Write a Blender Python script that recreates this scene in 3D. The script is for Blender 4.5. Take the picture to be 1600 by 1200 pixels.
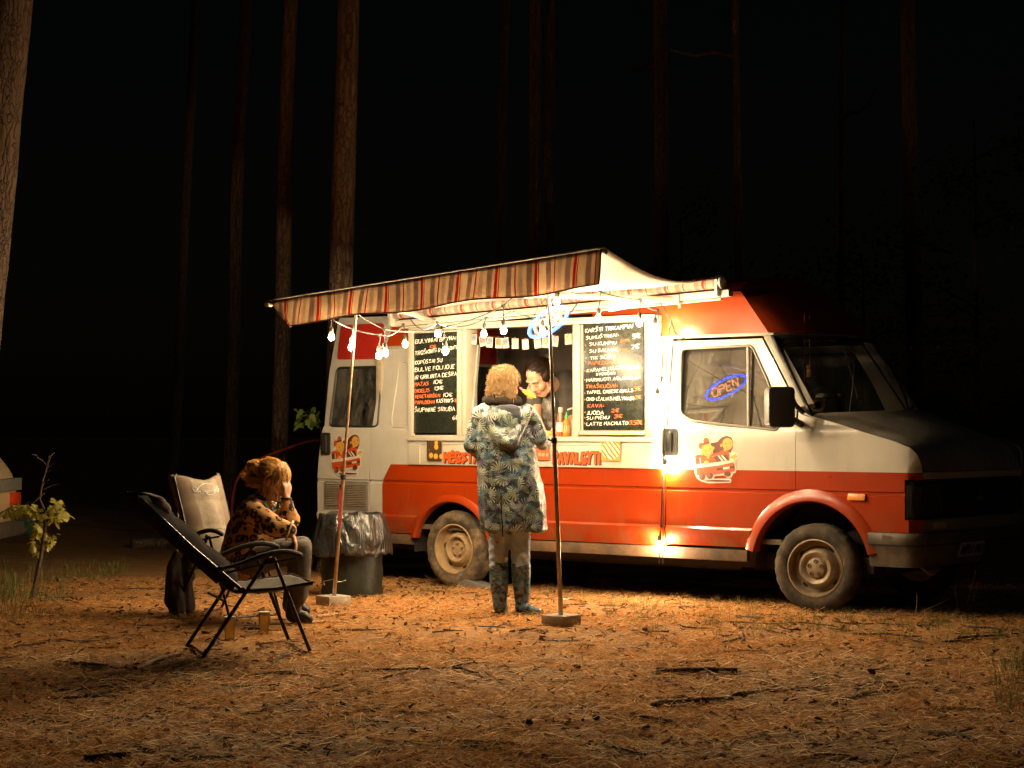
import bpy, bmesh, math, random
import numpy as np
from mathutils import Vector, Matrix, Euler, noise

random.seed(7)
rng = np.random.default_rng(7)
scene = bpy.context.scene
for _o in list(bpy.data.objects):
    bpy.data.objects.remove(_o)
col = scene.collection
PI = math.pi
R = math.radians

# ------------------------------------------------------------------ camera
CAM = Vector((7.62, -12.9255, 1.4157)); YAW = .6859; PITCH = .0223; FPX = 3021.6
cd = bpy.data.cameras.new('camera'); cam = bpy.data.objects.new('camera', cd); col.objects.link(cam)
cam.location = CAM; cam.rotation_euler = (PI/2 + PITCH, 0, YAW)
cd.sensor_width = 36; cd.lens = FPX/1600*36; cd.clip_start = .1; cd.clip_end = 600
scene.camera = cam

# ------------------------------------------------------------------ night sky, moon, exposure
w = bpy.data.worlds.new('World'); scene.world = w; w.use_nodes = True
nt = w.node_tree; bg = nt.nodes['Background']
sk = nt.nodes.new('ShaderNodeTexSky'); sk.sky_type = 'NISHITA'; sk.sun_disc = False
sk.sun_elevation = R(4); sk.sun_rotation = R(120)
nt.links.new(sk.outputs[0], bg.inputs[0]); bg.inputs[1].default_value = .00006
sd = bpy.data.lights.new('moonlight', 'SUN'); sd.energy = .004; sd.angle = R(.5); sd.color = (.8, .88, 1)
so = bpy.data.objects.new('moonlight', sd); col.objects.link(so); so.rotation_euler = (R(50), 0, R(120))
scene.view_settings.view_transform = 'Standard'; scene.view_settings.look = 'None'
scene.view_settings.exposure = 2.7; scene.view_settings.gamma = 1
scene.view_settings.use_curve_mapping = False
cy = scene.cycles
cy.use_denoising = True; cy.max_bounces = 6; cy.diffuse_bounces = 3; cy.glossy_bounces = 3
cy.transmission_bounces = 4; cy.transparent_max_bounces = 10
cy.caustics_reflective = False; cy.caustics_refractive = False
cy.sample_clamp_indirect = 3; cy.sample_clamp_direct = 0; cy.use_light_tree = True; cy.blur_glossy = .6
BULB = 345.0                                    # radiance of the lit filament bulbs
WARM = (1.0, .75, .43, 1)

# ------------------------------------------------------------------ survey helpers: photo measurements to real points on known planes
_s, _c = math.sin(YAW), math.cos(YAW)
RV = Vector((_c, _s, 0)); FV = Vector((-_s*math.cos(PITCH), _c*math.cos(PITCH), math.sin(PITCH))); UV_ = RV.cross(FV)
def ray(px, py): return FV*FPX + RV*(px-800) + UV_*(600-py)
def onY(px, py, Y=0.):
    d = ray(px, py); return CAM + d*((Y-CAM.y)/d.y)
def onD(px, py, D): return CAM + ray(px, py)*(D/FPX)
def gz0(x, y):
    D = -(x-CAM.x)*_s + (y-CAM.y)*_c
    t = 13.4-D; a = (t+math.sqrt(t*t+.3))/2; t2 = t-2.6; b = (t2+math.sqrt(t2*t2+.5))/2
    return -.065*(a-b)
def gz(x, y):
    D = -(x-CAM.x)*_s + (y-CAM.y)*_c
    far = min(1, max(0, (D-19)/12))
    return gz0(x, y) + .012*noise.noise((x*1.1, y*1.1, 3)) + .007*noise.noise((x*3.3, y*3.3, 9)) + far*.5*noise.noise((x*.12, y*.12, 1)) + .045*max(0, min(1, (11.5-D)/2))*noise.noise((x*1.3, y*1.3, 5)) + .02*max(0, min(1, (12-D)/2))*noise.noise((x*3.1, y*3.1, 15))
def onG(px, py, dz=0.):
    d = ray(px, py); z = 0.
    for _ in range(12):
        p = CAM + d*((z-CAM.z)/d.z); z = gz0(p.x, p.y)
    return Vector((p.x, p.y, gz(p.x, p.y)+dz))
def depth(p): return (Vector(p)-CAM).dot(FV)

# ------------------------------------------------------------------ scene graph helpers
def tag(o, label=None, cat=None, group=None, kind=None):
    if label: o['label'] = label
    if cat: o['category'] = cat
    if group: o['group'] = group
    if kind: o['kind'] = kind
    return o
def empty(name, loc=(0, 0, 0), label=None, cat=None, group=None, rz=0):
    o = bpy.data.objects.new(name, None); col.objects.link(o); o.location = loc; o.rotation_euler = (0, 0, rz)
    o.empty_display_size = .1
    return tag(o, label, cat, group)
def link_mesh(name, me, mats, parent=None, smooth=40):
    o = bpy.data.objects.new(name, me); col.objects.link(o)
    if mats is not None:
        for m in (mats if isinstance(mats, (list, tuple)) else [mats]): me.materials.append(m)
    if parent is not None: o.parent = parent
    if smooth is not None:
        me.polygons.foreach_set('use_smooth', [True]*len(me.polygons))
        if smooth < 180: me.set_sharp_from_angle(angle=R(smooth))
    return o
def copy_tree(o, parent=None):
    c = o.copy(); col.objects.link(c); c.parent = parent
    for ch in list(o.children): copy_tree(ch, c)
    return c

def frame_of(d):
    d = Vector(d).normalized(); a = Vector((0, 0, 1)) if abs(d.z) < .9 else Vector((1, 0, 0))
    x = d.cross(a).normalized(); return x, d.cross(x).normalized(), d

class MB:
    def __init__(s): s.v = []; s.f = []; s.m = []
    def add(s, vs, fs, mi=0):
        b = len(s.v); s.v += [tuple(p) for p in vs]; s.f += [tuple(i+b for i in f) for f in fs]; s.m += [mi]*len(fs); return s
    def box(s, c, d, rot=None, mi=0):
        x, y, z = d[0]/2, d[1]/2, d[2]/2
        vs = [Vector(p) for p in ((-x,-y,-z),(x,-y,-z),(x,y,-z),(-x,y,-z),(-x,-y,z),(x,-y,z),(x,y,z),(-x,y,z))]
        if rot is not None: vs = [rot @ p for p in vs]
        return s.add([p+Vector(c) for p in vs], [(3,2,1,0),(4,5,6,7),(0,1,5,4),(1,2,6,5),(2,3,7,6),(3,0,4,7)], mi)
    def span(s, a, b, mi=0):
        return s.box([(a[i]+b[i])/2 for i in range(3)], [abs(b[i]-a[i]) for i in range(3)], None, mi)
    def tube(s, pts, r, n=8, mi=0, caps=True, closed=False, flat=1.0):
        pts = [Vector(p) for p in pts]; k = len(pts)
        rs = list(r) if isinstance(r, (list, tuple)) else [r]*k
        d0 = (pts[1]-pts[0]).normalized(); X, Y, _ = frame_of(d0); vs = []
        for i, p in enumerate(pts):
            if closed: d = pts[(i+1) % k]-pts[i-1]
            else: d = pts[min(i+1, k-1)]-pts[max(i-1, 0)]
            if d.length < 1e-9: d = d0
            d.normalize(); q = d0.rotation_difference(d); X = q @ X; Y = q @ Y; d0 = d
            for j in range(n):
                a = 2*PI*j/n; vs.append(p + X*(rs[i]*math.cos(a)) + Y*(rs[i]*flat*math.sin(a)))
        fs = []
        for i in range(k if closed else k-1):
            for j in range(n):
                a, b = i*n+j, i*n+(j+1) % n; c2, d2 = ((i+1) % k)*n+(j+1) % n, ((i+1) % k)*n+j
                fs.append((a, b, c2, d2))
        if caps and not closed:
            fs.append(tuple(range(n))[::-1]); fs.append(tuple((k-1)*n+j for j in range(n)))
        return s.add(vs, fs, mi)
    def lathe(s, prof, o=(0, 0, 0), axis=(0, 0, 1), n=24, mi=0, jit=None, caps=True):
        X, Y, Z = frame_of(axis); o = Vector(o); vs = []; k = len(prof)
        for (r, h) in prof:
            for j in range(n):
                a = 2*PI*j/n; rr = r*(1 if jit is None else jit(a, h))
                vs.append(o + X*(rr*math.cos(a)) + Y*(rr*math.sin(a)) + Z*h)
        fs = [(i*n+j, i*n+(j+1) % n, (i+1)*n+(j+1) % n, (i+1)*n+j) for i in range(k-1) for j in range(n)]
        if caps and prof[0][0] > 1e-6: fs.append(tuple(range(n))[::-1])
        if caps and prof[-1][0] > 1e-6: fs.append(tuple((k-1)*n+j for j in range(n)))
        return s.add(vs, fs, mi)
    def grid(s, fn, nu, nv, mi=0):
        vs = [fn(i/(nu-1), j/(nv-1)) for i in range(nu) for j in range(nv)]
        return s.add(vs, [(i*nv+j, (i+1)*nv+j, (i+1)*nv+j+1, i*nv+j+1) for i in range(nu-1) for j in range(nv-1)], mi)
    def prism(s, poly, fn, t0, t1, mi=0):
        """poly (a,b) extruded: fn(a,b,t)->point"""
        n = len(poly); vs = [fn(a, b, t0) for a, b in poly]+[fn(a, b, t1) for a, b in poly]
        fs = [tuple(range(n)), tuple(range(2*n-1, n-1, -1))]+[(i, i+n, (i+1) % n+n, (i+1) % n) for i in range(n)]
        return s.add(vs, fs, mi)
    def build(s, name, mats, parent=None, smooth=40, bevel=0, fix=True, seg=2):
        me = bpy.data.meshes.new(name); me.from_pydata(s.v, [], s.f)
        if isinstance(mats, (list, tuple)): me.polygons.foreach_set('material_index', s.m)
        if fix or bevel:
            bm = bmesh.new(); bm.from_mesh(me)
            if fix: bmesh.ops.remove_doubles(bm, verts=bm.verts, dist=1e-6); bmesh.ops.recalc_face_normals(bm, faces=bm.faces)
            if bevel:
                es = [e for e in bm.edges if len(e.link_faces) == 2 and e.calc_face_angle(0) > R(25)]
                bmesh.ops.bevel(bm, geom=es, offset=bevel, segments=seg, affect='EDGES', profile=.6, clamp_overlap=True)
            bm.to_mesh(me); bm.free()
        return link_mesh(name, me, mats, parent, smooth)

def rounded(poly, r, n=4):
    """round the corners of a polygon"""
    out = []; k = len(poly)
    for i in range(k):
        p0, p, p1 = Vector(poly[i-1]), Vector(poly[i]), Vector(poly[(i+1) % k])
        a = (p0-p); b = (p1-p); rr = min(r, a.length*.45, b.length*.45)
        a = p+a.normalized()*rr; b = p+b.normalized()*rr
        for j in range(n+1):
            t = j/n; q = a*(1-t)**2 + p*(2*t*(1-t)) + b*t*t; out.append((q.x, q.y))
    return out

def sheet(outer, holes=(), step=.15, lines=()):
    """triangulated flat sheet in (a,b), cut on a grid so that it can be bent"""
    bm = bmesh.new(); es = []
    for loop in [outer]+list(holes):
        vs = [bm.verts.new((a, 0, b)) for a, b in loop]
        es += [bm.edges.new((vs[i], vs[(i+1) % len(vs)])) for i in range(len(vs))]
    bmesh.ops.triangle_fill(bm, use_beauty=True, use_dissolve=False, edges=es, normal=(0, -1, 0))
    A = [p[0] for p in outer]; B = [p[1] for p in outer]
    cuts = [((x, 0, 0), (1, 0, 0)) for x in np.arange(min(A)+step, max(A)-.01, step)]
    cuts += [((0, 0, z), (0, 0, 1)) for z in list(np.arange(min(B)+step, max(B)-.01, step))+[l for l in lines if min(B)+.004 < l < max(B)-.004]]
    for co, no in cuts:
        bmesh.ops.bisect_plane(bm, geom=bm.verts[:]+bm.edges[:]+bm.faces[:], dist=1e-5, plane_co=co, plane_no=no)
    return bm
def panel(name, outer, holes, fn, thick, mats, parent, step=.15, lines=(), smooth=28):
    """fn(a,b,out)->point ; a solid bent panel"""
    bm = sheet(outer, holes, step, lines)
    r = bmesh.ops.extrude_face_region(bm, geom=bm.faces[:], use_keep_orig=True)
    new = {v for v in r['geom'] if isinstance(v, bmesh.types.BMVert)}
    for v in bm.verts:
        v.co = fn(v.co.x, v.co.z, -thick if v in new else 0.)
    bmesh.ops.recalc_face_normals(bm, faces=bm.faces)
    me = bpy.data.meshes.new(name); bm.to_mesh(me); bm.free()
    return link_mesh(name, me, mats, parent, smooth)

def blob(name, parts, voxel, mats, parent=None, sm=4, disp=None, n=14):
    """one continuous skin over tapered limbs and ellipsoids"""
    mb = MB()
    for p in parts:
        if p[0] == 'c':
            a, ra, b, rb = Vector(p[1]), p[2], Vector(p[3]), p[4]; L = (b-a).length
            pr = [(max(1e-7, ra*math.sin(t)), -ra*math.cos(t)) for t in np.linspace(0, PI/2, 5)]
            pr += [(max(1e-7, rb*math.cos(t)), L+rb*math.sin(t)) for t in np.linspace(0, PI/2, 5)]
            mb.lathe(pr, a, b-a if L > 1e-6 else (0, 0, 1), n)
        elif p[0] == 'm': mb.add(p[1], p[2])
        else:
            c, rad = Vector(p[1]), p[2]; rot = p[3] if len(p) > 3 else Matrix.Identity(3)
            vs = []; fs = []; NU, NV = 10, 16
            for i in range(NU+1):
                th = PI*i/NU
                for j in range(NV):
                    ph = 2*PI*j/NV
                    vs.append(c + rot @ Vector((rad[0]*math.sin(th)*math.cos(ph), rad[1]*math.sin(th)*math.sin(ph), rad[2]*math.cos(th))))
            for i in range(NU):
                for j in range(NV): fs.append((i*NV+j, (i+1)*NV+j, (i+1)*NV+(j+1) % NV, i*NV+(j+1) % NV))
            mb.add(vs, fs)
    me = bpy.data.meshes.new('tmp'); me.from_pydata(mb.v, [], mb.f)
    bm = bmesh.new(); bm.from_mesh(me); bmesh.ops.remove_doubles(bm, verts=bm.verts, dist=1e-5)
    bmesh.ops.recalc_face_normals(bm, faces=bm.faces); bm.to_mesh(me); bm.free()
    t = bpy.data.objects.new('tmp', me); col.objects.link(t)
    m = t.modifiers.new('r', 'REMESH'); m.mode = 'VOXEL'; m.voxel_size = voxel
    if sm: q = t.modifiers.new('s', 'SMOOTH'); q.factor = .5; q.iterations = sm
    dg = bpy.context.evaluated_depsgraph_get(); me2 = bpy.data.meshes.new_from_object(t.evaluated_get(dg))
    bpy.data.objects.remove(t); bpy.data.meshes.remove(me)
    if disp:
        me2.update(); nr = [v.normal.copy() for v in me2.vertices]
        for v, nn in zip(me2.vertices, nr): v.co += nn*disp(v.co, nn)
    me2.name = name; me2.materials.clear()
    return link_mesh(name, me2, mats, parent, 180)

def quads_mesh(name, V, mats, parent=None, colr=None):
    """V: (n,4,3) array -> one mesh of loose quads, colr (n,3) per-quad colour attribute 'tint'"""
    n = V.shape[0]; me = bpy.data.meshes.new(name)
    me.vertices.add(n*4); me.vertices.foreach_set('co', V.reshape(-1).astype(np.float32))
    me.loops.add(n*4); me.loops.foreach_set('vertex_index', np.arange(n*4, dtype=np.int32))
    me.polygons.add(n); me.polygons.foreach_set('loop_start', np.arange(0, n*4, 4, dtype=np.int32))
    try: me.polygons.foreach_set('loop_total', np.full(n, 4, dtype=np.int32))
    except Exception: pass
    if colr is not None:
        at = me.color_attributes.new('tint', 'FLOAT_COLOR', 'POINT')
        c4 = np.ones((n, 4, 4), dtype=np.float32); c4[:, :, :3] = colr[:, None, :]; at.data.foreach_set('color', c4.reshape(-1))
    me.update(calc_edges=True); me.validate()
    return link_mesh(name, me, mats, parent, None)

# ------------------------------------------------------------------ materials
class NT:
    def __init__(s, name):
        s.m = bpy.data.materials.new(name); s.m.use_nodes = True; s.t = s.m.node_tree
        s.b = s.t.nodes['Principled BSDF']; s.out = s.t.nodes['Material Output']; s._tc = None
    def n(s, typ, **k):
        nd = s.t.nodes.new('ShaderNode'+typ)
        for a, v in k.items():
            if a.startswith('i_'):
                key = a[2:].replace('_', ' '); nd.inputs[int(key) if key.isdigit() else key].default_value = v
            else: setattr(nd, a, v)
        return nd
    def l(s, a, b): s.t.links.new(a, b)
    def tc(s, kind='Object'):
        if s._tc is None: s._tc = s.n('TexCoord')
        return s._tc.outputs[kind]
    def math(s, op, a, b=None, clamp=False):
        nd = s.n('Math', operation=op); nd.use_clamp = clamp
        for i, x in enumerate((a, b)):
            if x is None: continue
            if hasattr(x, 'links') or hasattr(x, 'is_output'): s.l(x, nd.inputs[i])
            else: nd.inputs[i].default_value = x
        return nd.outputs[0]
    def ramp(s, fac, stops):
        nd = s.n('ValToRGB'); e = nd.color_ramp.elements
        while len(e) < len(stops): e.new(.5)
        for x, (p, c) in zip(e, stops):
            x.position = p; x.color = (c, c, c, 1) if not isinstance(c, (tuple, list)) else (*c[:3], 1)
        s.l(fac, nd.inputs[0]); return nd.outputs[0]
    def mix(s, fac, a, b, mode='MIX'):
        nd = s.n('Mix', data_type='RGBA', blend_type=mode)
        for i, x in ((0, fac), (6, a), (7, b)):
            if isinstance(x, (int, float)): nd.inputs[i].default_value = x if i == 0 else (x, x, x, 1)
            elif isinstance(x, (tuple, list)): nd.inputs[i].default_value = (*x[:3], 1)
            else: s.l(x, nd.inputs[i])
        return nd.outputs[2]
    def noise(s, scale, detail=4, rough=.6, vec=None, dist=0.):
        nd = s.n('TexNoise'); nd.inputs['Scale'].default_value = scale; nd.inputs['Detail'].default_value = detail
        nd.inputs['Roughness'].default_value = rough; nd.inputs['Distortion'].default_value = dist
        s.l(vec if vec is not None else s.tc(), nd.inputs['Vector']); return nd.outputs[0]
    def mapping(s, scale=(1, 1, 1), rot=(0, 0, 0), loc=(0, 0, 0), vec=None):
        nd = s.n('Mapping'); nd.inputs['Scale'].default_value = scale; nd.inputs['Rotation'].default_value = rot; nd.inputs['Location'].default_value = loc
        s.l(vec if vec is not None else s.tc(), nd.inputs['Vector']); return nd.outputs[0]
    def bump(s, h, strength=.3, dist=.01):
        nd = s.n('Bump'); nd.inputs['Strength'].default_value = strength; nd.inputs['Distance'].default_value = dist
        s.l(h, nd.inputs['Height']); s.l(nd.outputs[0], s.b.inputs['Normal'])
    def color(s, c):
        if isinstance(c, (tuple, list)): s.b.inputs['Base Color'].default_value = (*c[:3], 1)
        else: s.l(c, s.b.inputs['Base Color'])
    def set(s, **k):
        for a, v in k.items():
            key = a.replace('_', ' ')
            if hasattr(v, 'links') or hasattr(v, 'is_output'): s.l(v, s.b.inputs[key])
            else: s.b.inputs[key].default_value = v
        return s

def pm(name, c, rough=.5, metal=0., var=.25, scale=12., bump=0., bscale=None, dirt=None, dirt_amt=.5, dscale=3., spec=.5, coat=0.):
    """plain procedural material with tonal variation, optional dirt patches and fine relief"""
    q = NT(name); f = q.noise(scale, 5)
    lo = tuple(x*(1-var) for x in c); hi = tuple(min(1, x*(1+var*.6)) for x in c)
    cc = q.ramp(f, [(.3, lo), (.7, hi)])
    if dirt:
        d = q.ramp(q.noise(dscale, 7, .65), [(.42, 0), (.68, 1)])
        cc = q.mix(q.math('MULTIPLY', d, dirt_amt), cc, dirt)
    q.color(cc); q.set(Roughness=rough, Metallic=metal); q.b.inputs['Specular IOR Level'].default_value = spec
    if coat: q.b.inputs['Coat Weight'].default_value = coat; q.b.inputs['Coat Roughness'].default_value = .08
    if bump: q.bump(q.noise(bscale or scale*3, 6, .65), bump, .01)
    return q.m
def emit(name, c, strength):
    m = bpy.data.materials.new(name); m.use_nodes = True; t = m.node_tree
    t.nodes.remove(t.nodes['Principled BSDF']); e = t.nodes.new('ShaderNodeEmission')
    e.inputs[0].default_value = (*c[:3], 1); e.inputs[1].default_value = strength
    t.links.new(e.outputs[0], t.nodes['Material Output'].inputs[0]); return m
def thin_glass(name, tint=(.75, .75, .72), dirt=.12, ior=1.5):
    q = NT(name); t = q.t; tr = q.n('BsdfTransparent'); tr.inputs[0].default_value = (*tint, 1)
    gl = q.n('BsdfGlossy'); gl.inputs['Roughness'].default_value = .015
    df = q.n('BsdfDiffuse'); df.inputs[0].default_value = (.35, .32, .27, 1)
    fr = q.n('Fresnel'); fr.inputs[0].default_value = ior
    m1 = q.n('MixShader'); m2 = q.n('MixShader')
    q.l(q.math('MULTIPLY', fr.outputs[0], 1.6, True), m1.inputs[0]); q.l(tr.outputs[0], m1.inputs[1]); q.l(gl.outputs[0], m1.inputs[2])
    d = q.ramp(q.noise(6, 7, .7, q.mapping((1, 1, .35))), [(.35, 0), (.8, 1)])
    q.l(q.math('MULTIPLY', d, dirt), m2.inputs[0]); q.l(m1.outputs[0], m2.inputs[1]); q.l(df.outputs[0], m2.inputs[2])
    t.nodes.remove(q.b); q.l(m2.outputs[0], q.out.inputs[0]); return q.m
# ================================================================== ground
def ground_material():
    q = NT('forest_floor')
    v = q.tc()
    big = q.noise(.55, 5, .6); mid = q.noise(4.5, 6, .65); fine = q.noise(42, 6, .7)
    st = q.noise(60, 4, .6, q.mapping((1, .18, 1), (0, 0, .6))); st2 = q.noise(60, 4, .6, q.mapping((.18, 1, 1), (0, 0, .3)))
    soil = q.ramp(mid, [(.3, (.10, .05, .02)), (.5, (.22, .115, .048)), (.72, (.34, .19, .08))])
    litter = q.ramp(fine, [(.3, (.13, .06, .02)), (.5, (.32, .155, .05)), (.7, (.52, .28, .095))])
    c = q.mix(q.ramp(big, [(.38, .15), (.62, .85)]), soil, litter)
    s = q.math('MAXIMUM', q.ramp(st, [(.62, 0), (.7, 1)]), q.ramp(st2, [(.62, 0), (.7, 1)]))
    c = q.mix(q.math('MULTIPLY', s, .55), c, (.66, .46, .24))
    # trampled straw and sandy soil, painted paler in front to offset weak lamplight there
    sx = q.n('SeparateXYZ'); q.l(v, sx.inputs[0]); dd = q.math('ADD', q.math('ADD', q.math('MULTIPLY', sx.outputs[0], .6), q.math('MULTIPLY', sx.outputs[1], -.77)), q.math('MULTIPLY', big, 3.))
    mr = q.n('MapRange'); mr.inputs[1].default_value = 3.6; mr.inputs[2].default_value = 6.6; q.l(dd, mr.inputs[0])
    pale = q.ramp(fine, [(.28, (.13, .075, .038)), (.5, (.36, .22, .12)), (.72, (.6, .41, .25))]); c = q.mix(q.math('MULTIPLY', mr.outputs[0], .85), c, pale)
    dk = q.ramp(q.noise(13, 5, .6), [(.58, 0), (.68, 1)])
    c = q.mix(q.math('MULTIPLY', dk, .5), c, (.1, .055, .03))
    q.color(c); q.set(Roughness=.95); q.b.inputs['Specular IOR Level'].default_value = .15
    h = q.math('ADD', q.math('MULTIPLY', fine, .6), q.math('ADD', q.math('MULTIPLY', s, .25), q.math('MULTIPLY', mid, .8)))
    q.bump(h, .55, .02)
    return q.m
M = {}
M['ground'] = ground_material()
def axis(lo, hi, fine, step):
    core = np.arange(lo, hi+1e-6, fine); out = [lo]; d = step
    left = []; x = lo
    while x > -160: x -= d; left.append(x); d *= 1.22
    right = []; x = hi; d = step
    while x < 160: x += d; right.append(x); d *= 1.22
    return np.array(left[::-1]+list(core)+right)
gx = axis(-8, 5, .085, .1); gy = axis(-9.5, 4, .085, .1)
NX, NY = len(gx), len(gy)
Vg = [(x, y, gz(x, y)) for x in gx for y in gy]
Fg = [(i*NY+j, (i+1)*NY+j, (i+1)*NY+j+1, i*NY+j+1) for i in range(NX-1) for j in range(NY-1)]
me = bpy.data.meshes.new('ground'); me.from_pydata(Vg, [], Fg)
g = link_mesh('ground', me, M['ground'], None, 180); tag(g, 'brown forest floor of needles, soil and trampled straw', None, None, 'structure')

# fast height lookup
HG = np.array([p[2] for p in Vg]).reshape(NX, NY)
def gzv(x, y):
    i = np.clip(np.searchsorted(gx, x)-1, 0, NX-2); j = np.clip(np.searchsorted(gy, y)-1, 0, NY-2)
    a = (x-gx[i])/(gx[i+1]-gx[i]); b = (y-gy[j])/(gy[j+1]-gy[j])
    return HG[i, j]*(1-a)*(1-b)+HG[i+1, j]*a*(1-b)+HG[i, j+1]*(1-a)*b+HG[i+1, j+1]*a*b
def view_scatter(n, d0, d1, half=.29, power=1.0):
    """random ground spots spread over the clearing in front of the van, denser close by"""
    D = d0+(d1-d0)*rng.random(n)**power; r = (rng.random(n)*2-1)*half*D
    x = CAM.x - D*_s + r*_c; y = CAM.y + D*_c + r*_s
    return x, y, D
def tinted(name, rough=.9, trans=0.):
    q = NT(name); a = q.n('Attribute'); a.attribute_name = 'tint'; q.color(a.outputs[0]); q.set(Roughness=rough)
    q.b.inputs['Specular IOR Level'].default_value = .25
    if trans:
        t = q.n('BsdfTranslucent'); q.l(a.outputs[0], t.inputs[0]); mx = q.n('MixShader'); mx.inputs[0].default_value = trans
        q.l(q.b.outputs[0], mx.inputs[1]); q.l(t.outputs[0], mx.inputs[2]); q.l(mx.outputs[0], q.out.inputs[0])
    return q.m
M['needle'] = tinted('dry_needle', .8, .5); M['blade'] = tinted('grass_blade', .7, .3)
def needles(name, n, d0, d1, L, Wd, cols, lift, label, cat=None, power=1., keep=None, half=.29):
    x, y, D = view_scatter(n, d0, d1, half, power)
    if keep is not None:
        k = keep(x, y); x, y = x[k], y[k]; n = len(x)
    a = rng.random(n)*2*PI; ln = L[0]+(L[1]-L[0])*rng.random(n); wd = Wd[0]+(Wd[1]-Wd[0])*rng.random(n)
    tilt = (rng.random(n)-.5)*1.5*rng.random(n)
    z = gzv(x, y)+lift[0]+(lift[1]-lift[0])*rng.random(n)**2+np.abs(np.sin(tilt))*ln*.5
    dx, dy, dz = np.cos(a)*np.cos(tilt)*ln/2, np.sin(a)*np.cos(tilt)*ln/2, np.sin(tilt)*ln/2
    # each needle faces up and slightly to one side
    ro = (rng.random(n)-.5)*2.6; wx, wy, wz = -np.sin(a)*wd/2*np.cos(ro), np.cos(a)*wd/2*np.cos(ro), np.sin(ro)*wd/2
    P = np.stack([x, y, z], 1); Dv = np.stack([dx, dy, dz], 1); Wv = np.stack([wx, wy, wz], 1)
    V = np.stack([P-Dv-Wv, P+Dv-Wv*.5, P+Dv+Wv*.5, P-Dv+Wv], 1)
    ci = rng.integers(0, len(cols), n); C = np.array(cols)[ci]*(.7+.6*rng.random((n, 1)))
    o = quads_mesh(name, V, M['needle'], None, C); tag(o, label, cat, None, 'stuff'); return o
patch = lambda x, y: rng.random(len(x)) < np.clip(.5+1.7*np.array([noise.noise((a*.9, b*.9, 2))+.5*noise.noise((a*3, b*3, 7)) for a, b in zip(x, y)]), .08, 1)
needles('needle_litter', 330000, 7.6, 18, (.03, .085), (.0016, .0036), [(.66, .34, .105), (.6, .26, .07), (.72, .43, .16), (.36, .15, .045), (.76, .53, .26), (.66, .28, .075)], (.001, .02), 'dry brown pine needles strewn over the forest floor', power=1.2, keep=patch)
needles('straw_litter', 36000, 7.6, 12.5, (.04, .12), (.0022, .0045), [(.78, .55, .31), (.7, .45, .22), (.85, .67, .43)], (.002, .022), 'pale straw strewn over the front of the clearing', power=1.1)  # dense pale straw here also brightens the weakly lit foreground
needles('straw_litter', 14000, 7.6, 18, (.05, .13), (.002, .004), [(.68, .54, .33), (.58, .41, .2), (.72, .6, .4)], (.002, .012), 'pale dry straw and grass stems on trampled soil', power=1.2, keep=patch)
needles('bark_litter', 9000, 7.6, 18, (.015, .06), (.008, .024), [(.05, .025, .014), (.1, .05, .025), (.2, .1, .045)], (.004, .022), 'dark flakes of bark on the forest floor', power=1.2)

# small twigs, too many to count
mb = MB(); x, y, D = view_scatter(900, 7.8, 18, .29, 1.3)
for i in range(len(x)):
    a = random.random()*2*PI; L = random.uniform(.05, .3)*random.uniform(.5, 1.3); r = random.uniform(.002, .0065); k = 4
    pts = []; bend = random.uniform(-.6, .6)
    for j in range(k):
        t = j/(k-1)-.5; aa = a+bend*t; px_, py_ = x[i]+math.cos(aa)*L*t, y[i]+math.sin(aa)*L*t
        pts.append((px_, py_, float(gzv(np.array([px_]), np.array([py_]))[0])+r*1.3+.006*abs(noise.noise((px_*9, py_*9, 0)))))
    mb.tube(pts, [r, r*.95, r*.8, r*.5], 5)
for i in range(75):
    d_ = random.uniform(8.2, 15); r_ = random.uniform(-.27, .27)*d_; bx, by = CAM.x-d_*_s+r_*_c, CAM.y+d_*_c+r_*_s; a = random.gauss(YAW, .7); L = random.uniform(.18, .5); rad = random.uniform(.004, .010); pts = []
    for j in range(7):
        t = j/6-.5; aa = a+.5*noise.noise((i, j*.5, 0)); px_, py_ = bx+math.cos(aa)*L*t, by+math.sin(aa)*L*t; pts.append((px_, py_, gz(px_, py_)+rad*1.2+.012*abs(noise.noise((px_*7, py_*7, 0)))))
    mb.tube(pts, [rad*k for k in (.8, 1, 1, .95, .85, .7, .4)], 6)
M['twig'] = pm('twig_bark', (.075, .042, .024), .9, var=.5, scale=30, bump=.4)
M['twig_pale'] = pm('peeled_stick', (.34, .2, .095), .75, var=.35, scale=25, bump=.25)
M['bark_dark'] = pm('rotten_wood', (.13, .075, .045), .95, var=.5, scale=30, bump=.8, bscale=40)
o = mb.build('twig_litter', M['twig'], None, 60); tag(o, 'small broken twigs lying all over the clearing', None, None, 'stuff')

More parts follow.
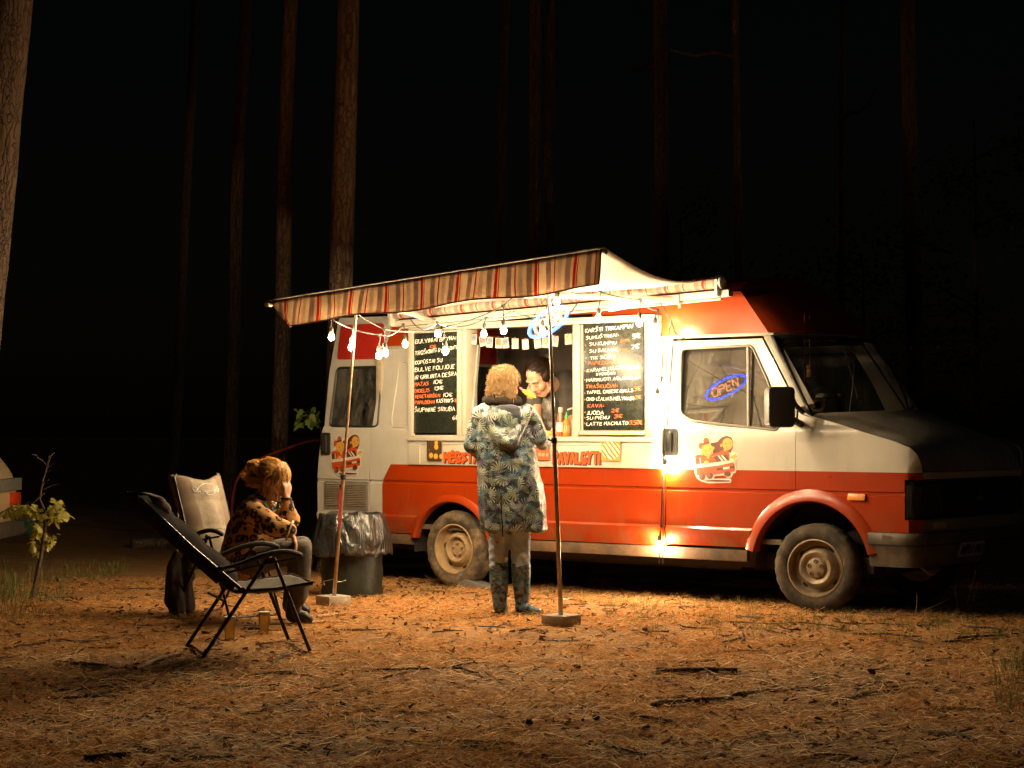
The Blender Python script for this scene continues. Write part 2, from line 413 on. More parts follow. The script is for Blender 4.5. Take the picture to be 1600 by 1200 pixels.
# grass along the van's shadow edge and weeds at the left
def blades(name, spots, label, hgt=(.05, .16), cols=((.12, .13, .03), (.2, .17, .05), (.28, .2, .08)), spread=.05, nb=(8, 22), wd=.003):
    V = []; C = []
    for (sx, sy, sc) in spots:
        for k in range(random.randint(*nb)):
            a = random.random()*2*PI; rr = spread*sc*math.sqrt(random.random()); bx, by = sx+math.cos(a)*rr, sy+math.sin(a)*rr
            bz = gz(bx, by)-.004; h = random.uniform(*hgt)*sc; lean = random.uniform(.1, .7)*h; la = a+random.uniform(-.8, .8)
            w_ = wd*random.uniform(.6, 1.3); wa = random.random()*PI; wv = Vector((math.cos(wa), math.sin(wa), 0))*w_/2
            p0 = Vector((bx, by, bz)); p1 = p0+Vector((math.cos(la)*lean*.3, math.sin(la)*lean*.3, h*.6)); p2 = p0+Vector((math.cos(la)*lean, math.sin(la)*lean, h))
            V.append([p0-wv, p0+wv, p1+wv*.8, p1-wv*.8]); V.append([p1-wv*.8, p1+wv*.8, p2+wv*.1, p2-wv*.1])
            cc = np.array(random.choice(cols))*random.uniform(.7, 1.3); C += [cc, cc]
    o = quads_mesh(name, np.array([[list(p) for p in q] for q in V]), M['blade'], None, np.array(C)); tag(o, label, None, None, 'stuff'); return o
sp_ = []
for k in range(420):
    px_ = random.uniform(940, 1600); e = 940+(px_-940)*.05
    p = onG(px_, random.gauss(e+10, 18)); sp_.append((p.x, p.y, random.uniform(.4, .9)))
for k in range(70):
    px_ = random.uniform(590, 940); p = onG(px_, random.gauss(925, 7)); sp_.append((p.x, p.y, random.uniform(.3, .7)))
blades('grass', sp_, 'thin short grass in the van shadow edge', (.03, .11), ((.13, .13, .03), (.2, .18, .05), (.3, .22, .09)))
sp_ = []
for k in range(80):
    p = onG(random.uniform(-30, 100), random.gauss(930, 22)); sp_.append((p.x, p.y, random.uniform(.5, 1.25)))
for k in range(40):
    p = onG(random.uniform(100, 200), random.gauss(895, 8)); sp_.append((p.x, p.y, random.uniform(.3, .7)))
for k in range(34):
    p = onG(random.uniform(1560, 1640), random.uniform(1040, 1120)); sp_.append((p.x, p.y, random.uniform(.5, 1.1)))
blades('weed_grass', sp_, 'tangled green weeds and tall grass at the clearing edge', (.04, .2), ((.1, .13, .03), (.16, .17, .045), (.24, .2, .07)), .12, (8, 16), .005)
# ================================================================== trees and plants
def bark_material(old=False):
    q = NT('dimmed_pine_bark' if old else 'pine_bark')
    st = q.mapping((1, 1, .28))
    v = q.n('TexVoronoi', feature='DISTANCE_TO_EDGE'); v.inputs['Scale'].default_value = 21; wp = q.n('VectorMath', operation='MULTIPLY_ADD'); nz = q.n('TexNoise'); nz.inputs['Scale'].default_value = 9; nz.inputs['Detail'].default_value = 5; q.l(q.tc(), nz.inputs['Vector']); q.l(nz.outputs['Color'], wp.inputs[0]); wp.inputs[1].default_value = (.09, .09, .2); q.l(q.mapping((1, 1, .2)), wp.inputs[2]); q.l(wp.outputs[0], v.inputs['Vector'])
    crack = q.ramp(v.outputs[0], [(.0, 0), (.12, 1)])
    n1 = q.noise(22, 7, .7, st); n2 = q.noise(5, 4, .6, st)
    c = q.ramp(n1, [(.25, (.1, .062, .04)), (.5, (.29, .19, .125)), (.75, (.48, .34, .24))])
    c = q.mix(q.math('MULTIPLY', q.ramp(n2, [(.45, 0), (.7, 1)]), .5), c, (.42, .26, .16))
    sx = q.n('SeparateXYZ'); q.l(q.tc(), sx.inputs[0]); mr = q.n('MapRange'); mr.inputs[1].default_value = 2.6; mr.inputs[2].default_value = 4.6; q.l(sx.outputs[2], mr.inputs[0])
    c = q.mix(mr.outputs[0], q.mix(.55, c, (.06, .036, .024)), q.mix(.35, c, (.62, .33, .17)))  # bark turns orange with height, which also brightens the poorly lit upper trunks
    c = q.mix(crack, q.mix(.5, c, (.03, .017, .011)), c)
    if old: c = q.mix(.55, c, (.035, .021, .014))  # this flag darkens the bark, countering the bulbs' light on the nearest trunk
    q.color(c); q.set(Roughness=.92); q.b.inputs['Specular IOR Level'].default_value = .2
    q.bump(q.math('ADD', q.math('MULTIPLY', crack, .7), n1), 1., .02)
    return q.m
M['bark'] = bark_material(); M['bark_dimmed'] = bark_material(True)
M['pine_leaf'] = pm('pine_foliage', (.035, .055, .02), .8, var=.4)
def leaf_mat(name, c):
    q = NT(name); f = q.noise(9, 3); i = q.n('ObjectInfo')
    cc = q.mix(i.outputs['Random'], tuple(x*.7 for x in c), tuple(min(1, x*1.35) for x in c)); q.color(q.mix(.35, cc, q.ramp(f, [(.3, tuple(x*.5 for x in c)), (.7, c)])))
    q.set(Roughness=.55); t = q.n('BsdfTranslucent'); t.inputs[0].default_value = (*[min(1, x*1.4) for x in c], 1); mx = q.n('MixShader'); mx.inputs[0].default_value = .35
    q.l(q.b.outputs[0], mx.inputs[1]); q.l(t.outputs[0], mx.inputs[2]); q.l(mx.outputs[0], q.out.inputs[0]); return q.m
M['oak'] = leaf_mat('oak_leaf', (.38, .34, .075)); M['green'] = leaf_mat('green_leaf', (.2, .28, .05))
# shared high crown of needle tufts
mb = MB(); rr = random.Random(3)
for k in range(420):
    th = rr.random()*2*PI; h = rr.random(); rad = (1-h*.75)*2.1*math.sqrt(rr.random()); c = Vector((math.cos(th)*rad, math.sin(th)*rad, h*4.5))
    for j in range(6):
        d = Vector((rr.gauss(0, 1), rr.gauss(0, 1), rr.gauss(.2, .6))).normalized()*rr.uniform(.15, .35); s_ = d.cross(Vector((rr.random(), rr.random(), rr.random()))).normalized()*.03
        mb.add([c-s_, c+s_, c+d], [(0, 1, 2)])
crown_me = mb.build('crown', M['pine_leaf'], None, None, fix=False); CROWN = crown_me.data; bpy.data.objects.remove(crown_me)
def pine(px_top, px_ref, py_ref, D, wpx, label, detail=20, Ht=15., limbs=0, seed=0, group='pine trunks around the clearing'):
    """trunk passing photo columns px_top at the frame's top and px_ref at row py_ref, D metres away"""
    a = onD(px_top, 0, D); b = onD(px_ref, py_ref, D); t = (b-a)/(b.z-a.z)
    x0, y0 = (b-t*(b.z-0)).x, (b-t*(b.z-0)).y; z0 = gz(x0, y0); base = Vector((x0, y0, z0-.05)); r0 = wpx*D/FPX/2
    root = empty('pine_tree', base, label, 'tree', group)
    mb = MB(); n = detail; zs = np.concatenate([[0, .12, .3], np.arange(.55, Ht, .35 if detail > 30 else .8)])
    prof = []
    for z in zs:
        fl = 1+.45*math.exp(-z/.22)
        prof.append((r0*fl*(1.12-.5*z/Ht), z))
    vs = []; k = len(prof)
    for r, z in prof:
        ctr = Vector((t.x*z, t.y*z, z)) + Vector((noise.noise((z*.3, seed, 0)), noise.noise((z*.3, seed, 5)), 0))*.04
        for j in range(n):
            an = 2*PI*j/n; d = Vector((math.cos(an), math.sin(an), 0)); q = r*(1+.05*noise.noise((d.x*2+seed, d.y*2, z*.8))+(.05 if detail > 30 else .02)*noise.noise((d.x*7+seed, d.y*7, z*2.6)))
            vs.append(ctr+d*q)
    mb.add(vs, [(i*n+j, i*n+(j+1) % n, (i+1)*n+(j+1) % n, (i+1)*n+j) for i in range(k-1) for j in range(n)])
    mb.build('trunk', M['bark_dimmed'] if detail > 50 else M['bark'], root, 180)
    c = bpy.data.objects.new('crown', CROWN); col.objects.link(c); c.parent = root; c.location = (t.x*(Ht-2), t.y*(Ht-2), Ht-2.5); c.rotation_euler.z = seed
    for i in range(limbs):
        z = 5.4+i*1.15; an = seed+i*2.2; s0 = Vector((t.x*z, t.y*z, z)); L = .9+.5*math.sin(i*3)
        pts = [s0+Vector((math.cos(an)*L*q, math.sin(an)*L*q, .35*q*q-.1*q+.05*math.sin(7*q+i))) for q in (0, .25, .5, .75, 1)]
        m2 = MB(); m2.tube(pts, [.03, .024, .018, .012, .006], 6); m2.build('dead_branch', M['bark'], root, 60)
    return root
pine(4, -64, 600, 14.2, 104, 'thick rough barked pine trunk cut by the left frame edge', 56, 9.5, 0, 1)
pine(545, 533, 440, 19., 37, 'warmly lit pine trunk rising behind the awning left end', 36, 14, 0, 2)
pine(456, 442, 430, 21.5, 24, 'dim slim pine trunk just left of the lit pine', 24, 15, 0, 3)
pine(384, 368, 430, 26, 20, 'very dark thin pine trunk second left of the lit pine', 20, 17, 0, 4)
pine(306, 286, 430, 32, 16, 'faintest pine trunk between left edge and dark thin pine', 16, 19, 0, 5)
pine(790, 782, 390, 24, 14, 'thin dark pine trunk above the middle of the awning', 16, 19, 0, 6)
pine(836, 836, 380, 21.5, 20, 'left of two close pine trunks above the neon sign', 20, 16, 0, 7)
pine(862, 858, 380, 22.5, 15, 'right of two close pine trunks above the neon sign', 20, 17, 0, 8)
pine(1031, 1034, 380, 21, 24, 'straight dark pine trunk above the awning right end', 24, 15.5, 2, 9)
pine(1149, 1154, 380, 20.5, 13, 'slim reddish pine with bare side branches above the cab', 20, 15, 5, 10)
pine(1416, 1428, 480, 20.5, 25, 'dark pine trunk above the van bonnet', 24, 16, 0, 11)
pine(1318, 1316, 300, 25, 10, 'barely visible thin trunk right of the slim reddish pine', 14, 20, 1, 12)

def leaf_shape(kind):
    mb = MB()
    if kind == 'oak': half = [(0, .004), (.12, .05), (.2, .16), (.3, .1), (.42, .26), (.52, .15), (.64, .3), (.74, .16), (.86, .2), (1., .0)]
    else: half = [(0, .01), (.1, .14), (.2, .36), (.32, .22), (.48, .44), (.58, .2), (.75, .24), (1., .0)]
    vs = []; fs = []
    for i, (t, wd) in enumerate(half):
        z = -.18*t*t; vs += [(t, 0, z), (t-.05*(wd > .12), wd, z+.12*wd-.35*wd*wd), (t-.05*(wd > .12), -wd, z+.12*wd-.35*wd*wd)]
    for i in range(len(half)-1):
        a, b = 3*i, 3*i+3; fs += [(a, b, b+1, a+1), (a, a+2, b+2, b)]
    mb.add(vs, fs); o = mb.build('leaf', M[kind if kind == 'oak' else 'green'], None, 180, fix=False); me = o.data; bpy.data.objects.remove(o); return me
OAK = leaf_shape('oak'); MAPLE = leaf_shape('maple')
def put_leaf(me, p, d, size, parent, roll=0.):
    o = bpy.data.objects.new('leaf', me); col.objects.link(o); o.parent = parent
    X = Vector(d).normalized(); Z = Vector((random.gauss(0, .5), random.gauss(-.6, .3), 1)).normalized(); Y = Z.cross(X).normalized(); Z = X.cross(Y)
    m = Matrix((X, Y, Z)).transposed().to_4x4(); o.matrix_local = Matrix.Translation(p) @ m @ Matrix.Diagonal((size, size, size, 1)); return o
# oak sapling at the left
b = onG(49, 938); Ds = depth(b); root = empty('oak_sapling', b, 'small crooked oak sapling with yellow green leaves and bare top', 'sapling')
def sl(px, py, dd=0.): return onD(px, py, Ds+dd)-b
mb = MB(); mb.tube([sl(48, 942), sl(55, 912), sl(64, 870), sl(70, 830), sl(71, 800), sl(62, 780), sl(67, 750), sl(74, 728), sl(77, 712)], [.021, .018, .016, .014, .011, .009, .008, .006, .003], 8)
for a, c_ in (((74, 728), (58, 715)), ((76, 722), (85, 707)), ((75, 730), (87, 723)), ((72, 738), (88, 736)), ((66, 760), (76, 750)), ((68, 765), (95, 756)), ((70, 770), (52, 786)), ((60, 716), (50, 710))):
    m_ = ((a[0]+c_[0])/2+random.uniform(-2, 2), (a[1]+c_[1])/2-2); mb.tube([sl(*a), sl(*m_), sl(*c_, random.uniform(-.1, .1))], [.005, .004, .0022], 5)
brs = (((70, 808), (45, 790)), ((70, 806), (20, 792)), ((45, 792), (2, 800)), ((71, 805), (92, 785)), ((72, 815), (98, 800)), ((68, 850), (52, 815)), ((67, 860), (82, 838)), ((66, 868), (50, 852)))
for a, c_ in brs:
    m_ = ((a[0]+c_[0])/2, (a[1]+c_[1])/2-3); mb.tube([sl(*a), sl(*m_, .03), sl(*c_, random.uniform(-.15, .15))], [.006, .005, .003], 5)
mb.build('trunk', M['twig'], root, 60)
for k in range(320):
    a, c_ = brs[k % 8]; t = random.uniform(.35, 1.05); p = sl(a[0]+(c_[0]-a[0])*t+random.gauss(0, 3), a[1]+(c_[1]-a[1])*t+random.gauss(0, 3), random.uniform(-.14, .14))
    d = RV*random.gauss(0, 1)+Vector((0, 0, random.gauss(-.7, .5)))-FV*random.gauss(.1, .5); put_leaf(OAK, p, d, random.uniform(.045, .1) if k % 8 < 6 else random.uniform(.03, .06), root)
# leafy twig of a young maple behind the rear door
b = Vector((onD(482, 667, 19).x, onD(482, 667, 19).y, 0)); b.z = gz(b.x, b.y); root = empty('young_maple', b, 'young maple with green leaves behind the open rear door', 'sapling')
def sm_(px, py, dd=0.): return onD(px, py, 19+dd)-b
mb = MB(); mb.tube([Vector((0, 0, -.05)), sm_(512, 780), sm_(508, 700), sm_(498, 660), sm_(480, 642)], [.012, .01, .008, .006, .003], 6)
mb.tube([sm_(500, 665), sm_(480, 655), sm_(465, 656)], [.005, .004, .002], 5); mb.build('trunk', M['twig'], root, 60)
for k in range(26):
    p = sm_(random.gauss(482, 9), random.gauss(650, 7), random.uniform(-.15, .1)); put_leaf(MAPLE, p, RV*random.gauss(-.4, .8)+Vector((0, 0, random.gauss(-.6, .5)))-FV*.3, random.uniform(.07, .14), root)
# dim understorey behind the van on the right
def bush(px, py, D, rx, rz, n, label, seed):
    rr = random.Random(seed); b = Vector((onD(px, 667, D).x, onD(px, 667, D).y, 0)); b.z = gz(b.x, b.y)
    root = empty('understorey_tree', b, label, 'tree', 'dark young trees behind the van'); top = onD(px, py, D).z-b.z
    mb = MB(); mb.tube([(0, 0, -.05), (.05, 0, top*.4), (0, .08, top*.75), (.03, 0, top)], [.04, .03, .018, .006], 6)
    ends = []
    for k in range(14):
        z = top*rr.uniform(.25, .97); an = rr.random()*2*PI; L = rx*rr.uniform(.4, 1)*(1.15-z/top*.6); e = Vector((math.cos(an)*L, math.sin(an)*L, z+L*.3)); ends.append((Vector((0, 0, z)), e)); mb.tube([(0, 0, z), Vector((0, 0, z)).lerp(e, .5)+Vector((0, 0, .06)), e], [.012, .008, .003], 4)
    mb.build('trunk', M['twig'], root, 60); V = []; C = []
    for k in range(n):
        a, e = rr.choice(ends); p = a.lerp(e, rr.uniform(.35, 1.1))+Vector((rr.gauss(0, .16), rr.gauss(0, .16), rr.gauss(0, .16)))
        d = Vector((rr.gauss(0, 1), rr.gauss(0, 1), rr.gauss(-.4, .6))).normalized()*rr.uniform(.04, .09); s_ = d.cross(Vector((rr.random()-.5, rr.random()-.5, 1))).normalized()*d.length*.35
        V.append([p, p+d*.5+s_, p+d, p+d*.5-s_]); cc = np.array((.06, .085, .025))*rr.uniform(.6, 1.5); C.append(cc)
    quads_mesh('crown', np.array([[list(v) for v in q] for q in V]), M['blade'], root, np.array(C))
bush(1060, 330, 20, .8, 1, 1500, 'dim young tree showing above the awning right corner', 11)
bush(1520, 180, 18, 1.3, 1, 2600, 'large dim leafy young tree at the right edge', 12)
bush(1250, 420, 20.5, .9, 1, 1400, 'small dark young tree behind the van cab roof', 13)
bush(1345, 400, 21, 1.0, 1, 1400, 'dark young tree behind the bonnet pine trunk', 14)
# ================================================================== the food van
WB = 3.65; VW = 1.88
_Z = [.30, .455, .50, .585, .605, .622, .900, .908, .926, .934, 1.38, 1.405, 1.43, 2.10, 2.16, 2.50]
_Y = [.04, .028, .010, -.012, -.014, .002, .000, .011, .011, .000, .000, .006, .028, .112, .120, .165]
def ys(z): return float(np.interp(z, _Z, _Y))
ZL = _Z[1:]
def plan(u):
    if u <= .80: return u, 0., 0., -1.
    th = (u-.80)/.11
    if th <= PI/2: return .80+.11*math.sin(th), .11-.11*math.cos(th), math.sin(th), -math.cos(th)
    y = .11+(u-UF); return .91+.025*math.sin(PI*(y-.11)/(VW-.22)), y, 1., 0.
UF = .80+.11*PI/2; UE = UF+VW-.22
def P(u, z, out=0.):
    x, y, nx, ny = plan(u); k = out-ys(z); return Vector((x+nx*k, y+ny*k, z))
def SP(px, py, out=0.):
    Y = 0.
    for _ in range(6):
        p = onY(px, py, Y); Y = ys(p.z)-out
    return p.x, p.z
def spl(pts, out=0.): return [SP(a, b, out) for a, b in pts]

def paint_two_tone():
    q = NT('van_paint_two_tone'); sx = q.n('SeparateXYZ'); q.l(q.tc(), sx.inputs[0]); X, Z = sx.outputs[0], sx.outputs[2]
    zb = q.math('LESS_THAN', Z, 1.078)
    edge = q.math('ADD', -4.49, q.math('MULTIPLY', q.math('MAXIMUM', q.math('SUBTRACT', Z, .92), 0), .66))
    f = q.math('MULTIPLY', zb, q.math('GREATER_THAN', X, edge))
    wh = q.ramp(q.noise(2.2, 6, .6), [(.3, (.335, .312, .268)), (.7, (.40, .378, .335))]); orr = q.ramp(q.noise(1.5, 4), [(.3, (.235, .0215, .0016)), (.7, (.28, .028, .002))])
    c = q.mix(f, wh, orr)
    # road dirt thrown up along the lower body, streaky
    low = q.n('MapRange'); low.inputs[1].default_value = .85; low.inputs[2].default_value = .42; q.l(Z, low.inputs[0])
    d = q.ramp(q.noise(7, 8, .72, q.mapping((1, 1, .5))), [(.42, 0), (.66, 1)])
    c = q.mix(q.math('MULTIPLY', q.math('MULTIPLY', d, low.outputs[0]), .6), c, (.14, .10, .05))
    run = q.ramp(q.noise(26, 4, .6, q.mapping((1, 1, .06))), [(.60, 0), (.72, 1)]); c = q.mix(q.math('MULTIPLY', run, .14), c, (.2, .12, .05))
    q.color(c); q.set(Roughness=q.ramp(q.noise(9, 6), [(.3, .27), (.75, .34)])); q.b.inputs['Specular IOR Level'].default_value = .35; q.b.inputs['Coat Weight'].default_value = .12; q.b.inputs['Coat Roughness'].default_value = .12
    q.bump(q.noise(2.2, 2), .12, .02)
    return q.m
M['paint'] = paint_two_tone()
M['white'] = pm('white_van_paint', (.42, .395, .345), .32, var=.1, scale=2.5, dirt=(.34, .27, .17), dirt_amt=.35, dscale=4, coat=.2)
M['frame'] = pm('white_frame', (.40, .37, .315), .4, var=.08, scale=4, dirt=(.45, .33, .16), dirt_amt=.35, dscale=5)
M['orange'] = pm('orange_roof_paint', (.29, .034, .003), .3, var=.15, scale=2, coat=.2)
M['redpanel'] = pm('red_panel', (.36, .018, .010), .45, var=.15)
M['rubber'] = pm('black_rubber', (.014, .013, .012), .6, var=.3)
M['plastic'] = pm('black_plastic', (.022, .02, .018), .42, var=.3, bump=.15, bscale=90)
M['bumper'] = pm('weathered_bumper', (.05, .043, .035), .6, var=.35, dirt=(.13, .09, .05), dirt_amt=.7, dscale=6)
M['chassis'] = pm('chassis', (.025, .018, .013), .8, var=.4)
M['sill'] = pm('rusty_sill', (.09, .06, .035), .8, var=.5, scale=8, dirt=(.22, .1, .04), dirt_amt=.6, dscale=5, bump=.3)
M['tyre'] = pm('tyre_rubber', (.026, .022, .018), .85, var=.3, dirt=(.17, .115, .06), dirt_amt=.5, dscale=7, bump=.3, bscale=60)
M['tyre_mud'] = pm('muddy_tyre', (.06, .045, .03), .9, var=.4, dirt=(.27, .18, .09), dirt_amt=.85, dscale=6, bump=.5, bscale=50)
M['rim_mud'] = pm('mud_coated_steel', (.36, .245, .125), .8, var=.3, scale=9, dirt=(.17, .1, .045), dirt_amt=.6, dscale=8, bump=.35, bscale=45)
M['rim'] = pm('tarnished_steel_wheel', (.34, .27, .19), .5, .35, var=.25, scale=8, dirt=(.12, .075, .04), dirt_amt=.6, dscale=9, bump=.2)
M['steel'] = pm('galvanised_steel', (.5, .47, .42), .34, .9, var=.2, scale=20)
M['chrome'] = pm('chrome', (.7, .68, .62), .18, 1., var=.1)
M['glass'] = thin_glass('van_window', (.5, .5, .47), .16); M['glass_dark'] = thin_glass('tinted_rear_window', (.10, .09, .075), .38); M['screen'] = thin_glass('windscreen', (.72, .74, .72), .05)
M['lens'] = thin_glass('headlamp_lens', (.55, .53, .5), .2)
M['amber'] = pm('amber_lens', (.6, .2, .015), .25, var=.1)
M['grey_trim'] = pm('grey_trim', (.17, .155, .13), .55, var=.2)
M['liner'] = pm('interior_lining', (.11, .085, .065), .7, var=.3, scale=3)
M['liner_beige'] = pm('beige_interior_panel', (.34, .28, .2), .6, var=.2)
M['counter'] = pm('steel_counter', (.55, .5, .42), .35, .6, var=.15)
M['mirror'] = pm('mirror_glass', (.8, .8, .8), .03, 1., var=0.)

van = empty('food_van', (0, 0, 0), 'old orange and white food van with serving hatch open', 'food van')
def arch(cx, r, a0, a1, n=22, cz=.335, rz=None):
    rz = rz or r; return [(cx+r*math.cos(R(a)), cz+rz*math.sin(R(a))) for a in np.linspace(a0, a1, n)]
# rear and middle side wall with wheel arch and the hatch opening
ax = -WB; ra, rzz = .50, .475
a_lo = math.degrees(math.asin((.455-.335)/rzz))
out = [(-4.645, .455), (-4.645, 1.39), (-4.565, 2.145), (-3.44, 2.145), (-3.44, 1.30), (-2.24, 1.30), (-2.24, 2.145), (-1.36, 2.145), (-1.36, .455)]
out += [(ax+ra*math.cos(R(a)), .335+rzz*math.sin(R(a))) for a in np.linspace(a_lo, 180-a_lo, 26)]
body = panel('body_side', out, [], lambda u, z, o: P(u, z, o), .03, M['paint'], van, .2, ZL)
# a pressed recess line behind the hatch
mb = MB(); pts = spl([(634, 566), (624, 566), (620, 600), (612, 655), (613, 667), (634, 668)], .002); mb.tube([P(x, z, .002) for x, z in pts], .006, 6); mb.build('pressed_rib', M['paint'], van, 60)
# front door
ao = .60
door = [(-1.345, .47), (-1.345, 2.115), (-.505, 2.115), (-.138, 1.56), (-.138, .93)]
th0 = math.degrees(math.acos(-.138/ao)); th1 = 180-math.degrees(math.asin((.47-.335)/ao))
door += [(ao*math.cos(R(a)), .335+ao*math.sin(R(a))) for a in np.linspace(th0+.5, th1, 14)]
win = rounded(spl([(1065, 545), (1172, 540), (1177, 544), (1199, 592), (1217, 645), (1217, 673), (1080, 658), (1063, 646)]), .05, 4)
dr = panel('door', door, [win], lambda u, z, o: P(u, z, o), .035, M['paint'], van, .2, ZL); tag(dr, 'cab door with round cornered window and sticker')
dglass = panel('window', win, [], lambda u, z, o: P(u, z, o-.012-.06*(z-1.47)), .005, M['glass'], dr, .3)
mb = MB(); mb.tube([P(x, z, .001) for x, z in win], .011, 6, closed=True)
a, b = SP(1168.5, 541), SP(1168.5, 670); mb.tube([P(a[0], a[1]-.01, -.003), P(b[0], b[1]+.01, -.003)], .012, 6); mb.build('window_rubber', M['grey_trim'], dr, 60)
# dark panel gaps
mb = MB(); mb.tube([P(-1.352, .46, -.012), P(-1.352, 2.13, -.012)], .008, 4); mb.tube([P(-.136, .93, -.002), P(-.136, 1.56, -.002)], .006, 4); mb.tube([P(-.5, 2.118, -.004), P(-.134, 1.565, -.004)], .006, 4); mb.build('door_seal', M['rubber'], van, 60)
# door handle
def handle(px0, py0, px1, py1, parent, fn=P):
    (x0, z1), (x1, z0) = SP(px0, py0), SP(px1, py1); cx, cz, hw, hh = (x0+x1)/2, (z0+z1)/2, (x1-x0)/2, (z1-z0)/2
    mb = MB(); mb.prism(rounded([(cx-hw, cz-hh), (cx+hw, cz-hh), (cx+hw, cz+hh), (cx-hw, cz+hh)], .02), lambda a, b, t: fn(a, b, t), -.01, .008)
    h = mb.build('handle', M['plastic'], parent, 40)
    mb = MB(); mb.box(fn(cx-hw*.05, cz, .014), (hw*.8, .016, hh*1.5)); mb.build('lever', M['plastic'], h, 40, .004)
    mb = MB(); mb.lathe([(.009, 0), (.009, .006), (.0, .007)], fn(cx, cz+hh*.72, .008), (0, -1, 0), 12); mb.build('lock', M['chrome'], h)
    return h
handle(1036, 670, 1059, 712, dr)
# pillar panel between door and windscreen
mb = MB()
def pil(t, k):
    a = Vector((-.495, 2.135)).lerp(Vector((-.125, 1.57)), t); wv = Vector((.075+.02*t, .03)); p = a+wv*k; q = P(p.x, p.y, 0); q.y += .05*k*k; return q
mb.grid(lambda t, k: pil(t, k), 10, 5); mb.build('windscreen_pillar', M['white'], van, 180, fix=False)
# front wing
wing = [(-.134, .925), (-.134, 1.562), (-.02, 1.50), (.174, 1.452), (.45, 1.380), (.716, 1.308), (.84, 1.262), (.89, 1.215), (.925, 1.14), (.935, 1.084), (.935, 1.024), (.795, 1.024), (.795, .727), (.95, .727), (.95, .632), (.53, .632)]
t2 = math.degrees(math.asin((.632-.335)/ao)); wing += [(ao*math.cos(R(a)), .335+ao*math.sin(R(a))) for a in np.linspace(t2, th0-.3, 16)]
wg = panel('wing', wing, [], lambda u, z, o: P(u, z, o), .02, M['paint'], van, .12, ZL)
# wheel arch flares
def flare(cx, r1, r2, a0, a1, proud, name='wheel_arch', parent=van, n=30, rz=None):
    mb = MB(); secs = [(r1-.0, -.05), (r1, .006), (r1+.012, proud), (r1+(r2-r1)*.55, proud*.9), (r2, .0), (r2, -.02)]
    for sgn in (0,):
        vs = []
        for a in np.linspace(a0, a1, n):
            for r, o in secs:
                k = 1 if rz is None else rz; x, z = cx+r*math.cos(R(a)), .335+r*k*math.sin(R(a)); vs.append(P(x, z, o+ys(z)))
        m = len(secs); mb.add(vs, [(i*m+j, (i+1)*m+j, (i+1)*m+j+1, i*m+j+1) for i in range(n-1) for j in range(m-1)])
    return mb.build(name, M['paint'], parent, 35)
flare(0, .505, .605, 14, 168, .03); flare(ax, .43, .505, 12, 168, .026, rz=.96)
# gutter
mb = MB(); mb.tube([P(x, 2.148, .012) for x in (-4.57, -4.2, -3.6)], .014, 6); mb.tube([P(x, 2.148, .012) for x in (-1.60, -1.0, -.5)]+[P(-.42, 2.147, -.03)], .014, 6); mb.build('rain_gutter', M['white'], van, 60)
# high roof
rs = [(-4.56, 2.16), (-4.44, 2.50), (-.735, 2.50), (-.45, 2.16), (-2.2, 2.16), (-2.2, 2.375), (-3.46, 2.375), (-3.46, 2.16)]
panel('roof_side', rs, [], lambda u, z, o: P(u, z, o), .025, M['orange'], van, .2, ZL)
mb = MB()
def roof(i, j):
    y = .165+(VW-.33)*j; z = 2.499+.16*math.sin(PI*j)**.6 if 0 < j < 1 else 2.499
    xf = -.735-.12*math.sin(PI*j)**.5*.6; return Vector((-4.44+(xf+4.44)*i, y, z))
mb.grid(roof, 8, 17)
def rfront(i, j):
    t = math.sin(PI*j)**.5 if 0 < j < 1 else 0; top = roof(1, j); yb = .12+(VW-.24)*j; bot = Vector((-.45+.22*t, yb, 2.16)); p = bot.lerp(top, i); p.x += .04*math.sin(PI*i)*t; return p
mb.grid(rfront, 7, 17); mb.grid(lambda i, j: Vector((-4.56+.12*i, .12+.045*i+(VW-.24-.09*i)*j, 2.16+.339*i)), 2, 5)
mb.build('roof', M['orange'], van, 40, fix=False)
# windscreen with black rubber, header strip and cowl
def ws(i, j):
    t = math.sin(PI*j)**.7 if 0 < j < 1 else 0.; top = Vector((-.42+.24*t, .13+(VW-.26)*j, 2.13)); bot = Vector((-.03+.36*t, .06+(VW-.12)*j, 1.50-.06*t)); p = top.lerp(bot, i); p.x += .03*math.sin(PI*i)*t; return p
mb = MB(); mb.grid(ws, 10, 21); scr = mb.build('windscreen', M['screen'], van, 180, fix=False)
edge = [ws(i, 0) for i in np.linspace(0, 1, 10)]+[ws(1, j) for j in np.linspace(.03, 1, 20)]+[ws(i, 1) for i in np.linspace(.9, 0, 9)]+[ws(0, j) for j in np.linspace(.97, .03, 18)]
mb = MB(); mb.tube(edge, .018, 6, closed=True); mb.build('rubber_seal', M['rubber'], scr, 60)
mb = MB(); mb.grid(lambda i, j: ws(0, j)+Vector((-.06*(1-i)-.0, 0, .035*(1-i)+.004)), 2, 17); mb.build('header_strip', M['white'], van, 180, fix=False)
for k, (j0, j1) in enumerate(((.12, .42), (.5, .85))):
    mb = MB(); a, c2 = ws(1, j0)+Vector((.03, 0, .02)), ws(.35, j1-.1)+Vector((.03, 0, .02)); mb.tube([a, a.lerp(c2, .5)+Vector((.01, 0, .015)), c2], .007, 5); b2 = ws(.15, j1-.08)+Vector((.025, 0, .012)); mb.tube([ws(.75, j0+.1)+Vector((.025, 0, .012)), b2], .006, 5); mb.build('wiper', M['plastic'], scr, 60)
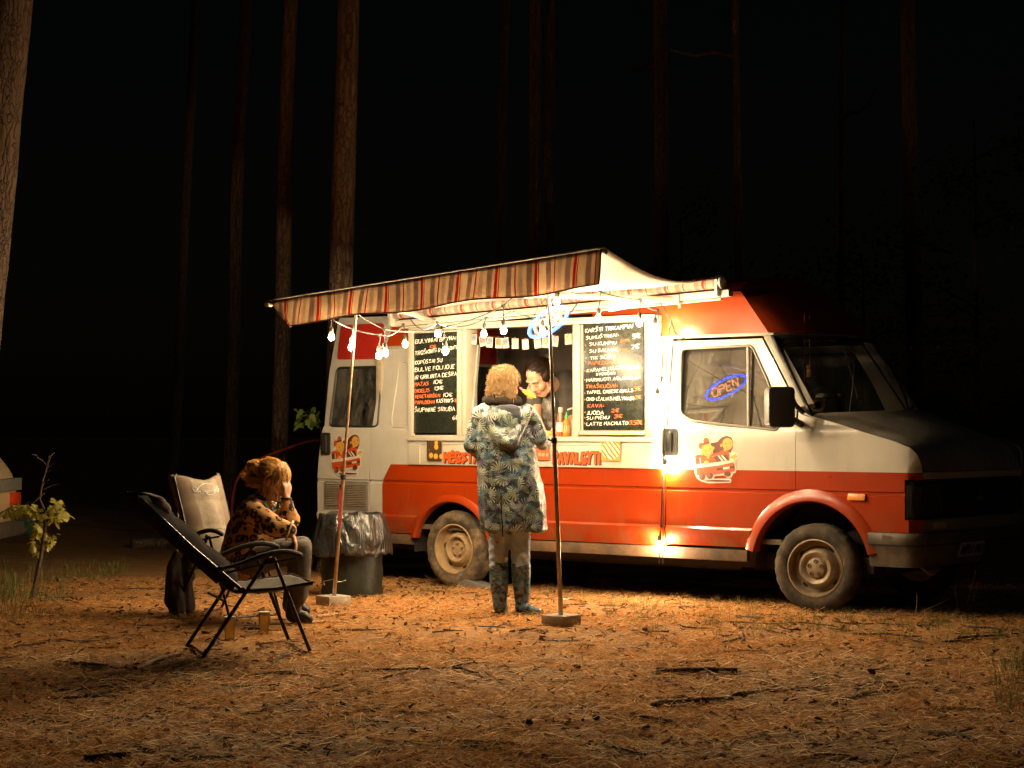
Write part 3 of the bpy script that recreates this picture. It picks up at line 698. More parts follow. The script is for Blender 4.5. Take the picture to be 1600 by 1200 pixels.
# bonnet
zb = lambda s: float(np.interp(s, [0, .2, .45, .72, .86, .93, .97, 1.], [1.515, 1.452, 1.385, 1.308, 1.262, 1.21, 1.15, 1.085]))
def bon(i, j):
    t = math.sin(PI*j)**.6 if 0 < j < 1 else 0.; x0 = -.10+.41*t; xf = .925+.02*math.sin(PI*j) if 0 < j < 1 else .90
    x = x0+(xf-x0)*i; z = zb(i if j in (0, 1) else i)+.05*t*(1-i**6); y = .03+(VW-.06)*j
    if i > .8: y = y+(.5-j)*.16*((i-.8)/.2)**2
    return Vector((x, y, z-.02*t*(i < .02)))
mb = MB(); mb.grid(bon, 24, 21); mb.build('bonnet', pm('dusty_dimmed_bonnet', (.22, .195, .16), .65, var=.35, scale=5, dirt=(.1, .08, .06), dirt_amt=.6, spec=.2), van, 45, fix=False)  # dust on the bonnet, darkened further so the whole bonnet reads as unlit
# nose
fu = lambda u, z, o: P(u, z, o+ys(z)*0)
def nose(name, u0, u1, z0, z1, proud, thick, mat, parent=van, rnd=.012, step=.06):
    poly = rounded([(u0, z0), (u1, z0), (u1, z1), (u0, z1)], rnd, 3) if rnd else [(u0, z0), (u1, z0), (u1, z1), (u0, z1)]
    return panel(name, poly, [], lambda u, z, o: P(u, z, o+proud), thick, mat, parent, step, (), 40)
nose('bonnet_lip', .942, UE-.0, 1.028, 1.08, .0, .03, M['white'])
nose('grille', 1.225, UE-.25, .735, 1.018, -.005, .03, M['plastic'])
for k in range(5): nose('grille_bar', 1.24, UE-.26, .765+k*.05, .78+k*.05, .004, .012, M['rubber'], van, 0)
for u0, u1 in ((.803, 1.215), (UE-.24, UE)):
    hl = nose('headlight', u0, u1, .735, 1.016, -.03, .03, M['plastic'])
    nose('reflector', u0+.03 if u0 < 1 else u0+.02, u1-.03, .77, .965, -.012, .01, pm('dull_reflector', (.5, .46, .4), .3, .4, var=.3, scale=20), hl)
    nose('lens', u0+.008, u1-.008, .752, .985, .004, .006, M['lens'], hl)
    mb = MB(); c2 = P((u0+.27) if u0 < 1 else u0+.12, .865, -.006); mb.lathe([(.085, .0), (.07, -.012), (.03, -.02), (0., -.021)], c2, (1, 0, 0), 20); mb.build('lamp_bowl', M['chrome'], hl)
nose('lower_strip', .954, UE, .635, .725, .0, .03, M['grey_trim']); nose('front_indicator', 1.08, 1.28, .655, .705, .004, .01, M['liner_beige'])
mb = MB(); c2 = P(UF+.83, .89, .012); mb.lathe([(.055, 0), (.055, .012), (.045, .016), (0., .017)], c2, (1, 0, 0), 24); em = mb.build('emblem', M['chrome'], van)
bp = nose('bumper', .50, UE+.0, .375, .628, .028, .05, M['bumper'], van, .02); nose('bumper_groove', .51, UE-.01, .532, .545, .031, .01, M['rubber'], bp, 0)
pl = nose('number_plate', UF+.47, UF+.87, .43, .54, .034, .006, pm('grey_number_plate', (.3, .28, .24), .5, var=.3), bp, .006)  # plate colour held to a dull grey
mb = MB(); q0 = P(.86, .37, -.05)+Vector((0, .1, 0)); mb.tube([q0+Vector((0, 0, .01)), q0+Vector((.05, 0, -.02)), q0+Vector((.09, .02, -.05)), q0+Vector((.11, .05, -.03)), q0+Vector((.08, .07, 0))], .012, 7); mb.build('tow_hook', M['sill'], van, 60)
mb = MB(); (x0, z1), (x1, z0) = SP(1327, 771), SP(1353, 782); mb.prism(rounded([(x0, z0), (x1, z0), (x1, z1), (x0, z1)], .008), lambda a, b, t: P(a, b, t), 0, .022); mb.build('side_indicator', M['amber'], van, 40, .004)
# mirror
mo = onY(1219, 636, -.22); mb = MB()
mb.prism(rounded([(-.105, -.155), (.105, -.155), (.105, .155), (-.105, .155)], .04), lambda a, b, t: mo+Vector((.66*a+.75*t, .75*a-.66*t, b)), -.08, .05)
mr = mb.build('wing_mirror', M['plastic'], van, 40, .012)
mb = MB(); mb.tube([mo+Vector((.02, .10, -.08)), Vector((-.10, .05, mo.z-.14))], .028, 8); mb.tube([mo+Vector((.02, .10, .06)), Vector((-.10, .05, mo.z-.04))], .02, 8); mb.build('mirror_arm', M['plastic'], mr, 60)
mb = MB(); mb.prism([(-.23, 1.50), (-.14, 1.47), (-.14, 1.56), (-.2, 1.62)], lambda a, b, t: P(a, b, t), 0, .014); mb.build('mirror_base', M['grey_trim'], mr, 40)
# sill, chassis, wheel wells
for x0, x1 in ((-4.49, -4.14), (-3.16, -.6)):
    mb = MB(); mb.span((x0, .035, .355), (x1, .08, .449)); mb.build('sill', M['sill'], van, 40, .01)
mb = MB(); mb.span((-4.55, .2, .3), (.55, 1.76, .42)); mb.span((-4.1, .35, .26), (-3.2, 1.6, .40)); mb.tube([(-4.6, .5, .29), (-3.0, .55, .27), (-1.0, .6, .27)], .03, 8); mb.tube([(-WB, .1, .335), (-WB, VW-.1, .335)], .05, 8); mb.build('chassis', M['chassis'], van, 40)
for cx, r in ((0, .52), (ax, .47)):
    mb = MB(); mb.grid(lambda i, j: Vector((cx+r*math.cos(R(-5+190*i)), .03+.34*j, .335+r*math.sin(R(-5+190*i)))), 24, 3); mb.grid(lambda i, j: Vector((cx+r*j*math.cos(R(-5+190*i)), .37, .335+r*j*math.sin(R(-5+190*i)))), 24, 2); mb.build('wheel_well', M['chassis'], van, 180, fix=False)
# wheels
def wheel(x, yo, steer, muddy, name='wheel', flip=False):
    root = empty(name, (x, yo, .335)); root.parent = van; root.rotation_euler.z = steer+(PI if flip else 0)
    def tj(a, h): return 1.
    prof = [(.215, .075), (.235, .092), (.275, .1), (.315, .088), (.333, .072), (.342, .05), (.342, -.05), (.333, -.075), (.3, -.1), (.235, -.092), (.215, -.075)]
    mb = MB(); n = 84; X, Y, Z = frame_of((0, -1, 0)); vs = []
    for k, (r, h) in enumerate(prof):
        for j in range(n):
            a = 2*PI*j/n; rr = r
            if 3 <= k <= 7 and j % 3 == 0: rr -= .005
            p = X*(rr*math.cos(a))+Y*(rr*math.sin(a))+Z*h
            if p.z < -.333: p.z = -.333
            vs.append(p)
    mb.add(vs, [(i*n+j, i*n+(j+1) % n, (i+1)*n+(j+1) % n, (i+1)*n+j) for i in range(len(prof)-1) for j in range(n)])
    mb.build('tyre', M['tyre_mud'] if muddy else M['tyre'], root, 30)
    mt = M['rim_mud'] if muddy else M['rim']
    if muddy: pr = [(.222, .07), (.224, .09), (.214, .092), (.206, .07), (.198, .03), (.19, .008), (.165, .004), (.142, .028), (.128, .052), (.112, .058), (.098, .048), (.088, .02), (.07, .018), (.06, .03), (.0, .034)]
    else: pr = [(.222, .07), (.224, .09), (.214, .092), (.206, .07), (.198, .03), (.19, .008), (.165, .004), (.15, .03), (.14, .06), (.122, .076), (.104, .07), (.086, .05), (.078, .056), (.07, .07), (.05, .075), (.0, .077)]
    pr = [(0., -.05), (.205, -.05), (.212, .05)]+pr
    mb = MB(); mb.lathe(pr, (0, 0, 0), (0, -1, 0), 48, caps=False); rim = mb.build('rim', mt, root, 40)
    for k in range(5):
        a = 2*PI*k/5+.3; rr = .052; p = Vector((math.cos(a)*rr, -(.026 if muddy else .07), math.sin(a)*rr))
        mb = MB()
        if muddy: mb.lathe([(.014, 0), (.013, .018), (.008, .022), (0., .022)], p, (0, -1, 0), 6)
        else: mb.lathe([(.016, .003), (.016, .009), (.011, .010), (.010, .004), (.0, .004)], p, (0, -1, 0), 14)
        mb.build('wheel_nut', M['rim'] if muddy else M['bumper'], rim, 40)
    for k in range(6 if muddy else 4):
        a = 2*PI*k/(6 if muddy else 4)+.9; c2 = Vector((math.cos(a)*.172, -.0085, math.sin(a)*.172)); t_ = Vector((-math.sin(a), 0, math.cos(a))); rd = Vector((math.cos(a), 0, math.sin(a)))
        mb = MB(); mb.add([c2+t_*(.026*math.cos(q))+rd*(.012*math.sin(q))+Vector((0, .001, 0)) for q in np.linspace(0, 2*PI, 14)[:-1]], [tuple(range(13))]); mb.build('vent_slot', M['rubber'], rim, None, fix=False)
    return root
wheel(0, .115, R(10), False); wheel(-WB, .115, 0, True); wheel(0, VW-.115, R(10), False, flip=True); wheel(-WB, VW-.115, 0, False, flip=True)
# far side, rear end, floor and lining
fo = [(-4.645, .455), (-4.645, 1.39), (-4.565, 2.145), (-1.36, 2.145), (-1.36, .455)]+[(ax+ra*math.cos(R(a)), .335+rzz*math.sin(R(a))) for a in np.linspace(a_lo, 180-a_lo, 16)]
mir = lambda u, z, o: Vector((P(u, z, o).x, VW-P(u, z, o).y, z))
panel('body_side', fo, [], mir, .03, M['paint'], van, .3, ZL)
panel('roof_side', rs[:4], [], mir, .025, M['orange'], van, .3, ZL)
d2 = panel('door', door, [win], mir, .035, M['paint'], van, .3, ZL); panel('window', win, [], lambda u, z, o: mir(u, z, o-.014), .005, M['glass'], d2, .4)
panel('wing', wing, [], mir, .02, M['paint'], van, .15, ZL)
panel('cab_lining', door, [win], lambda u, z, o: mir(u, z, o-.045), .01, M['liner'], van, .4)
mb = MB(); mb.grid(lambda t, k: (lambda p: Vector((p.x, VW-p.y-.05, p.z)))(pil(t, k*1.3)), 8, 4); mb.build('pillar_lining', M['liner'], van, 180, fix=False)
mb = MB(); mb.span((-4.6, .06, .5), (-.3, VW-.06, .54)); mb.build('floor', M['liner'], van, 40)
mb = MB(); mb.span((-4.5, VW-.2, .54), (-1.3, VW-.17, 2.44)); mb.span((-4.5, .2, 2.44), (-1.3, VW-.2, 2.455)); mb.span((-1.33, .15, .54), (-1.30, .9, 2.43)); mb.build('lining', M['liner'], van, 40)
mb = MB(); mb.span((-3.5, .03, 1.225), (-2.2, .55, 1.262)); mb.build('counter', M['counter'], van, 40, .004)
mb = MB(); mb.span((-4.3, VW-.5, 1.1), (-1.5, VW-.205, 1.14)); mb.span((-3.3, VW-.4, 1.75), (-1.5, VW-.205, 1.775)); mb.build('shelf', M['liner_beige'], van, 40)
# closed far rear door seen from inside: frame, red inside panel, dark window
rdx = -4.56; mb = MB()
fr_ = sheet([(.97, .5), (1.8, .5), (1.72, 2.42), (.97, 2.42)], [rounded([(1.07, 1.45), (1.66, 1.45), (1.64, 1.98), (1.07, 1.98)], .08, 4)], .5); me = bpy.data.meshes.new('rear_door')
for v in fr_.verts: v.co = Vector((rdx+(v.co.z-1.4)*.06*(v.co.z > 1.4), v.co.x, v.co.z))
fr_.to_mesh(me); fr_.free(); d3 = link_mesh('rear_door', me, M['liner_beige'], van, 30); so_ = d3.modifiers.new('s', 'SOLIDIFY'); so_.thickness = .04
mb = MB(); mb.prism(rounded([(1.07, 2.03), (1.64, 2.03), (1.62, 2.36), (1.07, 2.36)], .05), lambda a, b, t: Vector((rdx+.06+t, a, b)), 0, .008); mb.build('red_panel', M['redpanel'], d3, 40)
mb = MB(); mb.prism(rounded([(1.05, 1.43), (1.68, 1.43), (1.66, 2.0), (1.05, 2.0)], .08), lambda a, b, t: Vector((rdx+.0+t+(b-1.4)*.06, a, b)), 0, .006); mb.build('window', M['glass_dark'], d3, 40)
for y in (.06, .93): mb = MB(); mb.span((-4.63, y, .5), (-4.56, y+.05, 2.14)); mb.build('rear_post', M['liner_beige'], van, 40, .01)
# open near rear door, swung back in line with the side
do = spl([(529, 497), (608, 494), (609, 560), (597, 622), (586, 672), (579, 708), (577, 752), (577, 822), (498, 822), (496, 748), (498, 712), (504, 670), (514, 585)])
wh = rounded(spl([(527, 575), (597, 573), (589, 667), (515, 666)]), .05, 4)
rdoor = panel('rear_door', rounded(do, .03, 2), [wh], lambda u, z, o: P(u, z, o-.004), .05, M['white'], van, .25, ZL, 28); tag(rdoor, 'rear door swung open with red upper panel and louvres')
panel('window', wh, [], lambda u, z, o: P(u, z, o-.012), .006, M['glass_dark'], rdoor, .4)
mb = MB(); mb.tube([P(x, z, -.004) for x, z in wh], .013, 6, closed=True); mb.build('window_rubber', M['rubber'], rdoor, 60)
rp = rounded(spl([(533, 508), (600, 505), (600.5, 561), (527, 562)]), .04, 4); panel('red_panel', rp, [], lambda u, z, o: P(u, z, o+.004), .008, M['redpanel'], rdoor, .4)
handle(502, 676, 516, 711, rdoor)
mb = MB(); (x0, z1), (x1, z0) = SP(509, 751), SP(578, 797); x1 -= .02; mb.span((x0, -.006, z0), (x1, .01, z1)); lv = mb.build('louvre', M['grey_trim'], rdoor, 40)
for side in (0, 1):
    a = x0+.025+side*(x1-x0-.02)/2; b2 = a+(x1-x0-.07)/2
    for k in range(13):
        z = z0+.03+k*(z1-z0-.05)/13; m2 = MB(); m2.add([(a, -.008, z), (b2, -.008, z), (b2, -.022, z+.008), (a, -.022, z+.008), (b2, -.008, z+.012), (a, -.008, z+.012)], [(0, 1, 2, 3), (3, 2, 4, 5)]); m2.build('slat', M['liner_beige'], lv, None, fix=False)
# ---------------------------------------------------------------- serving hatch
YF = -.032                                                # face of the white hatch frame
def F2(px, py, Y=YF): p = onY(px, py, Y); return p.x, p.z
def bar(parent, a, b, y0, y1, name='frame_bar', mat=None, bev=.006):
    mb = MB(); mb.span((a[0], y0, a[1]), (b[0], y1, b[1])); return mb.build(name, mat or M['frame'], parent, 40, bev)
XL, XR, ZT, ZB = -4.145, -1.475, 2.335, 1.295
XO0, XO1 = -3.475, -2.245
hatch = empty('serving_hatch'); hatch.parent = van
bar(hatch, (XL, ZT-.055), (XR, ZT), YF, .13, 'top_rail'); bar(hatch, (XL, ZB-.0), (XR, ZB+.04), YF-.012, .12, 'hatch_sill')
for x0, x1 in ((XL, XL+.055), (XR-.055, XR)): bar(hatch, (x0, ZB+.042), (x1, ZT-.057), YF, .13, 'side_post')
for x0, x1 in ((XO0-.085, XO0-.03), (XO0-.022, XO0+.022), (XO1-.028, XO1+.03)): bar(hatch, (x0, ZB+.042), (x1, ZT-.057), YF-.004, .12, 'mullion')
mb = MB(); mb.span((XL+.057, .0, ZB+.05), (XO0-.09, .02, ZT-.06)); mb.build('blanking_panel', M['frame'], hatch, 40)
mb = MB(); mb.span((XO1+.034, .0, ZB+.05), (XR-.06, .02, ZT-.06)); mb.build('blanking_panel', M['frame'], hatch, 40)
bar(hatch, (XO1+.04, ZB+.055), (XR-.06, ZB+.085), YF-.006, -.002, 'shutter_rail'); bar(hatch, (XO1+.35, ZB+.056), (XR-.12, ZB+.074), YF-.012, YF-.007, 'tape_strip', pm('yellowed_tape', (.62, .42, .14), .6), .001)
# fascia under the hatch
xa, za = F2(637, 725); xb = F2(985, 700)[0]
bar(hatch, (XL-.01, 1.079), (XR, ZB-.003), YF+.012, .02, 'fascia'); 
for a, b2 in (((XL+.14, 1.262), (XR-.19, 1.270)), ((XL+.13, 1.085), (XL+.138, 1.27)), ((XR-.188, 1.085), (XR-.18, 1.27))): bar(hatch, a, b2, YF+.004, YF+.0115, 'fascia_moulding', None, .002)
# ---------------------------------------------------------------- cab interior
def seat(x, y):
    root = empty('cab_seat', (x, y, .95)); root.parent = van
    mb = MB(); mb.box((0, 0, 0), (.5, .48, .16)); mb.build('seat_cushion', M['liner'], root, 40, .04, seg=3)
    mb = MB(); mb.box((-.24, 0, .38), (.14, .48, .66), Matrix.Rotation(R(-8), 3, 'Y')); mb.build('backrest', M['liner'], root, 40, .04, seg=3)
    mb = MB(); mb.box((-.29, 0, .80), (.1, .28, .16), Matrix.Rotation(R(-8), 3, 'Y')); mb.build('headrest', M['liner'], root, 40, .035, seg=3)
seat(-.95, .45); seat(-.95, 1.42)
mb = MB(); mb.grid(lambda i, j: ws(1, j)+Vector((.02-.55*i, 0, -.06-.07*math.sin(PI*i)*.3)), 5, 9); mb.grid(lambda i, j: ws(1, j)+Vector((.02-.55, 0, -.06-.35*i)), 2, 9); mb.build('dashboard', M['plastic'], van, 60, fix=False)
mb = MB(); mb.tube([Vector((-.52, 1.5, 1.32))+Vector((.0+.08*math.sin(t)*.9, .2*math.cos(t), .2*math.sin(t)*.8)) for t in np.linspace(0, 2*PI, 24)[:-1]], .014, 6, closed=True); mb.build('steering_wheel', M['plastic'], van, 60)
# ================================================================== awning, poles, lights
def stripes(name, faint):
    q = NT(name); sx = q.n('SeparateXYZ'); q.l(q.tc(), sx.inputs[0]); f = q.math('FRACT', q.math('DIVIDE', q.math('ADD', sx.outputs[0], 20.), .36))
    cr = (.54, .44, .32); rd = (.42, .055, .03); mv = (.33, .235, .2); lm = (.44, .34, .265)
    st = [(0, rd), (.07, cr), (.09, rd), (.115, cr), (.30, mv), (.42, cr), (.50, rd), (.53, cr), (.60, lm), (.70, cr), (.80, mv), (.93, cr)]
    nd = q.n('ValToRGB'); nd.color_ramp.interpolation = 'CONSTANT'; e = nd.color_ramp.elements
    while len(e) < len(st): e.new(.5)
    for x, (p, c) in zip(e, st): x.position = p; x.color = (*c, 1)
    q.l(f, nd.inputs[0]); c = nd.outputs[0]
    if faint: c = q.mix(.85, c, (.72, .66, .56))
    c = q.mix(q.ramp(q.noise(7, 6), [(.4, 0), (.75, .35)]), c, (.22, .15, .09)); q.color(c); q.set(Roughness=.85)
    q.bump(q.noise(9, 4), .25, .02)
    t = q.n('BsdfTranslucent'); q.l(c, t.inputs[0]); mx = q.n('MixShader'); mx.inputs[0].default_value = .55 if faint else .42
    q.l(q.b.outputs[0], mx.inputs[1]); q.l(t.outputs[0], mx.inputs[2]); q.l(mx.outputs[0], q.out.inputs[0]); return q.m
M['stripe'] = stripes('striped_awning_cloth', False); M['canopy'] = stripes('sun_bleached_awning_underside', True)
M['hem'] = pm('dark_red_hem', (.09, .02, .015), .8); M['alu'] = pm('white_aluminium', (.46, .43, .37), .4, .1, var=.1, scale=6, dirt=(.4, .3, .18), dirt_amt=.3)
YB, YR = -2.25, -.13
bR, bL = onY(943, 393, YB), onY(426, 474, YB); rR, rL = onY(1122, 442, YR), onY(617, 491, YR)
aw = empty('awning', (rL+rR)/2, 'striped roll out awning stretched over the serving side of the van', 'awning'); AO = Vector(aw.location)
def A(p): return Vector(p)-AO
mb = MB()
def can(i, j):
    p = rL.lerp(rR, i).lerp(bL.lerp(bR, i), j); sag = .085*math.sin(PI*j)*(1+.25*math.sin(9*i)*(j > .2))*(.7+.5*i); return A(p+Vector((0, 0, -sag+.012*math.sin(40*i)*j*(1-j)+.03)))
mb.grid(can, 40, 18); mb.build('canopy', M['canopy'], aw, 180, fix=False).modifiers.new('t', 'SOLIDIFY').thickness = .003
mb = MB(); mb.tube([A(rL), A(rR)], .046, 20); mb.build('roller_tube', M['stripe'], aw, 60)
mb = MB()
def val(i, j):
    top = bL.lerp(bR, i); h = .205+.045*i; x = top.x+.22*max(0, 1-i*12)*j; return A(Vector((x, YB-.03+.02*math.sin(26*i+1+2*math.sin(5*i))*j+.014*noise.noise((i*30, j*1.2, 0))*(.3+j)-.02*j, top.z+.012-h*j-.012*math.sin(17*i)*j)))
mb.grid(val, 90, 8); mb.build('valance', M['stripe'], aw, 180, fix=False).modifiers.new('t', 'SOLIDIFY').thickness = .002
mb = MB(); mb.tube([val(i, 1) for i in np.linspace(0, 1, 60)]+[val(1, j) for j in (.75, .5, .25, 0)], .006, 5); mb.build('hem', M['hem'], aw, 60)
mb = MB(); mb.tube([A(bL+Vector((-.03, 0, 0))), A(bR+Vector((.02, 0, 0)))], .022, 12); mb.lathe([(.026, 0), (.026, .05), (.01, .06), (0, .06)], A(bL+Vector((-.02, 0, 0))), (-1, 0, 0), 12); mb.build('front_bar', M['alu'], aw, 60)
mb = MB()
def rail(i, dz): return rL.lerp(rR, i)+Vector((0, .045, dz))
d_ = (rR-rL).normalized(); rotm = Matrix.Rotation(-math.atan2(d_.z, d_.x), 3, 'Y')
mb.box(A((rL+rR)/2+Vector((.04, .03, -.085))), ((rR-rL).length+.12, .07, .055), rotm); mb.box(A((rL+rR)/2+Vector((.02, .045, -.125))), ((rR-rL).length*.99, .035, .018), rotm); mb.build('wall_rail', M['alu'], aw, 40, .006)
for i, s_ in ((-.004, -1), (1.004, 1)):
    mb = MB(); c_ = A(rL.lerp(rR, i)); mb.prism(rounded([(-.055, -.11), (.05, -.11), (.06, .03), (.02, .062), (-.055, .062)], .02), lambda a, b, t: c_+Vector((t, a, b)), -.012, .012); mb.lathe([(.05, 0), (.05, .03), (.035, .036), (0, .036)], c_, (s_, 0, 0), 18); mb.build('end_bracket', M['alu'], aw, 40)
for i0, i1, ib in ((.14, .20, .12), (.88, .60, .90)):
    m0 = rL.lerp(rR, i0)+Vector((0, -.02, -.10)); el = rL.lerp(rR, i1).lerp(bL.lerp(bR, i1), .45)+Vector((0, 0, -.06)); en = bL.lerp(bR, ib)+Vector((0, .02, -.03))
    mb = MB(); mb.tube([A(m0), A(el)], .024, 8); mb.tube([A(el), A(en)], .02, 8); ar = mb.build('folding_arm', M['alu'], aw, 50)
    mb = MB(); mb.box(A(m0+Vector((0, .02, 0))), (.12, .06, .07)); mb.build('arm_mount', M['alu'], ar, 40, .008); mb = MB(); mb.lathe([(.034, -.03), (.034, .03)], A(el), (0, 0, 1), 12); mb.build('arm_joint', M['alu'], ar, 40)

# ---- poles on concrete feet
M['concrete'] = pm('concrete_block', (.36, .30, .23), .9, var=.3, scale=18, bump=.5, bscale=60, dirt=(.2, .13, .07), dirt_amt=.6)
M['polem'] = pm('worn_steel_pole', (.42, .33, .22), .32, .85, var=.3, scale=14, dirt=(.25, .13, .05), dirt_amt=.5, dscale=10)
M['strap'] = pm('red_strap', (.25, .012, .012), .7)
def pole(bx, by, tx, ty, label, seed, left):
    base = onG(bx, by); top = onY(tx, ty, YB+.02); root = empty('awning_pole', base, label, 'pole', 'poles under the awning front bar'); t = top-base
    mb = MB(); rot = Matrix.Rotation(R(45)+YAW+R(-8 if left else 4), 3, 'Z'); mb.box((0, 0, .035), (.205, .205, .085), rot); mb.build('foot_block', M['concrete'], root, 40, .008)
    mb = MB(); s0 = t*(.07/t.z); s1 = t*(.21/t.z); mb.tube([s0, s1], .021, 4); mb.build('socket', M['steel'], root, 40)
    mb = MB(); k = .55 if not left else .45; mb.tube([t*(.1/t.z), t*k], .0155, 12); mb.build('lower_tube', M['polem'], root, 60)
    mb = MB(); mb.tube([t*k, t], .0118, 12); mb.build('upper_tube', M['polem'], root, 60)
    mb = MB(); c_ = t*k; mb.lathe([(.021, -.02), (.021, .02)], c_, t, 12); mb.tube([c_, c_-RV*.03, c_-RV*.045+Vector((0, 0, .012))], .007, 6); mb.build('clamp', M['plastic'], root, 40)
    mb = MB(); c_ = t*(.19/t.z); mb.tube([c_, c_+RV*.05, c_+RV*.085+Vector((0, 0, .014))], .004, 6); mb.tube([c_+Vector((-.09, -.03, -.03)), c_+Vector((-.1, -.03, .0)), c_+Vector((-.02, 0, .02))], .003, 5); mb.build('locking_pin', M['steel'], root, 60)
    if left:
        mb = MB(); a = t*(k-.03); b2 = a-Vector((0, 0, .34))-RV*.012-FV*.01; mb.add([a-RV*.028, a-RV*.004, b2-RV*.004, b2-RV*.022], [(0, 1, 2, 3)]); mb.build('strap', M['strap'], root, None, fix=False).modifiers.new('t', 'SOLIDIFY').thickness = .003
    return root
pole(877, 977, 857, 447, 'metal awning pole right of the customer on a concrete block', 1, False)
pole(521, 946, 556, 490, 'metal awning pole by the black bin bag on a concrete block', 2, True)

# ---- festoon lights
M['bulb'] = emit('lit_bulb', WARM, BULB); M['socket'] = pm('black_lamp_socket', (.03, .026, .022), .5); M['cable'] = pm('black_cable', (.02, .018, .016), .55)
mb = MB(); mb.lathe([(.0, -.034), (.013, -.031), (.022, -.022), (.026, -.008), (.024, .006), (.017, .018), (.012, .026)], (0, 0, 0), (0, 0, 1), 12); _b = mb.build('bulb', M['bulb'], None, 180); BULBME = _b.data; bpy.data.objects.remove(_b)
mb = MB(); mb.lathe([(.0125, .022), (.017, .03), (.018, .055), (.015, .07), (.007, .078), (.004, .085)], (0, 0, 0), (0, 0, 1), 12); _b = mb.build('socket', M['socket'], None, 40); SOCKME = _b.data; bpy.data.objects.remove(_b)
def festoon(label, bulbs, path, sags):
    """bulbs: (px,py,Y,jx,jy); path: list of points or bulb indices"""
    J = [onY(b[3], b[4], b[2]) for b in bulbs]
    root = empty('string_lights', J[0], label, 'string lights', 'festoon lights on the van and awning'); O = Vector(root.location); mb = MB()
    pts = [J[p] if isinstance(p, int) else Vector(p) for p in path]
    for k in range(len(pts)-1):
        a, b = pts[k], pts[k+1]; s_ = sags[k] if isinstance(sags, list) else sags*(b-a).length
        mb.tube([a.lerp(b, t)-O-Vector((0, 0, s_*4*t*(1-t))) for t in np.linspace(0, 1, 9)], .0052, 5)
    for (px, py, Y, jx, jy), j in zip(bulbs, J):
        c = onY(px, py, Y); tl = j-c; tl = tl.normalized() if tl.length > 1e-4 else Vector((0, 0, 1)); tl = (tl+Vector((0, 0, 1.2))).normalized()
        q = Vector((0, 0, 1)).rotation_difference(tl); tp = c+tl*.085
        mb.tube([j-O, (j+tp)/2-O+Vector((.006, 0, .004)), tp-O], .0048, 5); mb.box(j-O, (.022, .014, .02))
        s_ = bpy.data.objects.new('socket', SOCKME); col.objects.link(s_); s_.parent = root; s_.location = c-O; s_.rotation_mode = 'QUATERNION'; s_.rotation_quaternion = q
        b_ = bpy.data.objects.new('bulb', BULBME); col.objects.link(b_); b_.parent = s_; b_.scale = (.88, .88, .9)
    mb.build('cable', M['cable'], root, 60)
B1 = [(518, 526, -2.2, 516, 497), (549, 542, -2.1, 553, 515), (592, 555, -1.95, 594, 523), (633, 537, -.8, 630, 507)]
festoon('left string of four lit bulbs from awning corner to hatch frame', B1, [bL+Vector((.5, .03, -.03)), 0, 1, 2, 3], .03)
B2 = [(602, 551, -2.1, 600, 514), (696, 548, -2.2, 690, 512), (787, 516, -2.15, 786, 478), (870, 471, -2.2, 873, 449), (935, 497, -1.15, 938, 456), (999, 504, -.85, 1000, 468), (1023, 511, -.12, 1027, 484), (1026, 622, -.085, 1034, 590), (1040, 732, -.055, 1037, 707), (1030, 851, -.05, 1033, 822)]
festoon('long string of bulbs crossing under the awning and down beside the cab door', B2, [bL+Vector((.75, .04, -.03)), 0, 1, 2, onY(812, 452, -2.15), 3, 4, 5, 6, onY(1036, 540, -.13), 7, onY(1038, 650, -.08), 8, onY(1034, 770, -.07), 9, onY(1030, 880, -.06)], .035)
B3 = [(684, 521, -1.2, 683, 504), (756, 521, -1.65, 759, 497), (848, 517, -1.7, 846, 497)]
festoon('short string of bulbs hanging along the hatch top rail', B3, [onY(640, 497, -.2), 0, 1, onY(800, 486, -1.7), 2, onY(905, 470, -.2)], .05)
# loose cables by the cab
mb = MB(); o_ = onY(1036, 470, -.15); tag_ = empty('loose_cable', o_, 'black cable draped from awning rail to the cab roof gutter', 'cable')
mb.tube([onY(1030, 470, -.15)-o_, onY(1048, 500, -.1)-o_, onY(1055, 520, -.03)-o_, onY(1072, 531, .03)-o_], .005, 5); mb.tube([onY(1049, 503, -.1)-o_, onY(1046, 512, -.07)-o_, onY(1045, 528, .03)-o_, onY(1042, 560, .03)-o_, onY(1036, 700, -.05)-o_, onY(1036, 880, -.05)-o_], .005, 5); mb.build('cable', M['cable'], tag_, 60)
# light bar on the rail
M['ledbar'] = emit('led_tube', (1, .78, .5), 8.)
c_ = onY(968, 481, -.2); root = empty('light_bar', c_, 'short glowing light bar on the awning rail above right menu', 'lamp')
mb = MB(); mb.tube([onY(952, 484, -.2)-c_, onY(985, 478, -.2)-c_], .014, 10); mb.build('lamp_tube', M['ledbar'], root, 60)
mb = MB(); mb.tube([onY(935, 484, -.185)-c_+Vector((0, 0, .022)), onY(990, 474, -.185)-c_+Vector((0, 0, .022))], .012, 6); mb.build('lamp_holder', M['alu'], root, 60)
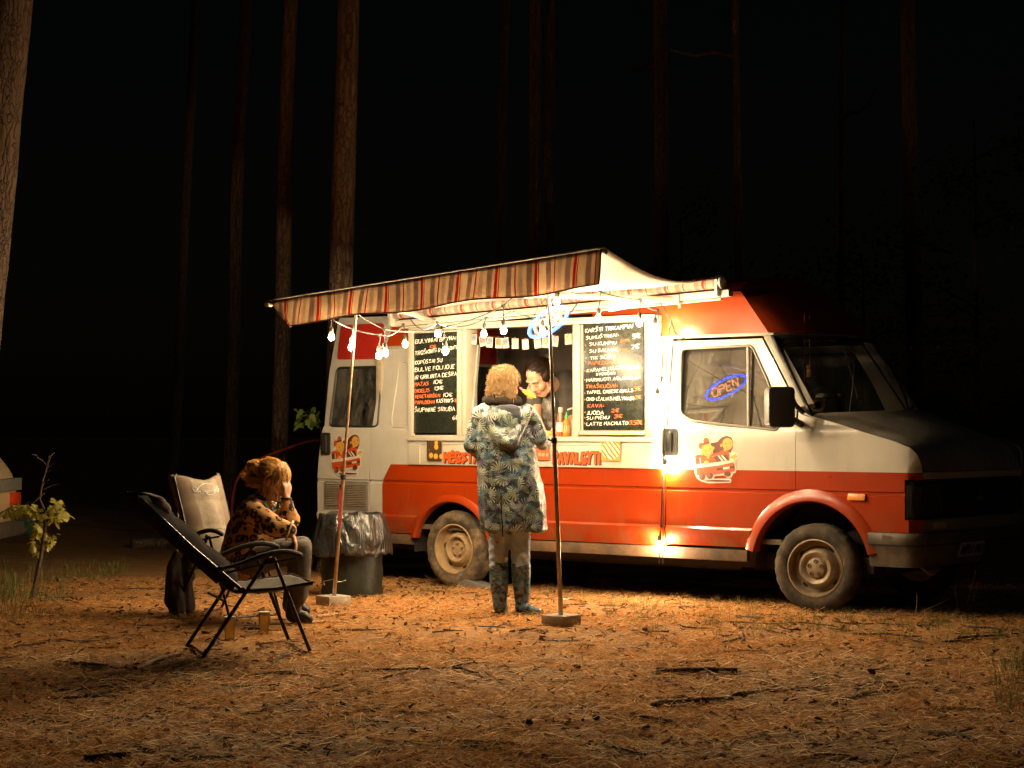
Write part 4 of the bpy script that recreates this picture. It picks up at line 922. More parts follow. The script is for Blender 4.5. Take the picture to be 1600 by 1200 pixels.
# ================================================================== writing: a hand-drawn stroke alphabet
GL = {'A': '003960 1454', 'B': '0009395745 05456371503000', 'C': '58392904122060', 'D': '00093966635000', 'E': '590900 054505'[:0]+'590900 50', 'F': '5909 0900 0545', 'G': '583919050250206164 6434',
 'H': '0900 5950 0555', 'I': '0900', 'J': '39 39322000', 'K': '0900 590550', 'L': '090050', 'M': '00093469 6960', 'N': '00095059'[:6]+'50 5059', 'O': '29070320406367492900'[:18]+'29', 'P': '0009496745 0545'[:0]+'0009496604'[:0]+'00094967550405', 'R': '00094967550405 2550',
 'S': '584919075563524000', 'T': '0969 3930', 'U': '0902204062 6269', 'V': '093069', 'Y': '093569 3520', 'Z': '09590060', 'Q': '2907032040636749 29', 'W': '091035506 9'.replace(' ', ''),
 '0': '29070320406367492 9'.replace(' ', ''), '1': '162920', '2': '07295967 670060'[:8]+'670060', '3': '0959355452300001'[:0]+'08395645 455320 2001', '4': '490363 4940', '5': '5909054553400001', '6': '49060220426345', '7': '095920', '8': '29 2907456340204'[:0]+'2907154552300204455749 29'.split()[0],
 '€': '68391905024062 0343 0545', ':': '1516 1213', ';': '1516 1200', ',': '1100', '.': '1011', '(': '391632 3220', ')': '094633 3310', '*': '2826 0727 '[:0]+'3733 1634 1436 2745'[:0]+'3832 0735 0537 '[:0]+'3733 1535 1634 1436', '-': '1545', 'i': '0006 0809', 'v': '062046', 'n': '0006 052605', 't': '2820 0646', 'l': '0900'}
GL['E'] = '590900 0050 0545'; GL['N'] = '0009 0950 5059'; GL['P'] = '000949675505'; GL['R'] = '000949675505 2550'; GL['3'] = '0859674525 456352300001'; GL['n'] = '0006 05264540'; GL['S'] = '58391905155462302001'[:0]+'584919075463422001'; GL['O'] = '2907032040636749'+'29'; GL['0'] = GL['O']; GL['8'] = '294957150312305335'+'1729'; GL['2'] = '0729496600 0060'; GL['7'] = '095920'; GL['*'] = '2733 2337 1535'
GL.update({'B': '0009496745 0545636150300000'[:26], 'J': '39322010', '(': '39171330', ')': '09272310', 'C': '5839190503204061', 'W': '0910355069', '8': '2949571503103052352729'})
ACC = {'Š': ('S', 'c'), 'Ž': ('Z', 'c'), 'Č': ('C', 'c'), 'Ū': ('U', 'm'), 'Ų': ('U', 'o'), 'Ė': ('E', 'd'), 'Į': ('I', 'o'), 'Ą': ('A', 'o'), 'Ę': ('E', 'o')}
ACS = {'c': [(1.6, 12), (3, 10.4), (4.4, 12)], 'm': [(1, 11), (5, 11.2)], 'd': [(2.6, 10.8), (3, 11.4)], 'o': [(3.6, 0), (3.1, -1.5), (4.3, -1.6)]}
def glyph(ch):
    acc = None
    if ch in ACC: ch, acc = ACC[ch]
    st = []
    for s_ in GL.get(ch, '').split():
        if len(s_) >= 4: st.append([(int(s_[i]), int(s_[i+1])) for i in range(0, len(s_)-1, 2)])
    if acc: st.append(ACS[acc])
    wd = max([p[0] for q in st for p in q], default=3); return st, (wd if ch != 'I' else 1)
def write(text, h, jit=.35, seed=0, gap=2.1, slant=.06):
    rr = random.Random(hash(text) % 1000+seed) if False else random.Random(sum(map(ord, text))+seed); x = 0; out = []
    for ch in text:
        if ch == ' ': x += 3.6; continue
        st, wd = glyph(ch); dy = rr.uniform(-jit, jit)*1.2; sc = 1+rr.uniform(-.07, .07)
        for q in st: out.append([((x+a+b*slant+rr.uniform(-jit, jit))*h/9, (b*sc+dy+rr.uniform(-jit, jit)*.8)*h/9) for a, b in q])
        x += wd+gap
    return out, x*h/9
def chalk(mb, text, x, z, h, width, y, r=.0027, mi=0, rise=0., seed=0):
    """fit the text to the given width, on the plane y"""
    st, wd = write(text, h, seed=seed); k = width/wd if width else 1.
    for q in st: mb.tube([(x+a*k, y, z+b+a*k*rise) for a, b in q], r, 5, mi)
M['chalk'] = pm('white_chalk_pen', (.82, .79, .72), .8, var=.2, scale=60); M['chalk_o'] = pm('orange_chalk_pen', (.8, .16, .05), .8, var=.2, scale=60)
def board_material():
    q = NT('chalk_board'); s_ = q.ramp(q.noise(3, 6, .7, q.mapping((1, 1, .4))), [(.4, 0), (.75, 1)])
    q.color(q.mix(q.math('MULTIPLY', s_, .5), (.012, .015, .011), (.04, .042, .03))); q.set(Roughness=q.ramp(q.noise(14, 6), [(.3, .2), (.8, .38)])); q.bump(q.noise(5, 3), .06, .02); return q.m
M['board'] = board_material()
def menu_board(px0, py0, px1, py1, label, lines, H):
    Yb = -.012; a = onY(px0, py0, Yb); b = onY(px1, py1, Yb); w_, h_ = b.x-a.x, a.z-b.z
    root = empty('menu_board', ((a.x+b.x)/2, Yb, b.z), label, 'menu board', 'chalk menu boards beside the serving window'); O = Vector(root.location)
    mb = MB(); mb.span(Vector((a.x, Yb, b.z))-O, Vector((b.x, Yb+.009, a.z))-O); mb.build('board', M['board'], root, 40, .002)
    for (t, u, v, wd, hh, colr, rise) in lines:
        ml = MB(); chalk(ml, t, a.x+u*w_-O.x, a.z-v*h_-O.z, H*hh, wd*w_ if wd else None, -.0015, .0027 if hh >= .9 else .0022, 0, rise)
        ml.build('bullet_mark' if t == '*' else 'price' if '€' in t else 'written_line', M['chalk_o'] if colr else M['chalk'], root, 60, fix=False)
menu_board(645, 521, 718, 677, 'chalk menu board left of the serving window', [
 ('*', .015, .11, None, .9, 1, 0), ('BULVINIAI BLYNAI', .06, .105, .89, 1.1, 0, .05), ('10€', .36, .155, .16, .8, 1, .05), ('*', .0, .24, None, .9, 1, 0), ('TROŠKINTI RAUGINTI', .05, .222, .92, 1.05, 0, .09), ('KOPŪSTAI SU', .05, .315, .6, 1., 0, .06), ('BULVE FOLIJOJE', .05, .385, .86, 1.05, 0, .05), ('IR GRILINTA DEŠRA', .05, .465, .91, 1.05, 0, .06),
 ('.MAŽAS', .02, .53, .34, .95, 1, .03), ('10€', .44, .51, .22, 1., 0, .03), ('.DIDELIS', .02, .595, .36, .95, 1, .03), ('13€', .46, .572, .22, 1., 0, .03), ('-VEGETARIŠKAI', .01, .652, .6, .9, 1, .03), ('10€', .65, .64, .22, 1., 0, .03), ('-PAPILDOMAI', .01, .712, .48, .95, 1, .02), ('KASTINYS', .52, .70, .36, 1., 0, .03), ('1€', .89, .695, .1, 1., 1, .0), ('*', .0, .79, None, .9, 1, 0), ('ŠIUPININĖ SRIUBA', .04, .79, .88, 1.1, 0, .02), ('6€', .86, .87, .13, 1.1, 0, 0)], .032)
RL = [('KARŠTI TRIKAMPIAI', .04, .10, .8, 1.2, 0, .05), ('SUMUŠTINIAI:', .05, .165, .55, 1., 0, .05), ('*', .03, .235, None, 1., 1, 0), ('SU KUMPIU', .11, .225, .46, 1., 0, .02), ('2vnt.', .62, .20, .17, .95, 1, .04), ('5€', .82, .17, .14, 1.3, 0, .05), ('*', .02, .295, None, 1., 1, 0), ('SU SALIAMI', .11, .29, .47, 1., 0, .03), ('4vnt.', .61, .285, .15, .95, 1, .02), ('7€', .80, .27, .14, 1.3, 0, .05), ('*', .04, .355, None, 1., 1, 0), ('TIK SŪRIS', .12, .355, .44, .9, 0, .03), ('PAPILDOMAI:', .09, .405, .49, 1., 1, .02), ('2vnt.', .71, .395, .18, .8, 1, .05), ('*', .02, .475, None, 1., 1, 0), ('KARAMELIZUOTI', .07, .472, .61, 1., 0, .05), ('0,50€', .73, .455, .22, .95, 0, .06), ('SVOGŪNAI', .22, .505, .33, .75, 0, .03), ('*', .02, .56, None, 1., 1, 0), ('MARINUOTI AGURKĖLIAI', .06, .562, .9, .95, 0, .03), ('TRAŠKUČIAI:', .05, .625, .53, 1.05, 1, .02), ('*', .02, .685, None, 1., 1, 0), ('TAFFEL CHEESE BALLS', .06, .678, .78, .95, 0, .03), ('3€', .84, .655, .13, 1.2, 1, .02), ('*', .02, .745, None, 1., 1, 0), ('OHO (ŽALIAS;MĖLYNAS)', .06, .742, .79, 1., 0, .01), ('2€', .86, .73, .11, 1., 1, .03), ('KAVA:', .08, .805, .28, 1.1, 1, .01), ('*', .02, .865, None, 1., 1, 0), ('JUODA', .06, .872, .3, 1.1, 0, .02), ('2€', .47, .85, .15, 1., 1, .02), ('*', .02, .915, None, 1., 1, 0), ('SU PIENU', .06, .92, .39, 1., 0, .03), ('3€', .52, .905, .15, 1., 1, .02), ('*', .02, .97, None, 1., 1, 0), ('LATTE MACHIATO', .06, .975, .7, 1., 0, .02), ('3,50€', .77, .965, .22, 1.2, 1, .0)]
menu_board(911, 500, 1006, 672, 'larger chalk menu board right of the serving window', [(t, u, .02+v*.965, wd, h*.88, c_, r_) for t, u, v, wd, h, c_, r_ in RL], .03)

# ---- bold painted words on the fascia, flat ribbons cut from vinyl
M['vinyl_o'] = pm('orange_vinyl', (.46, .07, .008), .5, var=.1); M['vinyl_d'] = pm('dark_brown_vinyl', (.06, .018, .012), .5, var=.1)
def vinyl(text, px0, pxe, py, hpx, parent, name):
    Yv = YF+.012; a, b = onY(px0, py, Yv-.004), onY(pxe, py, Yv-.004); h = hpx/195.; st, wd = write(text, h, .18, 5, 2.6, .0); k = (b.x-a.x)/wd; lay = 0
    for nm, m, off, hw, y0 in (('shadow', 'vinyl_d', (.008, -.006), .016, -.0010), (name, 'vinyl_o', (0, 0), .0115, -.004)):
        mb = MB(); n = 0
        for q in st:
            for i in range(len(q)-1):
                p0 = Vector((a.x+q[i][0]*k+off[0], a.z+q[i][1]+off[1])); p1 = Vector((a.x+q[i+1][0]*k+off[0], a.z+q[i+1][1]+off[1])); d = (p1-p0)
                if d.length < 1e-5: continue
                d.normalize(); nn = Vector((-d.y, d.x))*hw; p0 = p0-d*hw*.8; p1 = p1+d*hw*.8; y = Yv+y0-.00003*(n % 80); n += 1
                mb.add([(c.x, y, c.y) for c in (p0-nn, p1-nn, p1+nn, p0+nn)], [(0, 1, 2, 3)])
        o = mb.build(nm, M[m], parent, None, fix=False)
sg = empty('painted_slogan'); sg.parent = van
vinyl('MĖGSTANTIEMS', 694, 800, 721, 15, sg, 'lettering'); vinyl('PAVALGYTI', 864, 940, 723, 17, sg, 'lettering')
def food_print(name, px0, py0, px1, py1, m, tilt=0.):
    a, b = onY(px0, py0, YF-.006), onY(px1, py1, YF-.006); c_ = (a+b)/2; mb = MB(); mb.box((0, 0, 0), (b.x-a.x, .002, a.z-b.z)); o = mb.build(name, m, van, None); o.location = c_; o.rotation_euler.y = tilt; return o
def food_mat(name, bgc, fg, sc):
    q = NT(name); v = q.n('TexVoronoi'); v.inputs['Scale'].default_value = sc; v.inputs['Randomness'].default_value = .6; q.l(q.tc(), v.inputs['Vector']); f = q.ramp(v.outputs[0], [(.3, 0), (.42, 1)])
    q.color(q.mix(f, q.mix(q.noise(60, 3), fg, tuple(x*.5 for x in fg)), bgc)); q.set(Roughness=.35); return q.m
food_print('food_picture', 667, 689, 690, 720, food_mat('round_pancakes_print', (.06, .03, .015), (.75, .38, .05), 15)); food_print('food_picture', 836, 690, 858, 719, food_mat('sausage_print', (.3, .09, .03), (.6, .35, .2), 22))
def sandwich():
    q = NT('toast_print'); wv = q.n('TexWave'); wv.inputs['Scale'].default_value = 13; wv.inputs['Distortion'].default_value = 2.; wv.bands_direction = 'DIAGONAL'; q.l(q.tc(), wv.inputs['Vector'])
    g_ = q.n('TexGradient', gradient_type='SPHERICAL'); q.l(q.mapping((9, 9, 11)), g_.inputs[0]); q.color(q.mix(q.ramp(g_.outputs[0], [(.12, 0), (.2, 1)]), (.5, .22, .04), q.ramp(wv.outputs[0], [(.35, (.25, .1, .03)), (.55, (.8, .66, .4))]))); q.set(Roughness=.35); return q.m
food_print('food_picture', 940, 687, 969, 720, sandwich(), R(2))

# ---- vinyl van emblem: two people waving out of a little van, flat layers
M['v_cream'] = pm('cream_vinyl', (.5, .46, .38), .45, var=.05); M['v_brown'] = pm('brown_vinyl', (.085, .022, .014), .45, var=.05); M['v_red'] = pm('orange_red_vinyl', (.42, .05, .006), .45, var=.05); M['v_skin'] = pm('ochre_vinyl', (.5, .25, .04), .45, var=.05)
def ell(cx, cy_, rx, ry, n=18, rot=0.): return [(cx+rx*math.cos(t)*math.cos(rot)-ry*math.sin(t)*math.sin(rot), cy_+rx*math.cos(t)*math.sin(rot)+ry*math.sin(t)*math.cos(rot)) for t in np.linspace(0, 2*PI, n+1)[:-1]]
EM = [(0, [(55, 520), (150, 480), (140, 300), (180, 230), (230, 150), (330, 150), (370, 235), (480, 235), (560, 130), (680, 110), (780, 170), (800, 300), (770, 440), (880, 450), (890, 530), (830, 600), (845, 720), (840, 820), (790, 840), (760, 910), (680, 925), (620, 870), (440, 890), (430, 935), (740, 935), (760, 975), (735, 1015), (330, 1020), (200, 990), (110, 930), (70, 840), (48, 700)]),
 (1, [(360, 270), (490, 245), (540, 190), (600, 145), (680, 130), (760, 165), (792, 250), (785, 360), (740, 450), (650, 430), (420, 470)]), (3, ell(685, 285, 98, 112)), (3, ell(568, 310, 20, 30)), (2, [(530, 440), (600, 395), (690, 395), (720, 480), (725, 560), (690, 560), (640, 450)]), (3, [(612, 370), (665, 385), (660, 420), (615, 415)]),
 (1, ell(652, 283, 10, 14)), (1, ell(738, 268, 10, 14)), (1, [(655, 330), (735, 322), (715, 358), (670, 358)]), (0, [(668, 335), (728, 329), (712, 350), (678, 350)]), (3, ell(790, 525, 50, 34, 12, -.4)), (3, ell(830, 490, 12, 36, 8, .25)), (3, ell(855, 520, 12, 34, 8, 1.)), (3, ell(812, 570, 12, 26, 8, -.2)),
 (2, [(75, 510), (120, 490), (700, 430), (720, 470), (80, 560)]), (1, [(85, 552), (180, 545), (420, 520), (480, 505), (670, 475), (735, 600), (440, 640), (92, 665)]), (0, [(500, 502), (525, 498), (610, 600), (580, 604)]), (0, [(560, 494), (590, 490), (680, 592), (640, 598)]), (0, [(165, 548), (185, 546), (188, 655), (172, 657)]),
 (2, [(200, 590), (240, 530), (300, 520), (400, 520), (450, 550), (480, 615), (330, 640), (205, 655)]), (3, [(300, 510), (352, 505), (350, 560), (305, 560)]), (2, ell(190, 320, 42, 62)), (2, ell(285, 225, 52, 60)), (3, ell(310, 395, 110, 122, 20, -.2)), (3, ell(420, 362, 24, 32)), (3, ell(212, 470, 22, 30)), (1, [(215, 270), (350, 235), (345, 275), (225, 312)]), (1, ell(285, 412, 9, 13)), (1, ell(366, 374, 9, 13)), (1, [(305, 455), (390, 425), (375, 465), (330, 480)]), (0, [(318, 457), (383, 434), (370, 458), (335, 470)]),
 (0, [(92, 668), (440, 632), (735, 592), (800, 625), (510, 690), (95, 735)]), (3, ell(295, 630, 48, 36)), (2, [(95, 738), (510, 690), (805, 635), (820, 690), (815, 795), (530, 840), (180, 880), (120, 870)]), (1, [(480, 735), (810, 685), (812, 740), (482, 790)]), (0, [(608, 722), (730, 706), (728, 745), (610, 762)]), (1, [(150, 798), (440, 755), (440, 762), (150, 806)]),
 (1, ell(215, 895, 55, 66)), (2, ell(196, 890, 22, 40)), (1, ell(360, 875, 58, 62)), (2, ell(340, 870, 22, 38)), (1, ell(690, 845, 62, 50)), (1, [(240, 965), (480, 955), (735, 965), (735, 985), (480, 988), (330, 985)])]
def emblem(name, mapf, base_out, parent):
    mb = MB(); k = 0
    for mi, poly in EM:
        bm = bmesh.new(); vs = []
        for a, b in poly:
            x, z = mapf(a, b); vs.append(bm.verts.new((x, 0, z)))
        es = [bm.edges.new((vs[i], vs[(i+1) % len(vs)])) for i in range(len(vs))]
        bmesh.ops.triangle_fill(bm, use_beauty=True, edges=es, normal=(0, -1, 0)); bm.verts.index_update()
        o_ = base_out+.00018*k; mb.add([P(v.co.x, v.co.z, o_) for v in bm.verts], [[v.index for v in f.verts] for f in bm.faces], mi); bm.free(); k += 1
    mb.build(name, [M['v_cream'], M['v_brown'], M['v_red'], M['v_skin']], parent, None, fix=False)
emblem('sticker', lambda a, b: SP(1080+a/12, 670+b/12), .002, dr)
emblem('sticker', lambda a, b: SP(480+(303+(a-75)*(367/745))/8, 620+(470+(b-130)*(510/880))/8), .0005, rdoor)
# number plate characters
mb = MB(); st, wd = write('NRU 141', .07, .1, 2)
for q in st: mb.tube([P(UF+.50+a*.34/wd, .452+b*.9, .0405) for a, b in q], .005, 5)
mb.build('plate_characters', M['rubber'], pl, 60, fix=False)

# ---- OPEN neon sign hung on the pole
M['neon_b'] = emit('blue_neon', (.02, .09, 1.), 7.); M['neon_r'] = emit('orange_neon', (1., .30, .12), 6.); M['acrylic'] = thin_glass('clear_acrylic', (.9, .9, .92), .05)
c_ = onY(856, 503, -1.12); root = empty('neon_sign', c_, 'oval neon OPEN sign with blue rim and orange letters', 'neon sign'); tl = R(25)
def nsp(a, b, o=0.): return Vector((a*math.cos(tl)-b*math.sin(tl), o, a*math.sin(tl)+b*math.cos(tl)))
mb = MB(); mb.prism(ell(0, 0, .225, .098, 32), lambda a, b, t: nsp(a, b, t), .006, .011); mb.build('backing', M['acrylic'], root, 40)
for rx, ry in ((.212, .088), (.2, .076)):
    mb = MB(); mb.tube([nsp(a, b) for a, b in ell(0, 0, rx, ry, 48)], .0042, 6, closed=True); mb.build('blue_tube', M['neon_b'], root, 60)
x = -.143
for ch in 'OPEN':
    st, wd = glyph(ch); mb = MB(); h = .088
    for q in st: mb.tube([nsp(x+a*.0098, b*h/9-.044) for a, b in q], .0042, 6)
    mb.build('letter_tube', M['neon_r'], root, 60, fix=False); x += (wd+1.6)*.0098
mb = MB(); mb.tube([nsp(.02, .09, .0), nsp(.03, .13, .03), nsp(.02, .2, .06)], .003, 5); mb.tube([nsp(-.15, .07, .0), nsp(-.06, .17, .04), nsp(.02, .2, .06)], .003, 5); mb.build('wire', M['cable'], root, 60)
# ---- photo garland across the hatch
M['photo_white'] = pm('photo_border', (.4, .38, .35), .5, var=.05)
pp = [(740, 526), (754, 529), (765, 531), (779, 532), (790, 532), (805, 533), (821, 534), (840, 532), (852, 531), (867, 529), (888, 526), (900, 523)]
o_ = onY(735, 523, .05); root = empty('photo_garland', o_, 'string of small instant photos pegged across the serving window', 'garland')
mb = MB(); mb.tube([onY(733, 520, .05)-o_]+[onY(a, b-5, .05)-o_ for a, b in pp]+[onY(907, 517, .05)-o_], .0025, 4); mb.build('string', M['cable'], root, 60)
for k, (a, b) in enumerate(pp):
    q = NT('photo_print'); cA = random.choice([(.25, .09, .04), (.12, .1, .09), (.35, .22, .12), (.1, .12, .16)]); q.color(q.ramp(q.noise(38+k, 4), [(.4, cA), (.6, tuple(min(1, v*1.8) for v in cA))])); q.set(Roughness=.3)
    p = onY(a, b+4, .044)-o_; rt = Matrix.Rotation(random.uniform(-.16, .16), 3, 'Y'); mb = MB(); mb.box(p, (.072, .002, .09), rt); ph = mb.build('photo', M['photo_white'], root, None)
    mb = MB(); mb.box(p+rt @ Vector((0, -.0022, .010)), (.056, .001, .056), rt); mb.build('picture', q.m, ph, None); mb = MB(); mb.box(p+rt @ Vector((0, -.003, .047)), (.006, .008, .02), rt); mb.build('peg', M['twig_pale'] if k % 3 else M['v_red'], ph, None)
# ================================================================== people
def skin_mat(name, c):
    q = NT(name); q.color(q.ramp(q.noise(14, 5), [(.3, tuple(x*.82 for x in c)), (.7, c)])); q.set(Roughness=.5); q.b.inputs['Subsurface Weight'].default_value = .12; q.b.inputs['Subsurface Radius'].default_value = (.012, .004, .002); q.bump(q.noise(120, 3), .1, .003); return q.m
M['skin'] = skin_mat('skin', (.52, .29, .19)); M['skin_b'] = skin_mat('skin_tanned', (.52, .28, .17))
def hair_mat(name, c, c2):
    q = NT(name); q.color(q.ramp(q.noise(70, 4, .6, q.mapping((1, 1, .25))), [(.3, c2), (.7, c)])); q.set(Roughness=.38); q.b.inputs['Specular IOR Level'].default_value = .45; q.bump(q.noise(160, 3, .5, q.mapping((1, 1, .12))), .5, .004); t = q.n('BsdfTranslucent'); t.inputs[0].default_value = (*c, 1); mx = q.n('MixShader'); mx.inputs[0].default_value = .5; q.l(q.b.outputs[0], mx.inputs[1]); q.l(t.outputs[0], mx.inputs[2]); q.l(mx.outputs[0], q.out.inputs[0]); return q.m
M['blond'] = hair_mat('curly_blond_hair', (.46, .30, .135), (.16, .085, .035)); M['ginger'] = hair_mat('strawberry_blond_hair', (.9, .62, .27), (.62, .36, .12)); M['darkhair'] = hair_mat('dark_brown_hair', (.055, .028, .017), (.02, .011, .008))
def fan_print(name, cols, base, scale, kind='Object', plane=('X', 'Z')):
    """fan palm fronds: radial blades round scattered centres"""
    q = NT(name); s0 = q.n('SeparateXYZ'); q.l(q.tc(), s0.inputs[0]); col_ = None; layers = []
    for k, (sc, off) in enumerate(((scale*1.7, 2.2), (scale, 0.), (scale*1.35, 5.3), (scale*.8, 9.1))):
        cb = q.n('CombineXYZ'); q.l(s0.outputs[plane[0]], cb.inputs[0]); q.l(s0.outputs[plane[1]], cb.inputs[1]); cb.inputs[2].default_value = 0
        mp = q.mapping((sc, sc, sc), (0, 0, .4+k), (off, off*.7, 0), cb.outputs[0])
        v = q.n('TexVoronoi', voronoi_dimensions='2D'); v.inputs['Scale'].default_value = 1.; q.l(mp, v.inputs['Vector'])
        dv = q.n('VectorMath', operation='SUBTRACT'); q.l(mp, dv.inputs[0]); q.l(v.outputs['Position'], dv.inputs[1]); s1 = q.n('SeparateXYZ'); q.l(dv.outputs[0], s1.inputs[0])
        ang = q.math('ARCTAN2', s1.outputs[1], s1.outputs[0]); cs = q.n('SeparateColor'); q.l(v.outputs['Color'], cs.inputs[0])
        an2 = q.math('ADD', q.math('MULTIPLY', ang, 17.), q.math('MULTIPLY', q.noise(9, 2), 5.)); blade = q.ramp(q.math('SINE', an2), [(.36, 0), (.55, 1)])
        half = q.ramp(q.math('COSINE', q.math('ADD', ang, q.math('MULTIPLY', cs.outputs[0], 6.28))), [(.22, 0), (.28, 1)]); far_ = q.ramp(v.outputs['Distance'], [(.05, 0), (.09, 1), (.58, 1), (.66, 0)])
        m = q.math('MULTIPLY', q.math('MULTIPLY', blade, half), far_)
        cc = q.n('ValToRGB'); cc.color_ramp.interpolation = 'CONSTANT'; e = cc.color_ramp.elements
        while len(e) < len(cols): e.new(.5)
        for i, x in enumerate(e): x.position = i/len(cols); x.color = (*cols[(i+k) % len(cols)], 1)
        q.l(cs.outputs[1], cc.inputs[0]); layers.append((m, cc.outputs[0]))
    c = q.ramp(q.noise(7, 3), [(.4, base), (.7, tuple(x*2.2 for x in base))])
    for m, cc in layers: c = q.mix(m, c, cc)
    q.color(c); q.set(Roughness=.42); q.bump(q.noise(40, 4), .15, .004); return q.m
M['coat'] = fan_print('palm_print_raincoat', [(.29, .3, .21), (.16, .21, .155), (.34, .35, .28), (.1, .2, .27), (.23, .26, .17), (.42, .42, .38), (.2, .19, .26)], (.014, .02, .026), 10.5)
M['boots'] = fan_print('floral_rubber_boot', [(.12, .26, .34), (.13, .3, .38), (.36, .33, .27), (.08, .2, .27)], (.012, .012, .016), 17)
def leopard():
    q = NT('leopard_knit'); nz = q.n('TexNoise'); nz.inputs['Scale'].default_value = 16; q.l(q.tc(), nz.inputs['Vector'])
    ad = q.n('VectorMath', operation='MULTIPLY_ADD'); q.l(nz.outputs['Color'], ad.inputs[0]); ad.inputs[1].default_value = (.025, .025, .025); q.l(q.tc(), ad.inputs[2])
    v = q.n('TexVoronoi'); v.inputs['Scale'].default_value = 17; v.inputs['Randomness'].default_value = .8; q.l(ad.outputs[0], v.inputs['Vector'])
    ring = q.ramp(v.outputs['Distance'], [(.17, 0), (.23, 1), (.47, 1), (.54, 0)]); gaps = q.ramp(q.noise(34, 2), [(.36, 0), (.42, 1)])
    base = q.ramp(q.noise(8, 4), [(.3, (.42, .2, .07)), (.7, (.62, .33, .13))]); inner = q.ramp(v.outputs['Distance'], [(.2, 1), (.26, 0)])
    c = q.mix(q.math('MULTIPLY', inner, .5), base, (.2, .085, .03)); c = q.mix(q.math('MULTIPLY', ring, gaps), c, (.014, .01, .008)); q.color(c); q.set(Roughness=.95); q.bump(q.noise(150, 3), .6, .006); return q.m
M['leopard'] = leopard()
M['denim'] = pm('washed_grey_leggings', (.38, .47, .6), .8, var=.25, scale=20, bump=.3, bscale=80); M['fleece'] = pm('dark_fleece', (.018, .014, .011), 1., var=.3, bump=.5, spec=.05); M['lining'] = pm('grey_hood_lining', (.03, .033, .042), .95, var=.2, scale=9)
M['trouser'] = pm('grey_brown_trousers', (.1, .085, .072), .9, var=.25, scale=15, bump=.3); M['bootblk'] = pm('black_leather_boot', (.022, .018, .015), .45, var=.3, bump=.3); M['tee'] = pm('dark_grey_tee', (.065, .056, .048), .9, var=.2, scale=10, bump=.2); M['starw'] = pm('white_star_print', (.7, .68, .62), .7)
M['eye'] = pm('eye', (.03, .02, .015), .2); M['lash'] = pm('brow', (.05, .028, .018), .8); M['lip'] = pm('lip', (.42, .15, .11), .5); M['feather_y'] = pm('yellow_feather', (.75, .42, .03), .7, var=.3, scale=40); M['feather_p'] = pm('pink_bead', (.8, .12, .2), .5); M['cuff'] = pm('cream_lace', (.6, .5, .36), .8, var=.3, scale=60)

def basis(f, up=(0, 0, 1)):
    f = Vector(f).normalized(); r = f.cross(Vector(up)).normalized(); u = r.cross(f).normalized(); return r, f, u
def head_parts(c, f, base, sc=1., up=(0, 0, 1), wide=1.):
    r, f, u = basis(f, up); c = Vector(c); m = Matrix((r, f, u)).transposed(); W_ = wide
    h = lambda a, b, d: c+(r*a*W_+f*b+u*d)*sc
    P_ = [('e', h(0, -.014, .032), (.077*sc*W_, .095*sc, .085*sc), m), ('e', h(0, .018, -.028), (.064*sc*W_, .076*sc, .09*sc), m), ('c', h(-.018, .058, -.092), .026*sc, h(.018, .058, -.092), .026*sc),
          ('c', h(0, .088, .008), .0085*sc, h(0, .111, -.026), .0125*sc), ('c', h(-.012, .098, -.031), .008*sc, h(.012, .098, -.031), .008*sc), ('c', h(-.042, .072, .024), .013*sc, h(.042, .072, .024), .013*sc), ('c', h(-.02, .082, -.058), .0095*sc, h(.02, .082, -.058), .0095*sc)]
    for s_ in (-1, 1): P_ += [('e', h(s_*.04, .058, -.026), (.03*sc, .03*sc, .03*sc)), ('e', h(s_*.08, -.006, -.005), (.012*sc, .021*sc, .033*sc), m), ('c', h(s_*.045, .02, -.075), .028*sc, h(s_*.02, .05, -.09), .024*sc)]
    P_.append(('c', h(0, -.015, -.06), .05*sc*W_, base, .06*sc*W_)); h.m = m; return P_, h
def face_bits(h, parent, sc, closed=False, eyem='eye'):
    for s_ in (-1, 1):
        mb = MB()
        if closed: mb.tube([h(s_*.02, .084, -.004), h(s_*.034, .083, -.008), h(s_*.048, .074, -.005)], .0025*sc, 5)
        else: mb.lathe([(0, -.009*sc), (.008*sc, -.004*sc), (.0095*sc, 0), (.008*sc, .004*sc), (0, .009*sc)], h(s_*.034, .079, .003), (h(s_*.04, .079, 0)-h(0, .079, 0)), 10)
        mb.build('eye', M[eyem], parent, 60); mb = MB(); mb.tube([h(s_*.016, .089, .026), h(s_*.036, .089, .033), h(s_*.056, .073, .026)], [.0035*sc, .004*sc, .002*sc], 5); mb.build('eyebrow', M['lash'], parent, 60)
    mb = MB(); mb.tube([h(-.024, .082, -.058), h(-.008, .092, -.054), h(.008, .092, -.054), h(.024, .082, -.058)], [.003, .006, .006, .003], 6); mb.tube([h(-.022, .082, -.061), h(0, .091, -.067), h(.022, .082, -.061)], [.003, .007, .003], 6); mb.build('lips', M['lip'], parent, 60)
